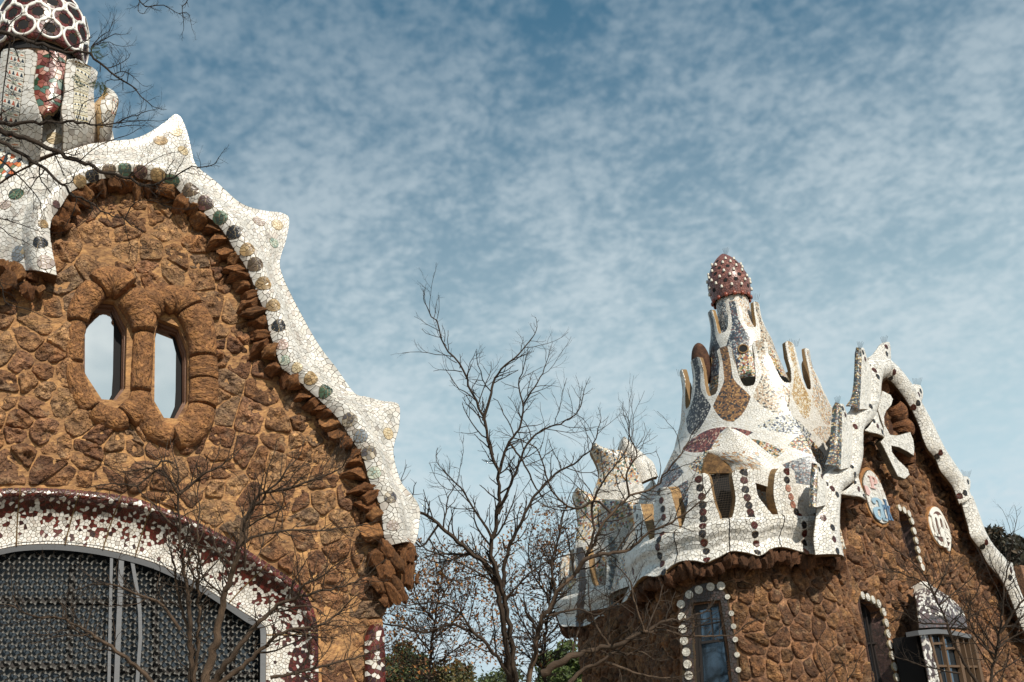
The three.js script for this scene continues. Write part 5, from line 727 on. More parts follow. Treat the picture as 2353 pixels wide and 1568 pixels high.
  // ---- rubble cornice under both parapets, and the soffit
  {
    const rnd = mulberry(131);
    const under = (pts, inn, n, parent) => { const C = new THREE.CatmullRomCurve3(pts, false, 'centripetal'), len = C.getLength(); for (let d = 0.02; d < len; ) { const t = d / len, p = C.getPointAt(t), tan = C.getTangentAt(t); const out = V(tan.z, 0, -tan.x).normalize(); if (out.dot(EYE.clone().sub(p)) < 0) out.negate(); const b = 0.085 + 0.06 * rnd(); const dn = V(0, -1, 0).addScaledVector(out, -0.7).normalize(), [ax, ay, az] = frameBasis(dn, out); rock('cornice_stone', p.clone().addScaledVector(out, -0.03).add(V(0, -0.15 - 0.03 * rnd(), 0)), ax, ay, az, b, 0.15 + 0.09 * rnd(), 0.13, rnd, rockMatsR, parent); if (rnd() < 0.75) { const [bx, by, bz] = frameBasis(V(0, -1, 0), out); rock('cornice_stone', p.clone().addScaledVector(out, -0.06).add(V(0, -0.02, 0)), bx, by, bz, b, 0.045, 0.1, rnd, rockMatsR, parent); } d += b * 1.55; } };
    under([pR(1931, 1286), ...bA], 0, 0, gateR); under(bl.map((p) => pL(p[0], p[1])), 0, 0, gateR);
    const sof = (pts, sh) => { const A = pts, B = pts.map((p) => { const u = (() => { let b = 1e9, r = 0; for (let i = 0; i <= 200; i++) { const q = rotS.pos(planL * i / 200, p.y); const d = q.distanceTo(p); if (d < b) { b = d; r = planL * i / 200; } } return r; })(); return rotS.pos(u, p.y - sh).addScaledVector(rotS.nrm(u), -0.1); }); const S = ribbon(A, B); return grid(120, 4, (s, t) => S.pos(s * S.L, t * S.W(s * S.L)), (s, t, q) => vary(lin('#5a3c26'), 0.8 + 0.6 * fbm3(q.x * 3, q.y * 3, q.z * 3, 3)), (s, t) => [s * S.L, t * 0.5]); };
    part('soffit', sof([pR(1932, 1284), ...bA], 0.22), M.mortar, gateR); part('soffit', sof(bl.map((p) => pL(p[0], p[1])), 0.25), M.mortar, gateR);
  }
  // ---- cone roof, crown and tower: surfaces of revolution about one axis
  const axQ = (y) => 1681 + 0.195 * (y - 690), AO = at(axQ(950), 950, 27.4), nA = EYE.clone().sub(AO).setY(0).normalize(), uA = V(0, 1, 0).cross(nA).normalize(); if (toPix(AO.clone().add(uA))[0] < toPix(AO)[0]) uA.negate();
  const AP = { o: AO, u: uA, n: nA };
  const hOf = (y) => st(AP, axQ(y), y)[1], rOf = (y, half) => Math.abs(st(AP, axQ(y) + half, y)[0] - st(AP, axQ(y), y)[0]);
  function lathe(list, o = {}) { // list of [y, half width, depth factor], from the bottom up
    const C = new THREE.CatmullRomCurve3(list.map(([y, h, k]) => V(rOf(y, h), hOf(y), k ?? 1)), false, 'centripetal'), N = 240, P = [], len = [0]; for (let i = 0; i <= N; i++) P.push(C.getPoint(i / N)); for (let i = 1; i <= N; i++) len.push(len[i - 1] + Math.hypot(P[i].x - P[i - 1].x, P[i].y - P[i - 1].y));
    const L = len[N], prof = (v) => { v = clamp(v, 0, L); let a = 0, b = N; while (b - a > 1) { const h = (a + b) >> 1; len[h] <= v ? a = h : b = h; } return P[a].clone().lerp(P[b], (v - len[a]) / (len[b] - len[a] || 1)); };
    const Rr = o.Rref ?? prof(L / 2).x, S = { L, Rr, prof, holes: [] };
    S.pt = (th, v, off = 0) => { const p = prof(v), r = p.x + off; const q = AO.clone().addScaledVector(uA, Math.sin(th) * r).addScaledVector(nA, Math.cos(th) * r * p.z).setY(p.y), w = q.clone().sub(RP.o), s = w.dot(RP.u), d = w.dot(RP.n), lim = -0.25 + Math.max(0, -0.5 - s) * 2.5; return d > lim ? q.addScaledVector(RP.n, lim - d) : q; };
    S.pos = (u, v) => S.pt(u / Rr, v); S.vOf = (y) => { const h = hOf(y); let a = 0, b = L; for (let i = 0; i < 30; i++) { const m = (a + b) / 2; prof(m).y < h ? a = m : b = m; } return a; };
    S.nrm = (u, v) => { const e = 0.01, a = S.pos(u + e, v).sub(S.pos(u - e, v)), b = S.pos(u, Math.min(L, v + e)).sub(S.pos(u, Math.max(0, v - e))); const n = a.cross(b).normalize(), w = S.pos(u, v).sub(AO).setY(0); return n.dot(w) < 0 ? n.negate() : n; };
    S.mask = (m) => (u, v) => { let d = Math.min(v - 0.003, L - v); for (const [a, b, r, g] of S.holes) { const du = u - a, dv = v - b; d = Math.min(d, (g ? Math.hypot(g[0] * du + g[1] * dv, g[2] * du + g[3] * dv) : Math.hypot(du, dv)) - r); } return m ? Math.min(d, m(u, v)) : d; };
    S.top = o.top ?? (() => L);
    S.find = (x, y) => { let b = 1e9, r = [0, 0]; for (let i = 0; i <= 120; i++) for (let j = 0; j <= 60; j++) { const u = (i / 60 - 1) * 1.7 * Rr, v = L * j / 60, q = toPix(S.pos(u, v)), d = (q[0] - x) ** 2 + (q[1] - y) ** 2; if (d < b) { b = d; r = [u, v]; } } return r; };
    S.solid = (th, front, side, nu = 180, nv = 20) => { const f = (s, t) => { const a = (s - 0.5) * 6.2832; return S.pt(a, t * S.top(a)); }, k = (s, t) => { const a = (s - 0.5) * 6.2832; return S.pt(a, t * S.top(a), -th); }, uvm = (s, t) => [s * 6.28 * Rr, t * S.top((s - 0.5) * 6.2832)]; return merge([grid(nu, nv, f, front, uvm), grid(nu, nv, k, side, uvm), grid(nu, 3, (s, t) => f(s, 1).lerp(k(s, 1), t), side, uvm)]); };
    return S;
  }
  const deg = (u, S) => u / S.Rr / D2R;
  const yAt = (v, S) => { const h = S.prof(v).y; let a = 500, b = 1300; for (let i = 0; i < 30; i++) { const m = (a + b) / 2; hOf(m) > h ? a = m : b = m; } return a; };
  const crownPal = { '-3': 'steel', '-2': 'pale', '-1': 'navy', 0: 'amber', 1: 'floral', 2: 'gold', 3: 'pale' };
  const PL = ['red', 'bluew', 'multi', 'steel', 'pale', 'multi', 'blue', 'sunny'];
  const hash = (a, b) => { const x = Math.sin(a * 127.1 + b * 311.7) * 43758.5453; return x - Math.floor(x); };
  const phiOf = (d, off = -14) => { const k = Math.round((d - off) / 30); return [d - off - k * 30, k]; };
  const region = (S) => (u, v) => { // which coloured field a point of the cone lies in, or null for white
    const d = deg(u, S), y = yAt(v, S), [p, k] = phiOf(d);
    if (y < 1010 - 52 * (p / 15) ** 2) { const half = 3.4 + 11.6 * sstep(905, 975, y); return Math.abs(p) < half ? crownPal[k] ?? 'pale' : null; }
    const lens = (off) => { const i = Math.round((d - off) / 52); return [d - off - i * 52, i]; };
    for (const [yc, h, off, s] of [[1040, 25, 25, 1], [1092, 42, 38, 2], [1152, 36, 25, 3], [1206, 40, 38, 4], [1270, 36, 25, 5]]) { const [a, i] = lens(off); if (Math.abs(y - yc - 6 * (a / 26)) < h * (1 - (a / 25) ** 2)) return s === 1 && i === 0 ? 'bluew' : s === 1 && i === -1 ? 'red' : s === 2 && i === 0 ? 'multi' : s === 2 && i === -2 ? 'steel' : ['pale', 'bluew', 'steel', 'floral', 'multi'][Math.floor(hash(i, s) * 5)]; }
    return null;
  };
  const twoPass = (S, reg, dom, seed, parent, most, m0, sizes = [0.062, 0.042]) => { // white shards, then finer coloured shards, meeting on clean borders
    const cut = m0 ?? (() => 1);
    mosaic(S, { ...dom, size: sizes[0], gap: 0.0045, seed, h: 0.009, m: (u, v) => Math.min(cut(u, v), reg(u, v) ? -1 : 1) }, smoothWhite, parent, 'tile', 'small_tiles', M.tile, most);
    mosaic(S, { ...dom, size: sizes[1], gap: 0.004, seed: seed + 1, h: 0.009, jit: 0.48, m: (u, v) => Math.min(cut(u, v), reg(u, v) ? 1 : -1) }, (c) => { const n = reg(...c.c); return n ? pick(PAL[n], c) : smoothWhite(c); }, parent, 'tile', 'small_tiles', M.tile, most);
  };
  const vTopFn = (S, yTop, yCut, half, off, per) => (th) => { const d = th / D2R - off, k = Math.round(d / per), p = Math.abs(d - k * per), x = clamp((per / 2 - p) / (per / 2 - half)); const e = 1 - Math.pow(1 - Math.pow(x, 1.0), 0.38) ; const a = S.vOf(yTop), b = S.vOf(yCut); const rim = p < half ? 1 - 0.05 * Math.pow(p / half, 4) : 0; return p < half ? a - (a - b) * 0.05 * Math.pow(p / half, 4) : b + (a - b) * 0.95 * Math.pow(x, 4); };
  const crown = lathe([[1012, 208, 0.95], [975, 190, 0.98], [950, 178, 1], [905, 165, 1], [870, 156, 1], [838, 158, 1]]); crown.top = vTopFn(crown, 840, 938, 6.2, -14, 30);
  crown.m = part('roof_crown', crown.solid(0.13, vary(groutGrey, 1.1), vary(cream, 0.95), 360, 30), M.grout, gateR);
  twoPass(crown, region(crown), { u0: -2.0 * crown.Rr, u1: 2.0 * crown.Rr, v0: 0, v1: crown.L }, 141, crown.m, 100, (u, v) => crown.top(u / crown.Rr) - v - 0.006);
  const cone = part('roof_cone', lathe([[1330, 450, 0.62], [1250, 410, 0.66], [1200, 370, 0.72], [1150, 325, 0.78], [1100, 280, 0.84], [1050, 238, 0.9], [1012, 208, 0.95], [960, 150, 1], [900, 110, 1]].map((q) => [q[0], q[1] * 0.98, q[2]])).solid(0.1, vary(groutGrey, 1.1), cream, 160, 40), M.grout, gateR);
  [[[1066, 251, 0.88], [1050, 238, 0.9], [1030, 222, 0.925], [1012, 208, 0.95]], [[1140, 316, 0.79], [1120, 298, 0.815], [1092, 273, 0.85], [1066, 251, 0.88]], [[1230, 398, 0.68], [1200, 370, 0.72], [1170, 343, 0.75], [1140, 316, 0.79]], [[1320, 446, 0.625], [1290, 430, 0.64], [1260, 415, 0.66], [1230, 398, 0.68]]].forEach((b, i) => { const S = lathe(b); twoPass(S, region(S), { u0: -1.75 * S.Rr, u1: 1.6 * S.Rr, v0: 0, v1: S.L }, 151 + 3 * i, cone, 60); });
  // tower body and its upper crown
  const body = lathe([[960, 118], [905, 100], [870, 90], [830, 81], [800, 74], [780, 64], [760, 50], [735, 41], [700, 38], [670, 38]]);
  body.m = part('tower', body.solid(0.1, vary(groutGrey, 1), cream, 90, 40), M.grout, gateR);
  const bodyCol = (S) => (c) => { const d = deg(c.c[0], S), y = yAt(c.c[1], S); if (y < 760) return c.r < 0.35 ? white(c) : pick(d < -25 ? PAL.steel : PAL.pale, c); if (d > -8 && d < 62 && y > 826) return pick(PAL.sunny, c); if (d <= -8) return pick(y > 870 ? PAL.multi : PAL.blue, c); return pick(PAL.pale, c); };
  const hole = (S, x, y, rq, parent) => { const [u, v] = S.find(x, y), d = toPix(S.pos(u, v))[2], r = rq * d / 2353, n = S.nrm(u, v); S.holes.push([u, v, r * 1.25]); const e1 = S.pos(u + 0.02, v).sub(S.pos(u - 0.02, v)).normalize(), e2 = n.clone().cross(e1), c = S.pos(u, v); const g = new THREE.Group(); const ring = new THREE.TorusGeometry(r * 1.1, r * 0.2, 8, 24), disc = new THREE.CircleGeometry(r, 24); const Mx = new THREE.Matrix4().makeBasis(e1, e2, n).setPosition(c.clone().addScaledVector(n, 0.015)); ring.applyMatrix4(Mx); disc.applyMatrix4(Mx); part('opening_rim', paint(ring, vary(cream, 0.9)), M.grout, parent); part('opening', paint(disc, [1, 1, 1]), M.dark, parent); };
  hole(body, 1708, 804, 10, body.m); hole(body, 1634, 833, 9.5, body.m);
  mosaic(body, { u0: -1.9 * body.Rr, u1: 1.9 * body.Rr, v0: 0, v1: body.L, size: 0.043, gap: 0.004, seed: 161, h: 0.009, jit: 0.48 }, bodyCol(body), body.m, 'tile', 'small_tiles', M.tile, 120);
  const up = lathe([[842, 83.5], [820, 79], [795, 74.5], [770, 67], [745, 63], [715, 64.5]]); up.top = vTopFn(up, 716, 779, 11, 0, 60);
  up.m = part('tower_crown', up.solid(0.11, vary(groutGrey, 1.1), vary(lin('#c0a070'), 1), 300, 26), M.grout, gateR);
  const upReg = (u, v) => { const d = deg(u, up), k = Math.round(d / 60), p = Math.abs(d - k * 60), y = yAt(v, up); return p < 6.5 + 24 * Math.pow(sstep(735, 842, y), 1.5) ? (k > 0 ? 'floral' : k < 0 ? 'navy' : 'blue') : null; };
  twoPass(up, upReg, { u0: -1.9 * up.Rr, u1: 1.9 * up.Rr, v0: 0, v1: up.L }, 171, up.m, 80, (u, v) => up.top(u / up.Rr) - v - 0.006, [0.055, 0.038]);
  // ---- the red cap with white cups and round holes
  const cap = lathe([[693, 44], [688, 45.5], [675, 48], [660, 49.5], [645, 47.5], [630, 42], [615, 34], [602, 24], [592, 13], [586, 4], [585, 0.2]]);
  cap.m = part('tower_cap', cap.solid(0.05, vary(lin('#a86a54'), 0.7), [0.02, 0.01, 0.01], 72, 40), M.grout, gateR);
  const redT = pal(['#7a3426', '#86402e', '#6a2c22', '#94503a', '#803a2a']);
  const cups = [], cupMat = gl('#d2ccbe', 0.4), wob = mulberry(7); let ci = 0;
  for (const [y, o] of [[608, 0], [618, 0.5], [629, 0], [640, 0.5], [651, 0], [662, 0.5], [673, 0]]) { const v = cap.vOf(y), n = y < 612 ? 9 : 13; for (let k = 0; k < n; k++) { const a = (k + o) / n * 6.2832 + 0.15; ci++; const p = cap.pt(a, v), nn = cap.nrm(a * cap.Rr, v); if (nn.dot(EYE.clone().sub(p)) < -4) continue;
    if ((k + Math.round(y / 10)) % 3 === 0) { const e1 = V(0, 1, 0).cross(nn).normalize(), e2 = nn.clone().cross(e1); const r = 0.055; cap.holes.push([a * cap.Rr > 3.1416 * cap.Rr ? (a - 6.2832) * cap.Rr : a * cap.Rr, v, r * 1.1]); const g = new THREE.CircleGeometry(r, 16); g.applyMatrix4(new THREE.Matrix4().makeBasis(e1, e2, nn).setPosition(p.clone().addScaledVector(nn, 0.012))); part('hole', paint(g, [1, 1, 1]), M.dark, cap.m); }
    else { const g = new THREE.LatheGeometry([[0.001, 0.042], [0.022, 0.04], [0.032, 0.028], [0.036, 0], [0.037, -0.038], [0.031, -0.038], [0.028, -0.01], [0.001, 0.0]].map((q) => new THREE.Vector2(q[0] * 1.0, q[1] * 1.1)).reverse(), 14); g.translate(p.x + nn.x * 0.028, p.y + nn.y * 0.028, p.z + nn.z * 0.028); part('cup', g, cupMat, cap.m); } } }
  mosaic(cap, { u0: -2.2 * cap.Rr, u1: 2.2 * cap.Rr, v0: 0, v1: cap.L * 0.985, size: 0.07, gap: 0.006, seed: 181, h: 0.01 }, (c) => pick(redT, c), cap.m, 'tile', 'small_tiles', M.tile, 80);
  for (let k = 0; k < 14; k++) { const a = (k + 0.5) / 14 * 6.2832, p = cap.pt(a, 0.02, 0.02); const g = new THREE.SphereGeometry(0.06, 12, 8); g.scale(1, 1.15, 0.8); g.rotateY(a); g.translate(p.x, p.y, p.z); part('rim_lobe', paint(g, redT[1]), M.tile, cap.m); }
  // small second dome peeping out behind the tower
  { const S = 0.42, p = at(1612, 838, 28); const g = new THREE.SphereGeometry(S, 24, 18); g.scale(0.62, 1.5, 0.8); g.translate(p.x, p.y, p.z); part('side_dome', paint(g, (x, y, z) => vary(lin('#6a4a38'), 0.7 + 0.9 * Math.abs(fbm3(x * 9, y * 9, z * 9, 3)))), M.grout, gateR); }
  // ---- roof of the far lobe with its three horns
  const sheet = (rows, d, bulge, seed, col, name = 'roof_horn') => { const S = ribbon(rows.map((p) => at(p[0], p[1], d + rise(p[1], 1250, d))), rows.map((p) => at(p[2], p[3], d + rise(p[3], 1250, d))), (f) => bulge * Math.pow(Math.max(0, Math.sin(Math.PI * f)), 0.7), { smooth: 3 }); S.m = part(name, S.solid(60, 14, 0.4, groutGrey, vary(cream, 0.8)), M.grout, gateR); mosaic(S, { u0: 0, u1: S.L, v0: 0, v1: S.Wmax, size: 0.062, gap: 0.005, seed, h: 0.01 }, (c) => col(c, S), S.m, 'tile', 'small_tiles', M.tile, 80); return S; };
  sheet([[1429, 1010, 1436, 1009], [1423, 1020, 1446, 1015], [1422, 1036, 1462, 1030], [1428, 1060, 1486, 1050], [1440, 1090, 1502, 1066], [1450, 1125, 1512, 1095]], 33.0, 0.3, 191, white);
  sheet([[1361, 1027, 1371, 1025], [1357, 1036, 1384, 1031], [1366, 1055, 1414, 1036], [1374, 1074, 1440, 1042], [1376, 1094, 1466, 1085], [1368, 1118, 1474, 1110], [1362, 1136, 1480, 1122], [1358, 1165, 1486, 1160]], 32.4, 0.4, 193, (c, S) => c.c[0] / S.L > 0.68 + 0.1 * c.r ? white(c) : pick(c.r2 < 0.55 ? PAL.pale : PAL.multi, c));
  sheet([[1320, 1130, 1330, 1127], [1316, 1138, 1345, 1132], [1324, 1165, 1385, 1148], [1328, 1190, 1430, 1150], [1328, 1215, 1462, 1162], [1322, 1255, 1470, 1215], [1318, 1300, 1474, 1265], [1300, 1380, 1470, 1350]], 31.8, 0.4, 195, (c, S) => { const f = c.c[0] / S.L + 0.04 * (c.r - 0.5); return f < 0.5 || (f > 0.72 && f < 0.9) ? pick(c.r2 < 0.5 ? PAL.pale : PAL.sunny, c) : white(c); });
  sheet([[1290, 1285, 1318, 1262], [1288, 1310, 1320, 1300], [1290, 1345, 1322, 1345], [1292, 1385, 1326, 1380]], 32.2, 0.1, 197, (c) => pick(PAL.pale, c));
  sheet([[1492, 1112, 1502, 1104], [1478, 1130, 1512, 1126], [1464, 1165, 1512, 1160], [1462, 1215, 1505, 1210], [1458, 1275, 1500, 1270]], 29.2, 0.3, 198, (c, S) => c.c[0] / S.L > 0.25 && c.c[0] / S.L < 0.5 ? pick(PAL.pale, c) : smoothWhite(c), 'roof_saddle');
  // ---- dormer hood behind the parapet
  sheet([[1662, 990, 1680, 985], [1652, 1001, 1708, 998], [1642, 1018, 1738, 1020], [1633, 1032, 1764, 1041], [1628, 1040, 1788, 1060], [1648, 1054, 1812, 1085], [1674, 1068, 1828, 1110], [1690, 1100, 1838, 1150]], 22.85, 0.18, 199, (c, S) => { const [x, y] = toPix(S.pos(...c.c)); if (x < 1664 - (y - 985) * 0.3 && y < 1034) return pick(PAL.pale, c); if (y > 1040 && y < 1092 - Math.abs(x - 1720) * 0.5 && x > 1650 && x < 1748) return pick(PAL.pale, c); return smoothWhite(c); }, 'dormer_hood');
  { const S = ribbon([[1627, 1040], [1618, 1062], [1611, 1090]].map(([x, y]) => at(x, y, 22.8 + rise(y, 1250, 22.8))), [[1662, 1058], [1680, 1070], [1690, 1088]].map(([x, y]) => at(x, y, 22.85 + rise(y, 1250, 22.8))), (f) => 0.05 * Math.sin(Math.PI * f)); part('dormer_front', S.solid(14, 10, 0.1, (s, t, q) => vary(lin('#8a6c48'), 0.8 + 0.8 * fbm3(q.x * 5, q.y * 5, q.z * 5, 3)), cream), M.grout, gateR); }
  const bkR = at(1900, 1200, 24).sub(EYE).setY(0).normalize().negate();
  // ---- gable ridge: left leg, right leg, spurs and horns
  const g4 = (x, y) => [1867 + x / 3.8994, 764 + y / 3.8994], g5 = (x, y) => [1867 + x / 3.412, 1108.7 + y / 3.412];
  const ridge = (rows, off, bul, seed, most, name = 'gable_ridge') => { const S = ribbon(rows.map((p) => hit(RP, p[0], p[1], off)), rows.map((p) => hit(RP, p[2], p[3], off - 0.05)), (f) => bul * Math.pow(Math.max(0, Math.sin(Math.PI * f)), 0.6), { smooth: 4, backDir: bkR }); S.m = part(name, S.solid(200, 16, 0.35, vary(groutGrey, 1.05), vary(lin('#8a7050'), 0.9)), M.grout, gateR); S.fin = () => mosaic(S, { u0: 0, u1: S.L, v0: 0, v1: S.Wmax, size: 0.085, gap: 0.007, seed, h: 0.011 }, white, S.m, 'tile', 'small_tiles', M.tile, most); return S; };
  const two = (f, rows) => rows.map((r) => [...f(r[0], r[1]), ...f(r[2], r[3])]);
  const legL = ridge([...two(g4, [[640, 225, 650, 400], [560, 235, 618, 425], [495, 245, 592, 440], [450, 350, 584, 520], [436, 480, 576, 620], [430, 590, 548, 700], [345, 690, 530, 785], [275, 790, 432, 885], [262, 930, 420, 1000], [262, 1050, 418, 1120], [255, 1170, 388, 1240], [150, 1235, 372, 1330], [65, 1330, 235, 1440], [45, 1440, 215, 1560]]), [1876, 1160, 1921, 1175], [1872, 1200, 1921, 1205], [1868, 1240, 1923, 1240], [1872, 1276, 1932, 1284]], 0.5, 0.26, 201, 200);
  const legR = ridge([...two(g4, [[640, 235, 650, 400], [700, 265, 690, 432], [765, 330, 722, 462], [832, 415, 770, 522], [886, 490, 822, 592], [930, 590, 882, 690], [985, 690, 930, 790], [1030, 765, 965, 880], [1075, 855, 985, 950], [1118, 945, 1030, 1050], [1160, 1040, 1092, 1125], [1230, 1140, 1142, 1240], [1292, 1235, 1212, 1330], [1336, 1310, 1262, 1405], [1400, 1470, 1312, 1540]]), ...two(g5, [[1235, 120, 1155, 140], [1290, 260, 1215, 340], [1340, 390, 1240, 430], [1400, 495, 1312, 530], [1480, 580, 1372, 640], [1555, 680, 1450, 730], [1580, 790, 1512, 830], [1622, 900, 1560, 940], [1660, 1000, 1612, 1080], [1720, 1120, 1660, 1190], [1790, 1260, 1740, 1330]])], 0.5, 0.2, 203, 200);
  const lm = med(legL, legL.m), rm = med(legR, legR.m);
  const o4 = (f, list, r = 7.2) => { for (const [x, y, k] of list) f(...g4(x, y), k === 'r' ? 'octred' : 'octblk', r, { ...OCT, ax: 1 }); };
  o4(lm, [[500, 298, 'b'], [555, 342, 'r'], [585, 400, 'b'], [460, 633, 'r'], [520, 664, 'b'], [325, 803, 'b'], [383, 845, 'r'], [424, 893, 'b'], [282, 1172, 'r'], [348, 1205, 'b'], [378, 1275, 'b'], [118, 1358, 'b'], [178, 1403, 'r'], [220, 1455, 'b']]);
  for (const [x, y, k] of [[1892, 1191, 'r'], [1913, 1213, 'b'], [1916, 1240, 'r'], [1924, 1267, 'b']]) lm(x, y, k === 'r' ? 'octred' : 'octblk', 8, OCT);
  o4(rm, [[732, 355, 'r'], [700, 412, 'b'], [948, 635, 'b'], [905, 672, 'r'], [1147, 1080, 'r'], [1112, 1112, 'b'], [1368, 1440, 'b'], [1322, 1468, 'r']], 7.4);
  for (const [x, y, k] of [[1363, 470, 'r'], [1335, 505, 'b'], [1555, 690, 'r'], [1548, 745, 'b']]) rm(...g5(x, y), k === 'r' ? 'octred' : 'octblk', 7, OCT);
  legL.fin(); legR.fin();
  const spur = (rows, off, bul, seed, octs, conv = g4) => { const S = ridge(two(conv, rows), off, bul, seed, 20, 'ridge_spur'); const m = med(S, S.m); for (const [x, y, k] of octs) m(...conv(x, y), k === 'r' ? 'octred' : 'octblk', 6.4, OCT); S.fin(); return S; };
  spur([[470, 240, 700, 280], [520, 215, 696, 230], [565, 165, 692, 185], [595, 120, 682, 140], [620, 98, 660, 98]], 0.46, 0.14, 211, [[661, 132, 'r'], [664, 195, 'b'], [672, 250, 'r']]);
  spur([[850, 560, 960, 640], [880, 520, 984, 590], [888, 480, 985, 530], [900, 468, 965, 490]], 0.46, 0.08, 213, [[967, 527, 'b'], [951, 560, 'r']]);
  spur([[1280, 1370, 1400, 1450], [1310, 1340, 1410, 1390], [1318, 1305, 1408, 1330], [1330, 1292, 1385, 1305]], 0.46, 0.08, 215, [[1392, 1342, 'b'], [1373, 1374, 'r']]);
  spur([[540, 720, 575, 720], [535, 790, 600, 800], [500, 850, 630, 870], [470, 880, 640, 925], [520, 900, 640, 942]], 0.62, 0.05, 217, [[547, 795, 'b'], [581, 842, 'r'], [622, 892, 'b']]);
  spur([[375, 1290, 395, 1290], [370, 1350, 425, 1370], [300, 1410, 455, 1430], [250, 1445, 472, 1480], [360, 1470, 472, 1505]], 0.62, 0.05, 219, [[376, 1345, 'b'], [411, 1405, 'r'], [455, 1465, 'b']]);
  spur([[1478, 690, 1560, 720], [1500, 650, 1572, 680], [1515, 620, 1565, 640]], 0.46, 0.06, 221, [], g5);
  // horns on the outer side of the left leg: mosaic cheek and white cheek
  const horn = (L2, R2, seed, conv, octs) => {
    const offA = 0.62, S1 = ribbon(L2.map((p) => hit(RP, ...conv(p[0], p[1]), offA)), L2.map((p) => hit(RP, ...conv(p[2], p[3]), offA + 0.16)), (f) => 0.06 * Math.sin(Math.PI * f), { backDir: bkR }); S1.m = part('ridge_horn', S1.solid(40, 8, 0.05, groutGrey, cream), M.grout, gateR); mosaic(S1, { u0: 0, u1: S1.L, v0: 0, v1: S1.Wmax, size: 0.045, gap: 0.005, seed, h: 0.01 }, (c) => pick(PAL.horn, c), S1.m, 'tile', 'small_tiles', M.tile, 25);
    const S2 = ribbon(R2.map((p) => hit(RP, ...conv(p[0], p[1]), offA + 0.16)), R2.map((p) => hit(RP, ...conv(p[2], p[3]), offA - 0.02)), (f) => 0.04 * Math.sin(Math.PI * f), { backDir: bkR }); S2.m = part('ridge_horn', S2.solid(40, 8, 0.05, groutGrey, cream), M.grout, gateR); const m = med(S2, S2.m); for (const [x, y, k] of octs) m(...conv(x, y), k === 'r' ? 'octred' : 'octblk', 6, OCT); mosaic(S2, { u0: 0, u1: S2.L, v0: 0, v1: S2.Wmax, size: 0.075, gap: 0.006, seed: seed + 1, h: 0.01 }, white, S2.m, 'tile', 'small_tiles', M.tile, 25);
  };
  horn([[300, 660, 420, 700], [345, 590, 428, 600], [366, 480, 432, 500], [374, 380, 436, 390], [378, 280, 438, 290], [382, 190, 440, 190], [398, 150, 430, 140]], [[420, 690, 540, 690], [430, 500, 545, 480], [436, 390, 545, 340], [438, 290, 505, 280], [440, 190, 474, 195], [428, 140, 455, 148]], 231, g4, [[450, 180, 'b'], [470, 240, 'r']]);
  horn([[110, 1190, 250, 1230], [150, 1080, 258, 1080], [160, 960, 260, 980], [166, 850, 262, 860], [172, 750, 264, 750], [180, 680, 260, 670], [205, 642, 245, 640]], [[250, 1230, 360, 1200], [258, 1080, 380, 1000], [262, 860, 380, 860], [264, 760, 330, 780], [262, 690, 296, 720], [243, 640, 275, 660]], 233, g4, [[268, 682, 'b'], [291, 740, 'r']]);
  horn([[-25, 1568, 30, 1568], [-26, 1480, 38, 1470], [-22, 1380, 42, 1380], [-15, 1280, 45, 1280], [-2, 1200, 42, 1190], [10, 1178, 30, 1176]], [[30, 1568, 130, 1540], [40, 1460, 140, 1440], [45, 1340, 130, 1370], [45, 1270, 85, 1290], [42, 1200, 68, 1220], [28, 1176, 50, 1186]], 235, g4, [[57, 1228, 'b'], [80, 1292, 'r']]);
  // ---- rubble under the ridge
  {
    const rnd = mulberry(241); const Q = [...two(g4, [[590, 440, 0, 0], [650, 420, 0, 0], [700, 470, 0, 0], [760, 540, 0, 0], [815, 620, 0, 0], [870, 700, 0, 0], [915, 800, 0, 0], [955, 890, 0, 0], [985, 970, 0, 0], [1030, 1070, 0, 0], [1090, 1150, 0, 0], [1140, 1260, 0, 0], [1210, 1350, 0, 0], [1260, 1420, 0, 0], [1310, 1550, 0, 0]]), ...two(g5, [[1200, 340, 0, 0], [1235, 440, 0, 0], [1305, 550, 0, 0], [1365, 660, 0, 0], [1440, 750, 0, 0], [1510, 860, 0, 0], [1555, 960, 0, 0], [1620, 1120, 0, 0]])].map((p) => hit(RP, p[0], p[1], 0.12)); const C = new THREE.CatmullRomCurve3(Q), len = C.getLength();
    for (let d = 0.05; d < len; ) { const p = C.getPointAt(d / len), t = C.getTangentAt(d / len), w = RP.n.clone().cross(t).normalize(); if (w.y > 0) w.negate(); const b = 0.13 + 0.08 * rnd(); const [ax, ay, az] = frameBasis(w.clone().applyAxisAngle(RP.n, (rnd() - 0.5) * 0.6), RP.n); rock('cornice_stone', p.clone().addScaledVector(w, 0.14), ax, ay, az, b * 0.95, 0.22 + 0.12 * rnd(), 0.2, rnd, rockMatsR, gateR); d += b * 1.4; }
    const clump = (list) => { for (const [x, y, s] of list) { const [ax, ay, az] = frameBasis(V(0, -1, 0), RP.n); rock('cornice_stone', hit(RP, ...g4(x, y), 0.3), ax, ay, az, s, s * 0.8, s * 1.2, rnd, rockMatsR, gateR); } };
    clump([[470, 905, 0.2], [520, 915, 0.16], [560, 925, 0.14], [600, 940, 0.1], [450, 960, 0.2], [250, 1480, 0.22], [300, 1470, 0.2], [350, 1490, 0.18], [400, 1505, 0.14], [440, 1515, 0.1], [270, 1530, 0.22], [330, 1540, 0.18]]);
    const rr = [[1905, 1276], [1915, 1292], [1924, 1288], [1900, 1296], [1888, 1290]]; for (const [x, y] of rr) { const [ax, ay, az] = frameBasis(V(0, -1, 0), RP.n); rock('cornice_stone', at(x, y, 23.9), ax, ay, az, 0.13, 0.13, 0.2, rnd, rockMatsR, gateR); }
  }
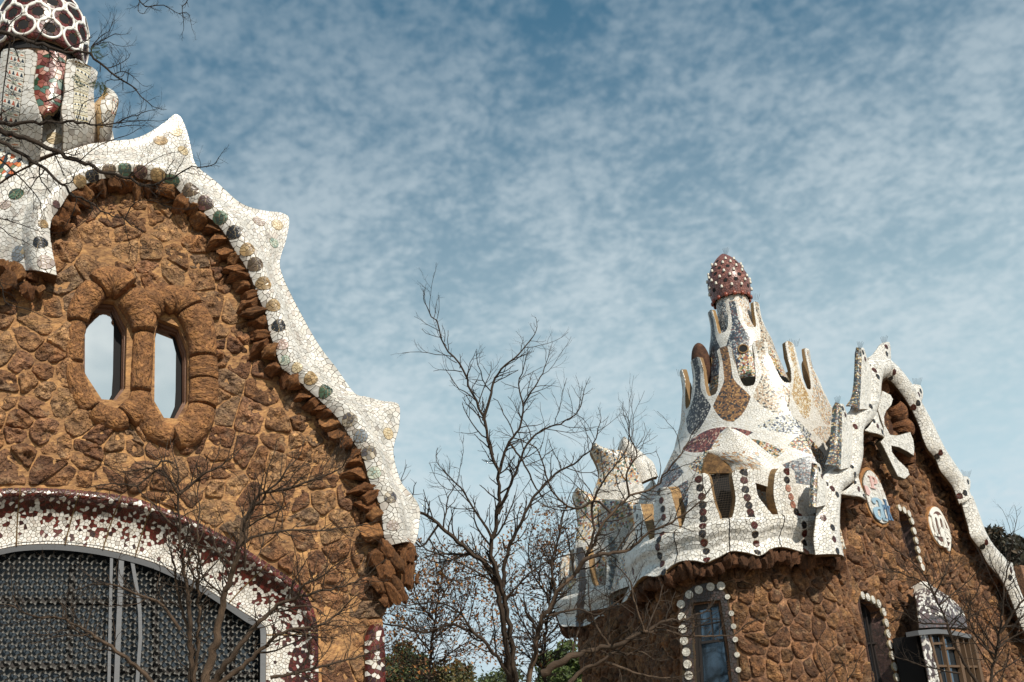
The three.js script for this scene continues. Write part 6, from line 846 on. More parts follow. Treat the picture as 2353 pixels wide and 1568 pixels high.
  // ---- the white cross set in the gable, with the stone shafts behind it
  {
    const cx = [[620, 525], [690, 560], [716, 602], [700, 655], [655, 705], [636, 760], [640, 830], [690, 920], [760, 926], [868, 895], [896, 960], [908, 1040], [902, 1106], [850, 1072], [770, 1032], [700, 1018], [706, 1075], [765, 1150], [850, 1230], [864, 1280], [822, 1316], [762, 1292], [735, 1240], [690, 1150], [640, 1045], [606, 985], [640, 940], [632, 850], [602, 760], [580, 700], [600, 620]].map((p) => R_(...g4(...p), 0.5));
    const g = new THREE.Group(); g.name = 'cross_ornament'; gateR.add(g); const base = part('cross', paint(slab(RP, cx, 0.5, 0.13, [], 0.012), vary(groutGrey, 0.9)), M.grout, g); const S = planeSurf(RP, 0.512), sd = polySdf(cx), xs = cx.map((p) => p[0]), ys = cx.map((p) => p[1]); S.mask = () => (a, b) => sd(a, b) - 0.005;
    mosaic(S, { u0: Math.min(...xs), u1: Math.max(...xs), v0: Math.min(...ys), v1: Math.max(...ys), size: 0.075, gap: 0.008, seed: 251, h: 0.012 }, white, base, 'tile', 'small_tiles', M.tile, 100);
    const shaft = (pts, r0, seed) => part('stone_shaft', (() => { const P = pts.map((p) => hit(RP, ...g4(...p), 0.12)); return tube(P, (t) => r0 * (0.82 + 0.25 * Math.sin(Math.PI * t)), 18, (t, q) => vary(lin('#8a5c38'), 0.9 + 0.6 * fbm3(q.x * 6, q.y * 6, q.z * 6, 4)), true, 14); })(), M.stone, g);
    shaft([[700, 650], [735, 720], [770, 800]], 0.34, 1); shaft([[765, 800], [790, 870], [800, 930]], 0.36, 2); shaft([[770, 1040], [805, 1110], [830, 1190]], 0.33, 3); shaft([[595, 580], [600, 640], [600, 700]], 0.2, 4);
    part('niche', paint(slab(RP, [[560, 540], [660, 560], [800, 650], [880, 830], [900, 960], [880, 1100], [720, 1080], [640, 900]].map((p) => R_(...g4(...p), 0.06)), 0.07, 0.02), vary(lin('#5a3a24'), 1)), M.mortar, g);
  }
  // ---- bay window with a mosaic hood
  {
    const bay = new THREE.Group(); bay.name = 'bay_window'; gateR.add(bay);
    const offs = [0.2, 0.5, 0.8, 0.95, 1.0], rows = [[2114, 1347, 2138, 1350], [2103, 1364, 2166, 1362], [2106, 1385, 2195, 1385], [2109, 1412, 2213, 1407], [2112, 1444, 2224, 1446]]; const S = ribbon(rows.map((p, i) => hit(RP, p[0], p[1], offs[i])), rows.map((p, i) => hit(RP, p[2], p[3], offs[i])), (f) => 0.12 * Math.sin(Math.PI * f), { smooth: 2, backDir: bkR }); S.m = part('hood', S.solid(40, 16, 0.5, groutGrey, groutGrey), M.grout, bay);
    const mar = pal(['#4a2a28', '#3a2220', '#5a3634', '#2c2024']); mosaic(S, { u0: 0, u1: S.L, v0: 0, v1: S.Wmax, size: 0.1, gap: 0.008, seed: 261, h: 0.01 }, (c) => c.c[0] / S.L > 0.86 ? pick(mar, c) : c.r3 < 0.55 ? pick(mar, c) : whitePick(c.r, c.r2), S.m, 'tile', 'small_tiles', M.tile, 60);
    const fin = ribbon([[2112, 1340], [2122, 1336], [2132, 1345]].map((p) => hit(RP, ...p, 0.45)), [[2116, 1356], [2130, 1352], [2142, 1362]].map((p) => hit(RP, ...p, 0.5)), (f) => 0.08 * Math.sin(Math.PI * f)); part('finial', fin.solid(12, 6, 0.25, vary(whiteTones[1], 0.9), whiteTones[3]), M.tile, bay);
    part('lead_flashing', (() => { const q = [[2110, 1449, 2112, 1460], [2168, 1446, 2169, 1457], [2232, 1459, 2233, 1468]]; const f = ribbon(q.map((p) => hit(RP, p[0], p[1], 1.06)), q.map((p) => hit(RP, p[2], p[3], 1.06))); return f.solid(8, 2, 0.3, [1, 1, 1], [1, 1, 1]); })(), M.steel, bay);
    const P = [[2116, 1458], [2236, 1466], [2275, 1660], [2160, 1660]].map((p) => R_(...p, 0.86)); part('pane', paint(slab(RP, P, 0.86, 0.02), [1, 1, 1]), M.glass, bay); part('interior', paint(slab(RP, P, 0.75, 0.6), [1, 1, 1]), M.dark, bay);
    const post = (a, b, w) => part('mullion', beam(hit(RP, ...a, 0.93), hit(RP, ...b, 0.93), RP.u.clone().multiplyScalar(w), RP.n.clone().multiplyScalar(0.1)), M.oak, bay);
    post([2133, 1457], [2168, 1600], 0.1); post([2162, 1458], [2189, 1600], 0.07); post([2193, 1459], [2221, 1600], 0.16); post([2207, 1460], [2236, 1600], 0.06); post([2220, 1461], [2246, 1600], 0.05); post([2233, 1462], [2262, 1600], 0.16);
    const railing = (a, b) => part('rail', beam(hit(RP, ...a, 0.92), hit(RP, ...b, 0.92), V(0, 0.05, 0), RP.n.clone().multiplyScalar(0.07)), M.oak, bay); railing([2170, 1491], [2200, 1490]); railing([2152, 1531], [2252, 1533]); railing([2138, 1480], [2166, 1479]);
    const J = ribbon([[2114, 1458], [2124, 1510], [2140, 1600]].map((p) => hit(RP, ...p, 0.95)), [[2131, 1458], [2146, 1510], [2166, 1600]].map((p) => hit(RP, ...p, 0.95)), () => 0, { backDir: bkR }); J.m = part('jamb', J.solid(20, 4, 0.5, groutGrey, groutGrey), M.grout, bay); mosaic(J, { u0: 0, u1: J.L, v0: 0, v1: J.Wmax, size: 0.1, gap: 0.01, seed: 263, h: 0.01 }, (c) => c.r3 < 0.5 ? pick(mar, c) : whitePick(c.r, c.r2), J.m, 'tile', 'small_tiles', M.tile, 20);
  }
  // ---- fine wires against pigeons on the tips
  {
    const rnd = mulberry(281), wm = new THREE.MeshStandardMaterial({ color: new THREE.Color(0.06, 0.06, 0.06), roughness: 0.5 });
    for (const [x, y, w, d, n] of [[1668, 584, 6, 27.4, 6], [1735, 689, 14, 25.8, 6], [1824, 796, 18, 26, 8], [1563, 864, 8, 27, 5], [1977, 800, 6, 23.8, 6], [2032, 788, 8, 24.2, 6], [2108, 884, 14, 25, 8], [2221, 1096, 14, 26.2, 8], [1925, 927, 6, 23.5, 6]]) { const a = []; for (let k = 0; k < n; k++) { const x0 = x + (k / (n - 1) - 0.5) * w; a.push(tube([at(x0, y + 1, d), at(x0 + (k / (n - 1) - 0.5) * 9, y - 12 - 6 * rnd(), d)], () => 0.0035, 3)); } part('bird_spikes', merge(a), wm, gateR); }
  }
}

// ================================================================ TREES AND BACKGROUND
const barkDark = (k) => (t, q) => vary(lin('#6a5644'), (0.65 + 0.5 * fbm3(q.x * 9, q.y * 9, q.z * 9, 3)) * k);
// limbs drawn as [x, y] points at a depth with start and end radius in picture units; twigs grow from them by rule
function bareTree(name, label, group, depth, limbs, o) {
  const rnd = mulberry(o.seed), root = thing(name, o.foot, label, 'tree', group);
  const twG = [], twB = [];
  const dirOf = (p, q) => q.clone().sub(p).normalize();
  const view = ray(1176, 784).normalize();
  const sprig = (p, d, len, r, lev, sink) => { // a crooked twig with side shoots
    const n = lev > 1 ? 6 : 4, pts = [p.clone()]; let q = p.clone(), dd = d.clone(); const kink = o.kink ?? 0.34;
    for (let i = 0; i < n; i++) { dd.add(V((rnd() - 0.5) * kink * 2, (rnd() - 0.5) * kink * 2 + (o.lift ?? 0.07), (rnd() - 0.5) * kink * 2)).normalize(); q = q.clone().addScaledVector(dd, len / n); pts.push(q); }
    sink.push(tube(pts, (t) => r * (1 - 0.55 * t), lev > 1 ? 5 : 4, barkDark(o.tone ?? 0.8), false, n));
    if (lev <= 0) return;
    const m = lev > 1 ? 3 + Math.floor(rnd() * 4) : 2 + Math.floor(rnd() * 3);
    for (let k = 0; k < m; k++) { const f = 0.15 + 0.8 * (k + rnd()) / m, i = Math.min(n - 1, Math.floor(f * n)), a = pts[i], b = pts[i + 1], s = a.clone().lerp(b, f * n - i); const t = dirOf(a, b); const ax = V(rnd() - 0.5, rnd() - 0.5, rnd() - 0.5).normalize(); const side = t.clone().cross(ax).normalize(); const e = t.clone().multiplyScalar(Math.cos(0.75)).addScaledVector(side, Math.sin(0.75)); sprig(s, e, len * (0.36 + 0.3 * rnd()) * (1.05 - 0.5 * f), r * 0.62 * (1 - 0.5 * f), lev - 1, sink); }
  };
  const meshes = [];
  limbs.forEach((L, li) => {
    const dz = L.d ?? 0, pts = L.p.map(([x, y], i) => at(x, y, depth + dz + (L.dd ?? 0) * i / (L.p.length - 1) + (o.ground && i === 0 ? 0 : 0.0) + Math.sin(li * 2.3 + i * 1.7) * (o.wob ?? 0.05) * (i ? 1 : 0.2)));
    if (L.toGround) { const f = pts[0].clone(); pts.unshift(V(mix(f.x, o.foot.x, 0.6), f.y * 0.5, mix(f.z, o.foot.z, 0.6)), V(o.foot.x, -0.1, o.foot.z)); [pts[0], pts[1]] = [pts[1], pts[0]]; }
    const k = depth / 2353 * (o.thick ?? 1), r0 = L.r[0] * k / 2, r1 = L.r[1] * k / 2;
    const C = new THREE.CatmullRomCurve3(pts, false, 'centripetal'), len = C.getLength(), n = Math.max(6, Math.round(len / (0.07 * depth / 16 + 0.02)));
    const fine = C.getSpacedPoints(Math.min(n, 70)); const amp = r0 * 0.8; for (let i = 1; i < fine.length - 1; i++) fine[i].add(V((rnd() - 0.5) * amp, (rnd() - 0.5) * amp, (rnd() - 0.5) * amp));
    const mesh = part(li === 0 ? 'trunk' : 'branch', tube(fine, (t) => mix(r0, r1, Math.pow(t, 0.8)), 8, barkDark(L.tone ?? o.tone ?? 0.8), false, fine.length - 1), M.bark, root); meshes.push(mesh);
    const tw = L.tw ?? 1; const step = (o.step ?? 0.16) / tw, sink = []; const from = L.from ?? 0.25;
    for (let d = len * from; d < len; d += step * (0.6 + 0.8 * rnd())) {
      const t = d / len, p = C.getPointAt(t), tan = C.getTangentAt(t), ax = V(rnd() - 0.5, rnd() - 0.5, rnd() - 0.5).normalize(), side = tan.clone().cross(ax).normalize(); side.addScaledVector(view, -0.5 * side.dot(view)).normalize(); const ang = 0.6 + 0.4 * rnd(); const e = tan.clone().multiplyScalar(Math.cos(ang)).addScaledVector(side, Math.sin(ang)); e.y += 0.12;
      const rr = mix(r0, r1, Math.pow(t, 0.8)); const big = rnd() < 0.22; sprig(p, e.normalize(), (o.tlen ?? 0.55) * (big ? 1.7 : 0.45 + 0.7 * rnd()) * (L.tl ?? 1), Math.min(rr * 0.55, (o.tr ?? 0.007) * (big ? 1.6 : 1)), big ? 2 : 1, sink);
    }
    const p = C.getPointAt(1); sprig(p, C.getTangentAt(1), (o.tlen ?? 0.55) * 0.8, r1 * 0.9, 2, sink);
    if (sink.length) part('twigs', merge(sink), M.bark, mesh, 'stuff');
  });
  return { root, meshes };
}
const c1 = (x, y) => [861.7 + x / 1.7276, 660.6 + y / 1.7276];         // notes taken on enlargements of the photograph
const c4 = (x, y) => [x / 2.5597, 1034 + y / 2.5597];
const c5 = (x, y) => [1867 + x / 3.412, 1108.7 + y / 3.412];
const c6 = (x, y) => [1263.8 + x / 3.412, 1223.6 + y / 3.412];
const cz = (x, y) => [x / 5.8516, y / 5.8516];
const cA = (x, y) => [x / 3.412, y / 3.412];
const ln = (f, a) => a.map((p) => f(...p));

// ---- bare tree in the gap between the houses
const footAt = (x, d) => { const p = at(x, 1568, d); return V(p.x, 0, p.z); };
bareTree('bare_tree', 'tall bare tree standing in the gap between the two gatehouses', 'bare trees', 19, [
  { p: ln(c1, [[562, 1590], [530, 1330], [505, 1200], [478, 1130], [462, 1050], [485, 900], [490, 740], [462, 640], [430, 530], [370, 380], [330, 310], [282, 230], [240, 140], [210, 85]]), r: [17, 2], toGround: true, from: 0.45 },
  { p: ln(c1, [[540, 1590], [520, 1420], [492, 1250], [474, 1140]]), r: [14, 9], toGround: true, from: 0.7, tw: 0.5 },
  { p: ln(c1, [[430, 530], [455, 450], [470, 375], [500, 330], [560, 275], [605, 225], [624, 200]]), r: [6, 2], from: 0.3 },
  { p: ln(c1, [[490, 740], [530, 620], [574, 560], [586, 470], [570, 390], [590, 320]]), r: [6.5, 2], from: 0.2 },
  { p: ln(c1, [[586, 470], [630, 400], [665, 340], [680, 300]]), r: [4, 1.5], from: 0.2 },
  { p: ln(c1, [[508, 1190], [515, 1110], [540, 1010], [575, 940], [640, 820], [720, 740], [800, 692], [860, 640], [885, 560]]), r: [9, 2], from: 0.15 },
  { p: ln(c1, [[490, 900], [540, 780], [580, 680], [605, 620], [660, 570], [740, 540], [800, 500], [822, 450]]), r: [6, 2], from: 0.25 },
  { p: ln(c1, [[535, 620], [580, 680], [640, 800]]), r: [4, 3], from: 0.3, tw: 0.6 },
  { p: ln(c1, [[478, 1140], [440, 1100], [380, 1055], [320, 1000], [250, 940], [190, 900], [130, 870], [80, 810], [30, 760], [-20, 690]]), r: [10, 2.5], from: 0.15 },
  { p: ln(c1, [[250, 945], [180, 1030], [140, 990], [60, 960], [20, 930]]), r: [5, 2], from: 0.2 },
  { p: ln(c1, [[465, 1000], [442, 950], [392, 880], [345, 800], [300, 760], [268, 722]]), r: [5.5, 2], from: 0.2 },
  { p: ln(c1, [[380, 1060], [300, 1060], [220, 1050], [160, 1000]]), r: [5, 2], from: 0.2 },
  { p: ln(c1, [[505, 1200], [420, 1140], [330, 1090], [250, 1060]]), r: [5, 2], from: 0.2 },
  { p: ln(c1, [[545, 1560], [470, 1450], [400, 1380], [300, 1340], [200, 1370], [100, 1350], [20, 1330]]), r: [8, 3], from: 0.1 },
  { p: ln(c1, [[400, 1380], [330, 1290], [250, 1250], [150, 1260]]), r: [5, 2], from: 0.1 },
  { p: ln(c1, [[500, 1270], [570, 1180], [650, 1110], [740, 1070], [830, 1050]]), r: [5, 2], from: 0.15 }
], { seed: 301, foot: footAt(1180, 19), thick: 1.25, tlen: 0.56, tr: 0.0150, step: 0.12, tone: 0.5 });
bareTree('bare_tree', 'pale barked bare tree leaning right in front of the mosaic parapet', 'bare trees', 17.5, [
  { p: ln(c1, [[612, 1590], [640, 1430], [668, 1310], [740, 1195], [800, 1132], [850, 1050], [900, 950], [940, 900], [1010, 830], [1100, 800], [1180, 700], [1240, 620]]), r: [15, 2], toGround: true, from: 0.35, tone: 1.15 },
  { p: ln(c1, [[800, 1132], [830, 1085], [900, 1060], [1000, 1045], [1090, 970], [1180, 930], [1290, 850], [1330, 800]]), r: [8, 2], from: 0.2, tone: 0.9 },
  { p: ln(c1, [[850, 1050], [870, 960], [860, 880], [900, 780], [960, 700], [1000, 640], [1010, 560]]), r: [5, 1.6], from: 0.2 },
  { p: ln(c1, [[940, 900], [880, 850], [800, 880], [740, 850], [700, 800], [640, 640], [560, 600]]), r: [5, 1.6], from: 0.2 },
  { p: ln(c1, [[1010, 830], [1000, 740], [1040, 660], [1010, 590], [1005, 550]]), r: [4, 1.5], from: 0.2 },
  { p: ln(c1, [[670, 1310], [740, 1290], [820, 1280], [880, 1300], [960, 1250], [1020, 1200]]), r: [4.5, 1.5], from: 0.2 },
  { p: ln(c1, [[720, 1220], [700, 1100], [730, 1000], [750, 900], [770, 830]]), r: [5, 1.5], from: 0.2 },
  { p: [...ln(c6, [[-60, 1110], [100, 1010], [260, 940], [420, 900], [560, 865], [650, 820], [740, 780], [830, 730], [920, 695], [1050, 685], [1160, 640]])], r: [14, 3], from: 0.2, tone: 0.7 },
  { p: [...ln(c6, [[740, 780], [900, 770], [1040, 810], [1200, 815], [1320, 815], [1450, 800], [1555, 710]])], r: [5, 1.6], from: 0.3, tone: 0.8, tl: 0.6 },
  { p: [...ln(c6, [[735, 780], [710, 690], [680, 600], [650, 500], [640, 400], [560, 300]])], r: [5, 1.6], from: 0.1, tone: 1.2 },
  { p: [...ln(c6, [[460, 885], [400, 790], [340, 690], [310, 560], [300, 430]])], r: [4, 1.6], from: 0.2, tone: 0.9, tl: 0.6 },
  { p: [...ln(c6, [[150, 1180], [260, 1080], [400, 1010], [520, 940], [600, 960], [700, 930], [760, 960]])], r: [8, 2.5], from: 0.2, tone: 0.8 },
  { p: [...ln(c6, [[420, 1015], [520, 1050], [600, 1080], [700, 1110], [860, 1140], [990, 1140]])], r: [5, 2], from: 0.2, tone: 1.1, tl: 0.6 }
], { seed: 317, foot: footAt(1225, 17.5), thick: 1.4, tlen: 0.55, tr: 0.0135, step: 0.11, tone: 0.6 });
// ---- bare tree before the big arch
bareTree('bare_tree', 'many stemmed bare tree standing in front of the mosaic arch', 'bare trees', 11, [
  { p: ln(c4, [[1150, 1400], [1166, 1000], [1162, 700], [1160, 480], [1165, 330], [1170, 200]]), r: [15, 2], toGround: true, from: 0.5, tone: 1.1 },
  { p: ln(c4, [[1128, 1400], [1110, 900], [1075, 650], [1055, 450], [1050, 260], [1040, 120], [1030, 60]]), r: [11, 2], from: 0.35, tone: 0.75 },
  { p: ln(c4, [[1200, 1400], [1260, 1150], [1300, 950], [1350, 740], [1410, 540], [1440, 420], [1500, 330], [1600, 230], [1690, 130], [1740, 60]]), r: [17, 2], from: 0.35, tone: 1.1 },
  { p: ln(c4, [[1410, 560], [1500, 510], [1600, 488], [1760, 470], [1900, 475], [2050, 455], [2140, 440]]), r: [5, 1.6], from: 0.2 },
  { p: ln(c4, [[1230, 1400], [1360, 1220], [1490, 1050], [1620, 930], [1740, 870], [1900, 830], [2060, 790], [2160, 740]]), r: [12, 2], from: 0.35, tone: 0.75 },
  { p: ln(c4, [[1240, 1400], [1420, 1280], [1560, 1150], [1700, 1060], [1830, 1045], [1960, 980], [2080, 870]]), r: [10, 2], from: 0.3, tone: 1.0 },
  { p: ln(c4, [[930, 1400], [820, 1290], [650, 1160], [480, 1050], [350, 990], [240, 985], [130, 950], [40, 910]]), r: [8, 2], from: 0.3, tone: 0.9 },
  { p: ln(c4, [[1050, 262], [1000, 180], [930, 120], [860, 170], [800, 212], [700, 200], [610, 205]]), r: [5, 1.5], from: 0.15 },
  { p: ln(c4, [[1055, 260], [1120, 215], [1190, 150], [1300, 90], [1370, 40], [1420, -10]]), r: [6, 1.6], from: 0.15 },
  { p: ln(c4, [[1020, 80], [960, 60], [920, 100], [800, 120], [720, 130]]), r: [4, 1.5], from: 0.2 },
  { p: ln(c4, [[1000, 430], [940, 360], [850, 270], [790, 200]]), r: [4, 1.5], from: 0.3 },
  { p: ln(c4, [[1440, 420], [1520, 270], [1640, 240], [1760, 205], [1880, 160], [2000, 110], [2060, 20]]), r: [6, 1.6], from: 0.2 },
  { p: ln(c4, [[1440, 700], [1440, 560], [1435, 430], [1430, 350]]), r: [4, 1.8], from: 0.2 },
  { p: ln(c4, [[1060, 1060], [940, 900], [800, 850], [690, 800], [560, 790], [430, 830]]), r: [6, 1.5], from: 0.2, tone: 0.9 },
  { p: ln(c4, [[1590, 1340], [1750, 1310], [1900, 1270], [2040, 1240], [2180, 1190], [2280, 1150]]), r: [6, 1.6], from: 0.15, tone: 0.8 },
  { p: ln(c4, [[1740, 880], [1800, 780], [1870, 760], [1960, 690], [2040, 640]]), r: [4.5, 1.4], from: 0.15 },
  { p: ln(c4, [[1120, 1080], [1080, 980], [1040, 800], [1020, 660]]), r: [6, 3], from: 0.3, tone: 1.1 }
], { seed: 331, foot: footAt(470, 11), thick: 1.4, tlen: 0.36, tr: 0.0080, step: 0.055, tone: 0.8 });
// ---- bare tree before the right facade
bareTree('bare_tree', 'dark bare tree spreading in front of the far right facade and bay window', 'bare trees', 15, [
  { p: ln(c5, [[1400, 1620], [1432, 1400], [1470, 1180], [1492, 960], [1500, 800], [1545, 620], [1565, 480], [1582, 385]]), r: [13, 2], toGround: true, from: 0.25, tone: 0.55 },
  { p: ln(c5, [[1300, 1600], [1180, 1400], [1090, 1220], [1050, 1090], [1000, 980], [930, 850], [860, 780], [760, 740], [660, 700], [570, 680]]), r: [9, 1.6], from: 0.3, tone: 0.55 },
  { p: ln(c5, [[1060, 1110], [940, 1110], [830, 1100], [720, 1030], [640, 1000], [580, 985]]), r: [5, 1.5], from: 0.2, tone: 0.55 },
  { p: ln(c5, [[980, 930], [930, 830], [870, 720], [800, 640], [700, 560], [590, 480]]), r: [4.5, 1.4], from: 0.2, tone: 0.55 },
  { p: ln(c5, [[960, 880], [1020, 760], [1060, 660], [1080, 560], [1090, 500]]), r: [4.5, 1.4], from: 0.2, tone: 0.55 },
  { p: ln(c5, [[1000, 960], [1120, 860], [1230, 770], [1290, 700]]), r: [4, 1.4], from: 0.2, tone: 0.55 },
  { p: ln(c5, [[1430, 1400], [1330, 1240], [1220, 1150], [1130, 1080]]), r: [6, 2], from: 0.2, tone: 0.55 },
  { p: ln(c5, [[1440, 1360], [1300, 1240], [1220, 1000], [1280, 880], [1330, 780]]), r: [5, 1.5], from: 0.2, tone: 0.55 },
  { p: ln(c5, [[1160, 1500], [1000, 1470], [860, 1440], [760, 1400], [640, 1370], [590, 1350]]), r: [4.5, 1.5], from: 0.2, tone: 0.55 },
  { p: ln(c5, [[1470, 1180], [1560, 1040], [1640, 940], [1720, 860], [1800, 760]]), r: [8, 2], from: 0.1, tone: 0.55 },
  { p: ln(c5, [[1500, 800], [1440, 700], [1400, 620], [1390, 560]]), r: [4, 1.4], from: 0.1, tone: 0.55 },
  { p: ln(c5, [[1450, 1300], [1560, 1220], [1640, 1180], [1740, 1120]]), r: [6, 2], from: 0.1, tone: 0.55 }
], { seed: 347, foot: footAt(2278, 15), tlen: 0.50, tr: 0.0095, step: 0.075, tone: 0.45 });
// ---- slender saplings low down at the right
bareTree('bare_sapling', 'slender leafless sapling at the foot of the far gatehouse wall', null, 16, [
  { p: ln(c5, [[280, 1640], [270, 1500], [240, 1420], [180, 1330], [160, 1240]]), r: [4, 1.2], toGround: true, from: 0.3, tone: 0.55 },
  { p: ln(c5, [[100, 1620], [110, 1500], [60, 1400], [30, 1300]]), r: [3, 1.2], from: 0.2, tone: 0.55 }, { p: ln(c5, [[270, 1560], [330, 1470], [360, 1380], [420, 1300]]), r: [3, 1.2], from: 0.2, tone: 0.55 }, { p: ln(c5, [[110, 1560], [170, 1480], [230, 1440]]), r: [3, 1.2], from: 0.2, tone: 0.55 }
], { seed: 353, foot: footAt(1945, 16), tlen: 0.4, tr: 0.009, step: 0.12, tone: 0.5 });
// ---- the tree whose boughs hang into the picture at the upper left
const over = bareTree('overhanging_tree', 'overhanging tree at the left edge with dark boughs before the tower', null, 8.5, [
  { p: [[-420, 900], [-400, 600], [-360, 300], [-300, 60], [-200, -160], [0, -300]], r: [70, 20], toGround: true, from: 0.99 },
  { p: [[-380, 420], [-180, 200], [-60, 60], ...ln(cz, [[0, 440], [250, 515], [550, 615], [900, 700], [1060, 720], [1210, 750], [1350, 870], [1530, 1005], [1680, 1100], [1850, 1210], [1950, 1340], [2035, 1420]])].map((p, i) => i === 2 ? [-60, 66] : p), r: [26, 1.8], from: 0.5 },
  { p: ln(cz, [[1210, 750], [1240, 640], [1300, 580], [1440, 510], [1560, 450], [1630, 470]]), r: [3.4, 1.2], from: 0.1 },
  { p: ln(cz, [[1220, 640], [1360, 480], [1460, 420], [1490, 360]]), r: [2.6, 1.1], from: 0.2 },
  { p: ln(cz, [[1300, 600], [1450, 560], [1560, 610], [1680, 630]]), r: [2.4, 1], from: 0.1 },
  { p: ln(cz, [[1640, 1060], [1560, 1080], [1440, 1080], [1400, 1180]]), r: [2.6, 1], from: 0.1 }, { p: ln(cz, [[1530, 1000], [1640, 960], [1750, 1000], [1880, 1120]]), r: [2.4, 1], from: 0.1 }, { p: ln(cz, [[1620, 960], [1620, 870], [1530, 760]]), r: [2, 1], from: 0.1 },
  { p: [[-360, 330], [-200, 300], [-60, 284], ...ln(cA, [[0, 965], [200, 970], [400, 960], [620, 965], [800, 992], [900, 970], [1000, 912], [1160, 870]])], r: [20, 1.6], from: 0.4 },
  { p: ln(cA, [[900, 968], [1040, 950], [1180, 945], [1250, 950]]), r: [2.6, 1], from: 0.1 }, { p: ln(cA, [[820, 990], [900, 1000], [1000, 985], [1130, 985]]), r: [2.4, 1], from: 0.1 },
  { p: ln(cA, [[600, 965], [660, 800], [760, 770], [880, 700]]), r: [2.6, 1], from: 0.1 }, { p: ln(cA, [[350, 800], [480, 740], [600, 690], [720, 650]]), r: [3, 1.2], from: 0.2 },
  { p: [[-370, 380], [-200, 330], [-60, 300], ...ln(cA, [[0, 1030], [240, 1105], [470, 1195], [620, 1260], [760, 1320], [900, 1380], [1000, 1400], [1110, 1440], [1230, 1440], [1400, 1350], [1510, 1310], [1640, 1310], [1715, 1235]])], r: [24, 1.6], from: 0.4 },
  { p: ln(cA, [[1000, 1400], [1180, 1270], [1300, 1210], [1400, 1190]]), r: [2.4, 1], from: 0.1 }, { p: ln(cA, [[620, 1265], [760, 1150], [900, 1090], [1000, 1060], [1120, 990]]), r: [2.6, 1], from: 0.1 },
  { p: [[-370, 420], [-200, 360], [-50, 318], ...ln(cA, [[0, 1110], [150, 1200], [300, 1290], [450, 1420], [600, 1540], [650, 1560]]), ...ln((x, y) => [x / 3.412, 402 + y / 3.412], [[680, 200], [760, 258], [860, 310], [980, 345], [1050, 400], [1110, 432]])], r: [20, 1.4], from: 0.45 },
  { p: ln((x, y) => [x / 3.412, 402 + y / 3.412], [[980, 345], [1020, 260], [1090, 200], [1200, 205], [1320, 250], [1450, 268], [1600, 235]]), r: [3, 1], from: 0.2 },
  { p: ln((x, y) => [x / 3.412, 402 + y / 3.412], [[970, 345], [990, 450], [1030, 560], [1150, 580], [1300, 590]]), r: [2.4, 1], from: 0.2 }, { p: ln((x, y) => [x / 3.412, 402 + y / 3.412], [[1025, 560], [1010, 640], [1050, 720], [1065, 800]]), r: [2, 0.9], from: 0.2 },
  { p: ln(cA, [[75, 330], [40, 600], [15, 800], [5, 950]]), r: [4, 2], from: 0.3 }, { p: ln(cA, [[-60, 1200], [60, 1300], [180, 1420], [300, 1560], [330, 1680]]), r: [5, 1.5], from: 0.1 }, { p: [[-60, 500], ...ln((x, y) => [x / 3.412, 402 + y / 3.412], [[0, 345], [130, 380], [300, 440], [400, 450]])], r: [4, 1.2], from: 0.2 }, { p: [[-60, 500], ...ln((x, y) => [x / 3.412, 402 + y / 3.412], [[0, 410], [80, 480], [180, 520], [250, 560]])], r: [3.5, 1.2], from: 0.2 },
  { p: [[-60, 620], ...ln((x, y) => [x / 3.412, 402 + y / 3.412], [[0, 850], [40, 1000], [160, 1040], [300, 1090], [400, 1150]])], r: [4, 1.2], from: 0.2 },
  { p: [[-300, -120], [0, -160], [200, -80], [290, -30], ...ln(cz, [[1860, 0], [1900, 55], [2000, 85], [2210, 72], [2350, 160], [2400, 180]])], r: [14, 1.4], from: 0.75, tl: 0.5 },
  { p: [[280, -60], [400, -60], [432, -20], ...ln(cA, [[1470, 0], [1430, 60], [1430, 110], [1440, 215]])], r: [6, 1.2], from: 0.6, tl: 0.5 }, { p: ln(cA, [[1400, 108], [1470, 100], [1500, 195]]), r: [2, 1], from: 0.2, tl: 0.5 }, { p: ln(cA, [[1090, 20], [1080, 80], [1120, 110], [1160, 60]]), r: [2, 1], from: 0.1, tl: 0.4 }
], { seed: 361, foot: V(at(-420, 900, 8.5).x, 0, at(-420, 900, 8.5).z), tlen: 0.16, tr: 0.0042, step: 0.05, tone: 0.36, wob: 0.03 });
{ // a few last feathery leaves on it
  const rnd = mulberry(371), frond = (x, y, ang, len) => { const b = new Bag(), c = at(x, y, 8.42), U = at(x + 100, y, 8.42).sub(c).normalize(), W = at(x, y - 100, 8.42).sub(c).normalize(), d = U.clone().multiplyScalar(Math.cos(ang)).addScaledVector(W, Math.sin(ang)), s = U.clone().multiplyScalar(-Math.sin(ang)).addScaledVector(W, Math.cos(ang)), k = 8.42 / 2353 * len; for (let i = 0; i < 8; i++) for (const e of [-1, 1]) { const p = c.clone().addScaledVector(d, k * i / 8), q = p.clone().addScaledVector(s, e * k * 0.42 * Math.sin(1 + i * 0.22)).addScaledVector(d, k * 0.12), m = p.clone().lerp(q, 0.5).addScaledVector(d, k * 0.06), n = p.clone().lerp(q, 0.5).addScaledVector(d, -k * 0.05), col = vary(lin('#3e5224'), 0.5 + 0.5 * rnd()); b.tri(p, m, q, col, [0, 0], [0, 0], [0, 0]); b.tri(p, q, n, col, [0, 0], [0, 0], [0, 0]); } part('leaf', b.geo(), M.leaf, over.root); };
  for (const [x, y, a, l] of [[236, 196, -1.6, 26], [230, 190, -1.1, 20], [208, 116, 0.1, 22], [218, 122, -0.6, 22], [232, 108, 0.5, 16], [170, 80, 0.2, 14], [168, 172, -0.9, 22], [176, 190, -0.5, 18], [205, 196, 0.1, 18], [222, 186, -1.9, 20], [240, 205, -0.3, 12]]) frond(x, y, a, l);
}
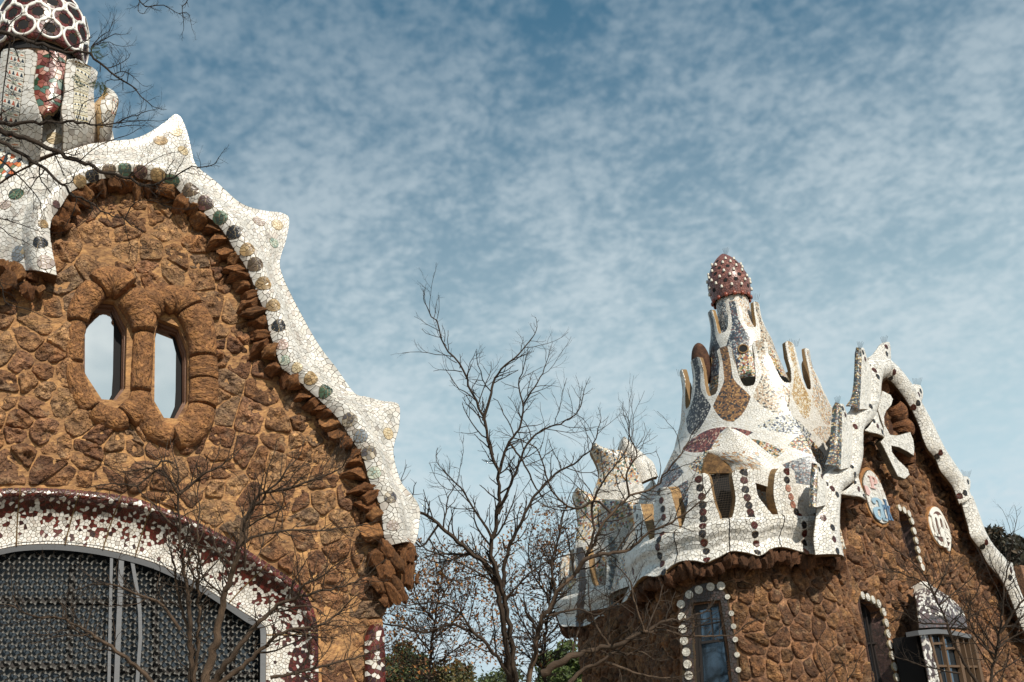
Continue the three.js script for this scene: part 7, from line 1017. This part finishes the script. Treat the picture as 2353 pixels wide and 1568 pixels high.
// ---- leafy trees: trunk, boughs and a crown of leaf clumps
function leafyTree(name, label, group, cx, cy, depth, rx, ry, tones, o = {}) {
  const rnd = mulberry(o.seed), c = at(cx, cy, depth), k = depth / 2353, RX = rx * k, RY = ry * k, foot = V(c.x, 0, c.z), root = thing(name, foot, label, 'tree', group);
  const trunkTop = c.clone().add(V(0, RY * 0.2, 0)); const mesh = part('trunk', tube([foot.clone().setY(-0.2), foot.clone().lerp(trunkTop, 0.5).add(V(RX * 0.05, 0, 0)), trunkTop], (t) => RX * 0.09 * (1 - 0.75 * t), 9, barkDark(0.8)), M.bark, root);
  const lobes = []; for (let i = 0; i < (o.lobes ?? 26); i++) { const a = rnd() * 6.283, e = Math.asin(rnd() * 1.8 - 0.8), f = 0.45 + 0.5 * rnd(); lobes.push([V(Math.cos(a) * Math.cos(e) * RX * f, Math.sin(e) * RY * f, Math.sin(a) * Math.cos(e) * RX * f).add(c), (0.20 + 0.2 * rnd()) * Math.min(RX, RY)]); }
  for (const [p] of lobes.slice(0, 14)) part('branch', tube([foot.clone().lerp(trunkTop, 0.55 + 0.3 * rnd()), trunkTop.clone().lerp(p, 0.5).add(V(0, -RY * 0.1, 0)), p], (t) => RX * 0.03 * (1 - 0.8 * t) + 0.008, 5, barkDark(0.7)), M.bark, root);
  const b = new Bag(), ls = o.leaf ?? 0.16; for (const [p, r] of lobes) for (let i = 0; i < (o.n ?? 260); i++) { const d = V(rnd() - 0.5, rnd() - 0.5, rnd() - 0.5).normalize(), q = p.clone().addScaledVector(d, r * Math.pow(rnd(), 0.4) * 1.25), a = V(rnd() - 0.5, rnd() - 0.5, rnd() - 0.5).normalize(), e = a.clone().cross(V(rnd() - 0.5, rnd() - 0.5, rnd() - 0.5)).normalize(), s = ls * (0.5 + 0.8 * rnd()), col = vary(tones[Math.floor(rnd() * tones.length)], 0.7 + 0.6 * rnd()), P = q.clone().addScaledVector(a, s), Q = q.clone().addScaledVector(e, s * 0.4), Rr = q.clone().addScaledVector(e, -s * 0.4); b.tri(P, Q, Rr, col, [0, 0], [0, 0], [0, 0]); if (rnd() < 0.6) { const T = q.clone().addScaledVector(a, -s * 0.7); b.tri(T, Rr, Q, col, [0, 0], [0, 0], [0, 0]); } }
  part('crown', b.geo(), M.leaf, root, 'stuff'); return root;
}
const ever = ['#2f3a1c', '#3c4a22', '#27321a', '#4c5a2a', '#5a5e28'].map(lin), olive = ['#4c4a20', '#5c5a28', '#3a3c1c', '#6a6430', '#7a5c28'].map(lin), rust = ['#8a5626', '#a0682c', '#6e4624', '#7a5a30', '#b07a34'].map(lin);
leafyTree('evergreen_tree', 'dark evergreen tree low behind the near gatehouse corner', 'evergreens behind the gap', 920, 1590, 62, 70, 100, ever, { seed: 401, n: 420, leaf: 0.22 });
leafyTree('evergreen_tree', 'olive green tree between the trunks of the tall bare tree', 'evergreens behind the gap', 1030, 1630, 70, 90, 105, olive, { seed: 403, n: 420, leaf: 0.24 });
leafyTree('evergreen_tree', 'bright green bushy tree beside the lower left wall of the far gatehouse', 'evergreens behind the gap', 1300, 1565, 60, 62, 78, ['#46562a', '#56682e', '#36461e', '#66762e'].map(lin), { seed: 405, n: 420, leaf: 0.22 });
leafyTree('evergreen_tree', 'shadowed tree filling the gap below the bare branches', 'evergreens behind the gap', 1150, 1640, 78, 120, 90, ever, { seed: 407, n: 420, leaf: 0.26 });
leafyTree('evergreen_tree', 'dark leafy tree showing behind the right end of the gable ridge', null, 2320, 1330, 40, 75, 110, ['#2c2c1a', '#3a361e', '#4a3a22', '#26281a'].map(lin), { seed: 409, n: 380, leaf: 0.2 });
// ---- autumn trees with thin rusty foliage behind the bare tree
function autumn(label, x, d, limbs, seed, tl) {
  const T = bareTree('autumn_tree', label, 'thin autumn trees in the gap', d, limbs, { seed, foot: footAt(x, d), tlen: tl, thick: 1.2, tr: 0.022, step: 0.085, tone: 0.5, lift: 0.03, kink: 0.4 });
  const rnd = mulberry(seed + 1), b = new Bag(); limbs.forEach((L) => { const C = new THREE.CatmullRomCurve3(L.p.map(([X, Y]) => at(X, Y, d))); for (let i = 0; i < 150; i++) { const q = C.getPoint(0.35 + 0.65 * rnd()).add(V((rnd() - 0.5) * 2.0, (rnd() - 0.5) * 1.6, (rnd() - 0.5) * 2)); for (let k = 0; k < 4; k++) { const a = V(rnd() - 0.5, rnd() - 0.5, rnd() - 0.5).normalize(), e = a.clone().cross(V(rnd() - 0.5, 1, rnd() - 0.5)).normalize(), s = 0.075 + 0.06 * rnd(), p = q.clone().add(V((rnd() - 0.5) * 0.3, (rnd() - 0.5) * 0.3, 0)), col = vary(rust[Math.floor(rnd() * rust.length)], 0.7 + 0.6 * rnd()); b.tri(p.clone().addScaledVector(a, s), p.clone().addScaledVector(e, s * 0.4), p.clone().addScaledVector(e, -s * 0.4), col, [0, 0], [0, 0], [0, 0]); } } });
  part('leaves', b.geo(), M.leaf, T.root, 'stuff');
}
autumn('thin autumn tree with rusty leaves nearest the near gatehouse corner', 985, 34, [
  { p: [[985, 1600], [990, 1500], [1000, 1420], [1010, 1350], [1020, 1290]], r: [8, 2], toGround: true, from: 0.1 }, { p: [[990, 1500], [950, 1450], [920, 1420], [890, 1410]], r: [4, 1.5], from: 0 }, { p: [[1000, 1430], [960, 1380], [950, 1330], [960, 1280]], r: [4, 1.5], from: 0 }, { p: [[995, 1470], [1050, 1420], [1080, 1360], [1090, 1310]], r: [4, 1.5], from: 0 }, { p: [[988, 1540], [1050, 1490], [1110, 1460]], r: [4, 1.5], from: 0 }, { p: [[986, 1560], [930, 1510], [890, 1490]], r: [4, 1.5], from: 0 }, { p: [[1005, 1390], [1040, 1330], [1060, 1290]], r: [3, 1.5], from: 0 }], 421, 1.0);
autumn('thin autumn tree with rusty leaves close to the left lobe of the far gatehouse', 1260, 36, [
  { p: [[1255, 1600], [1250, 1500], [1262, 1400], [1270, 1320], [1280, 1250], [1290, 1190]], r: [8, 2], toGround: true, from: 0.1 }, { p: [[1252, 1500], [1200, 1430], [1180, 1370], [1170, 1310]], r: [4, 1.5], from: 0 }, { p: [[1265, 1380], [1220, 1310], [1215, 1250], [1230, 1200]], r: [4, 1.5], from: 0 }, { p: [[1258, 1420], [1300, 1350], [1320, 1290], [1325, 1230]], r: [4, 1.5], from: 0 }, { p: [[1252, 1470], [1290, 1430], [1330, 1400]], r: [3, 1.5], from: 0 }, { p: [[1250, 1540], [1190, 1490], [1150, 1470]], r: [4, 1.5], from: 0 }], 431, 1.0);
renderer.render(scene, camera);
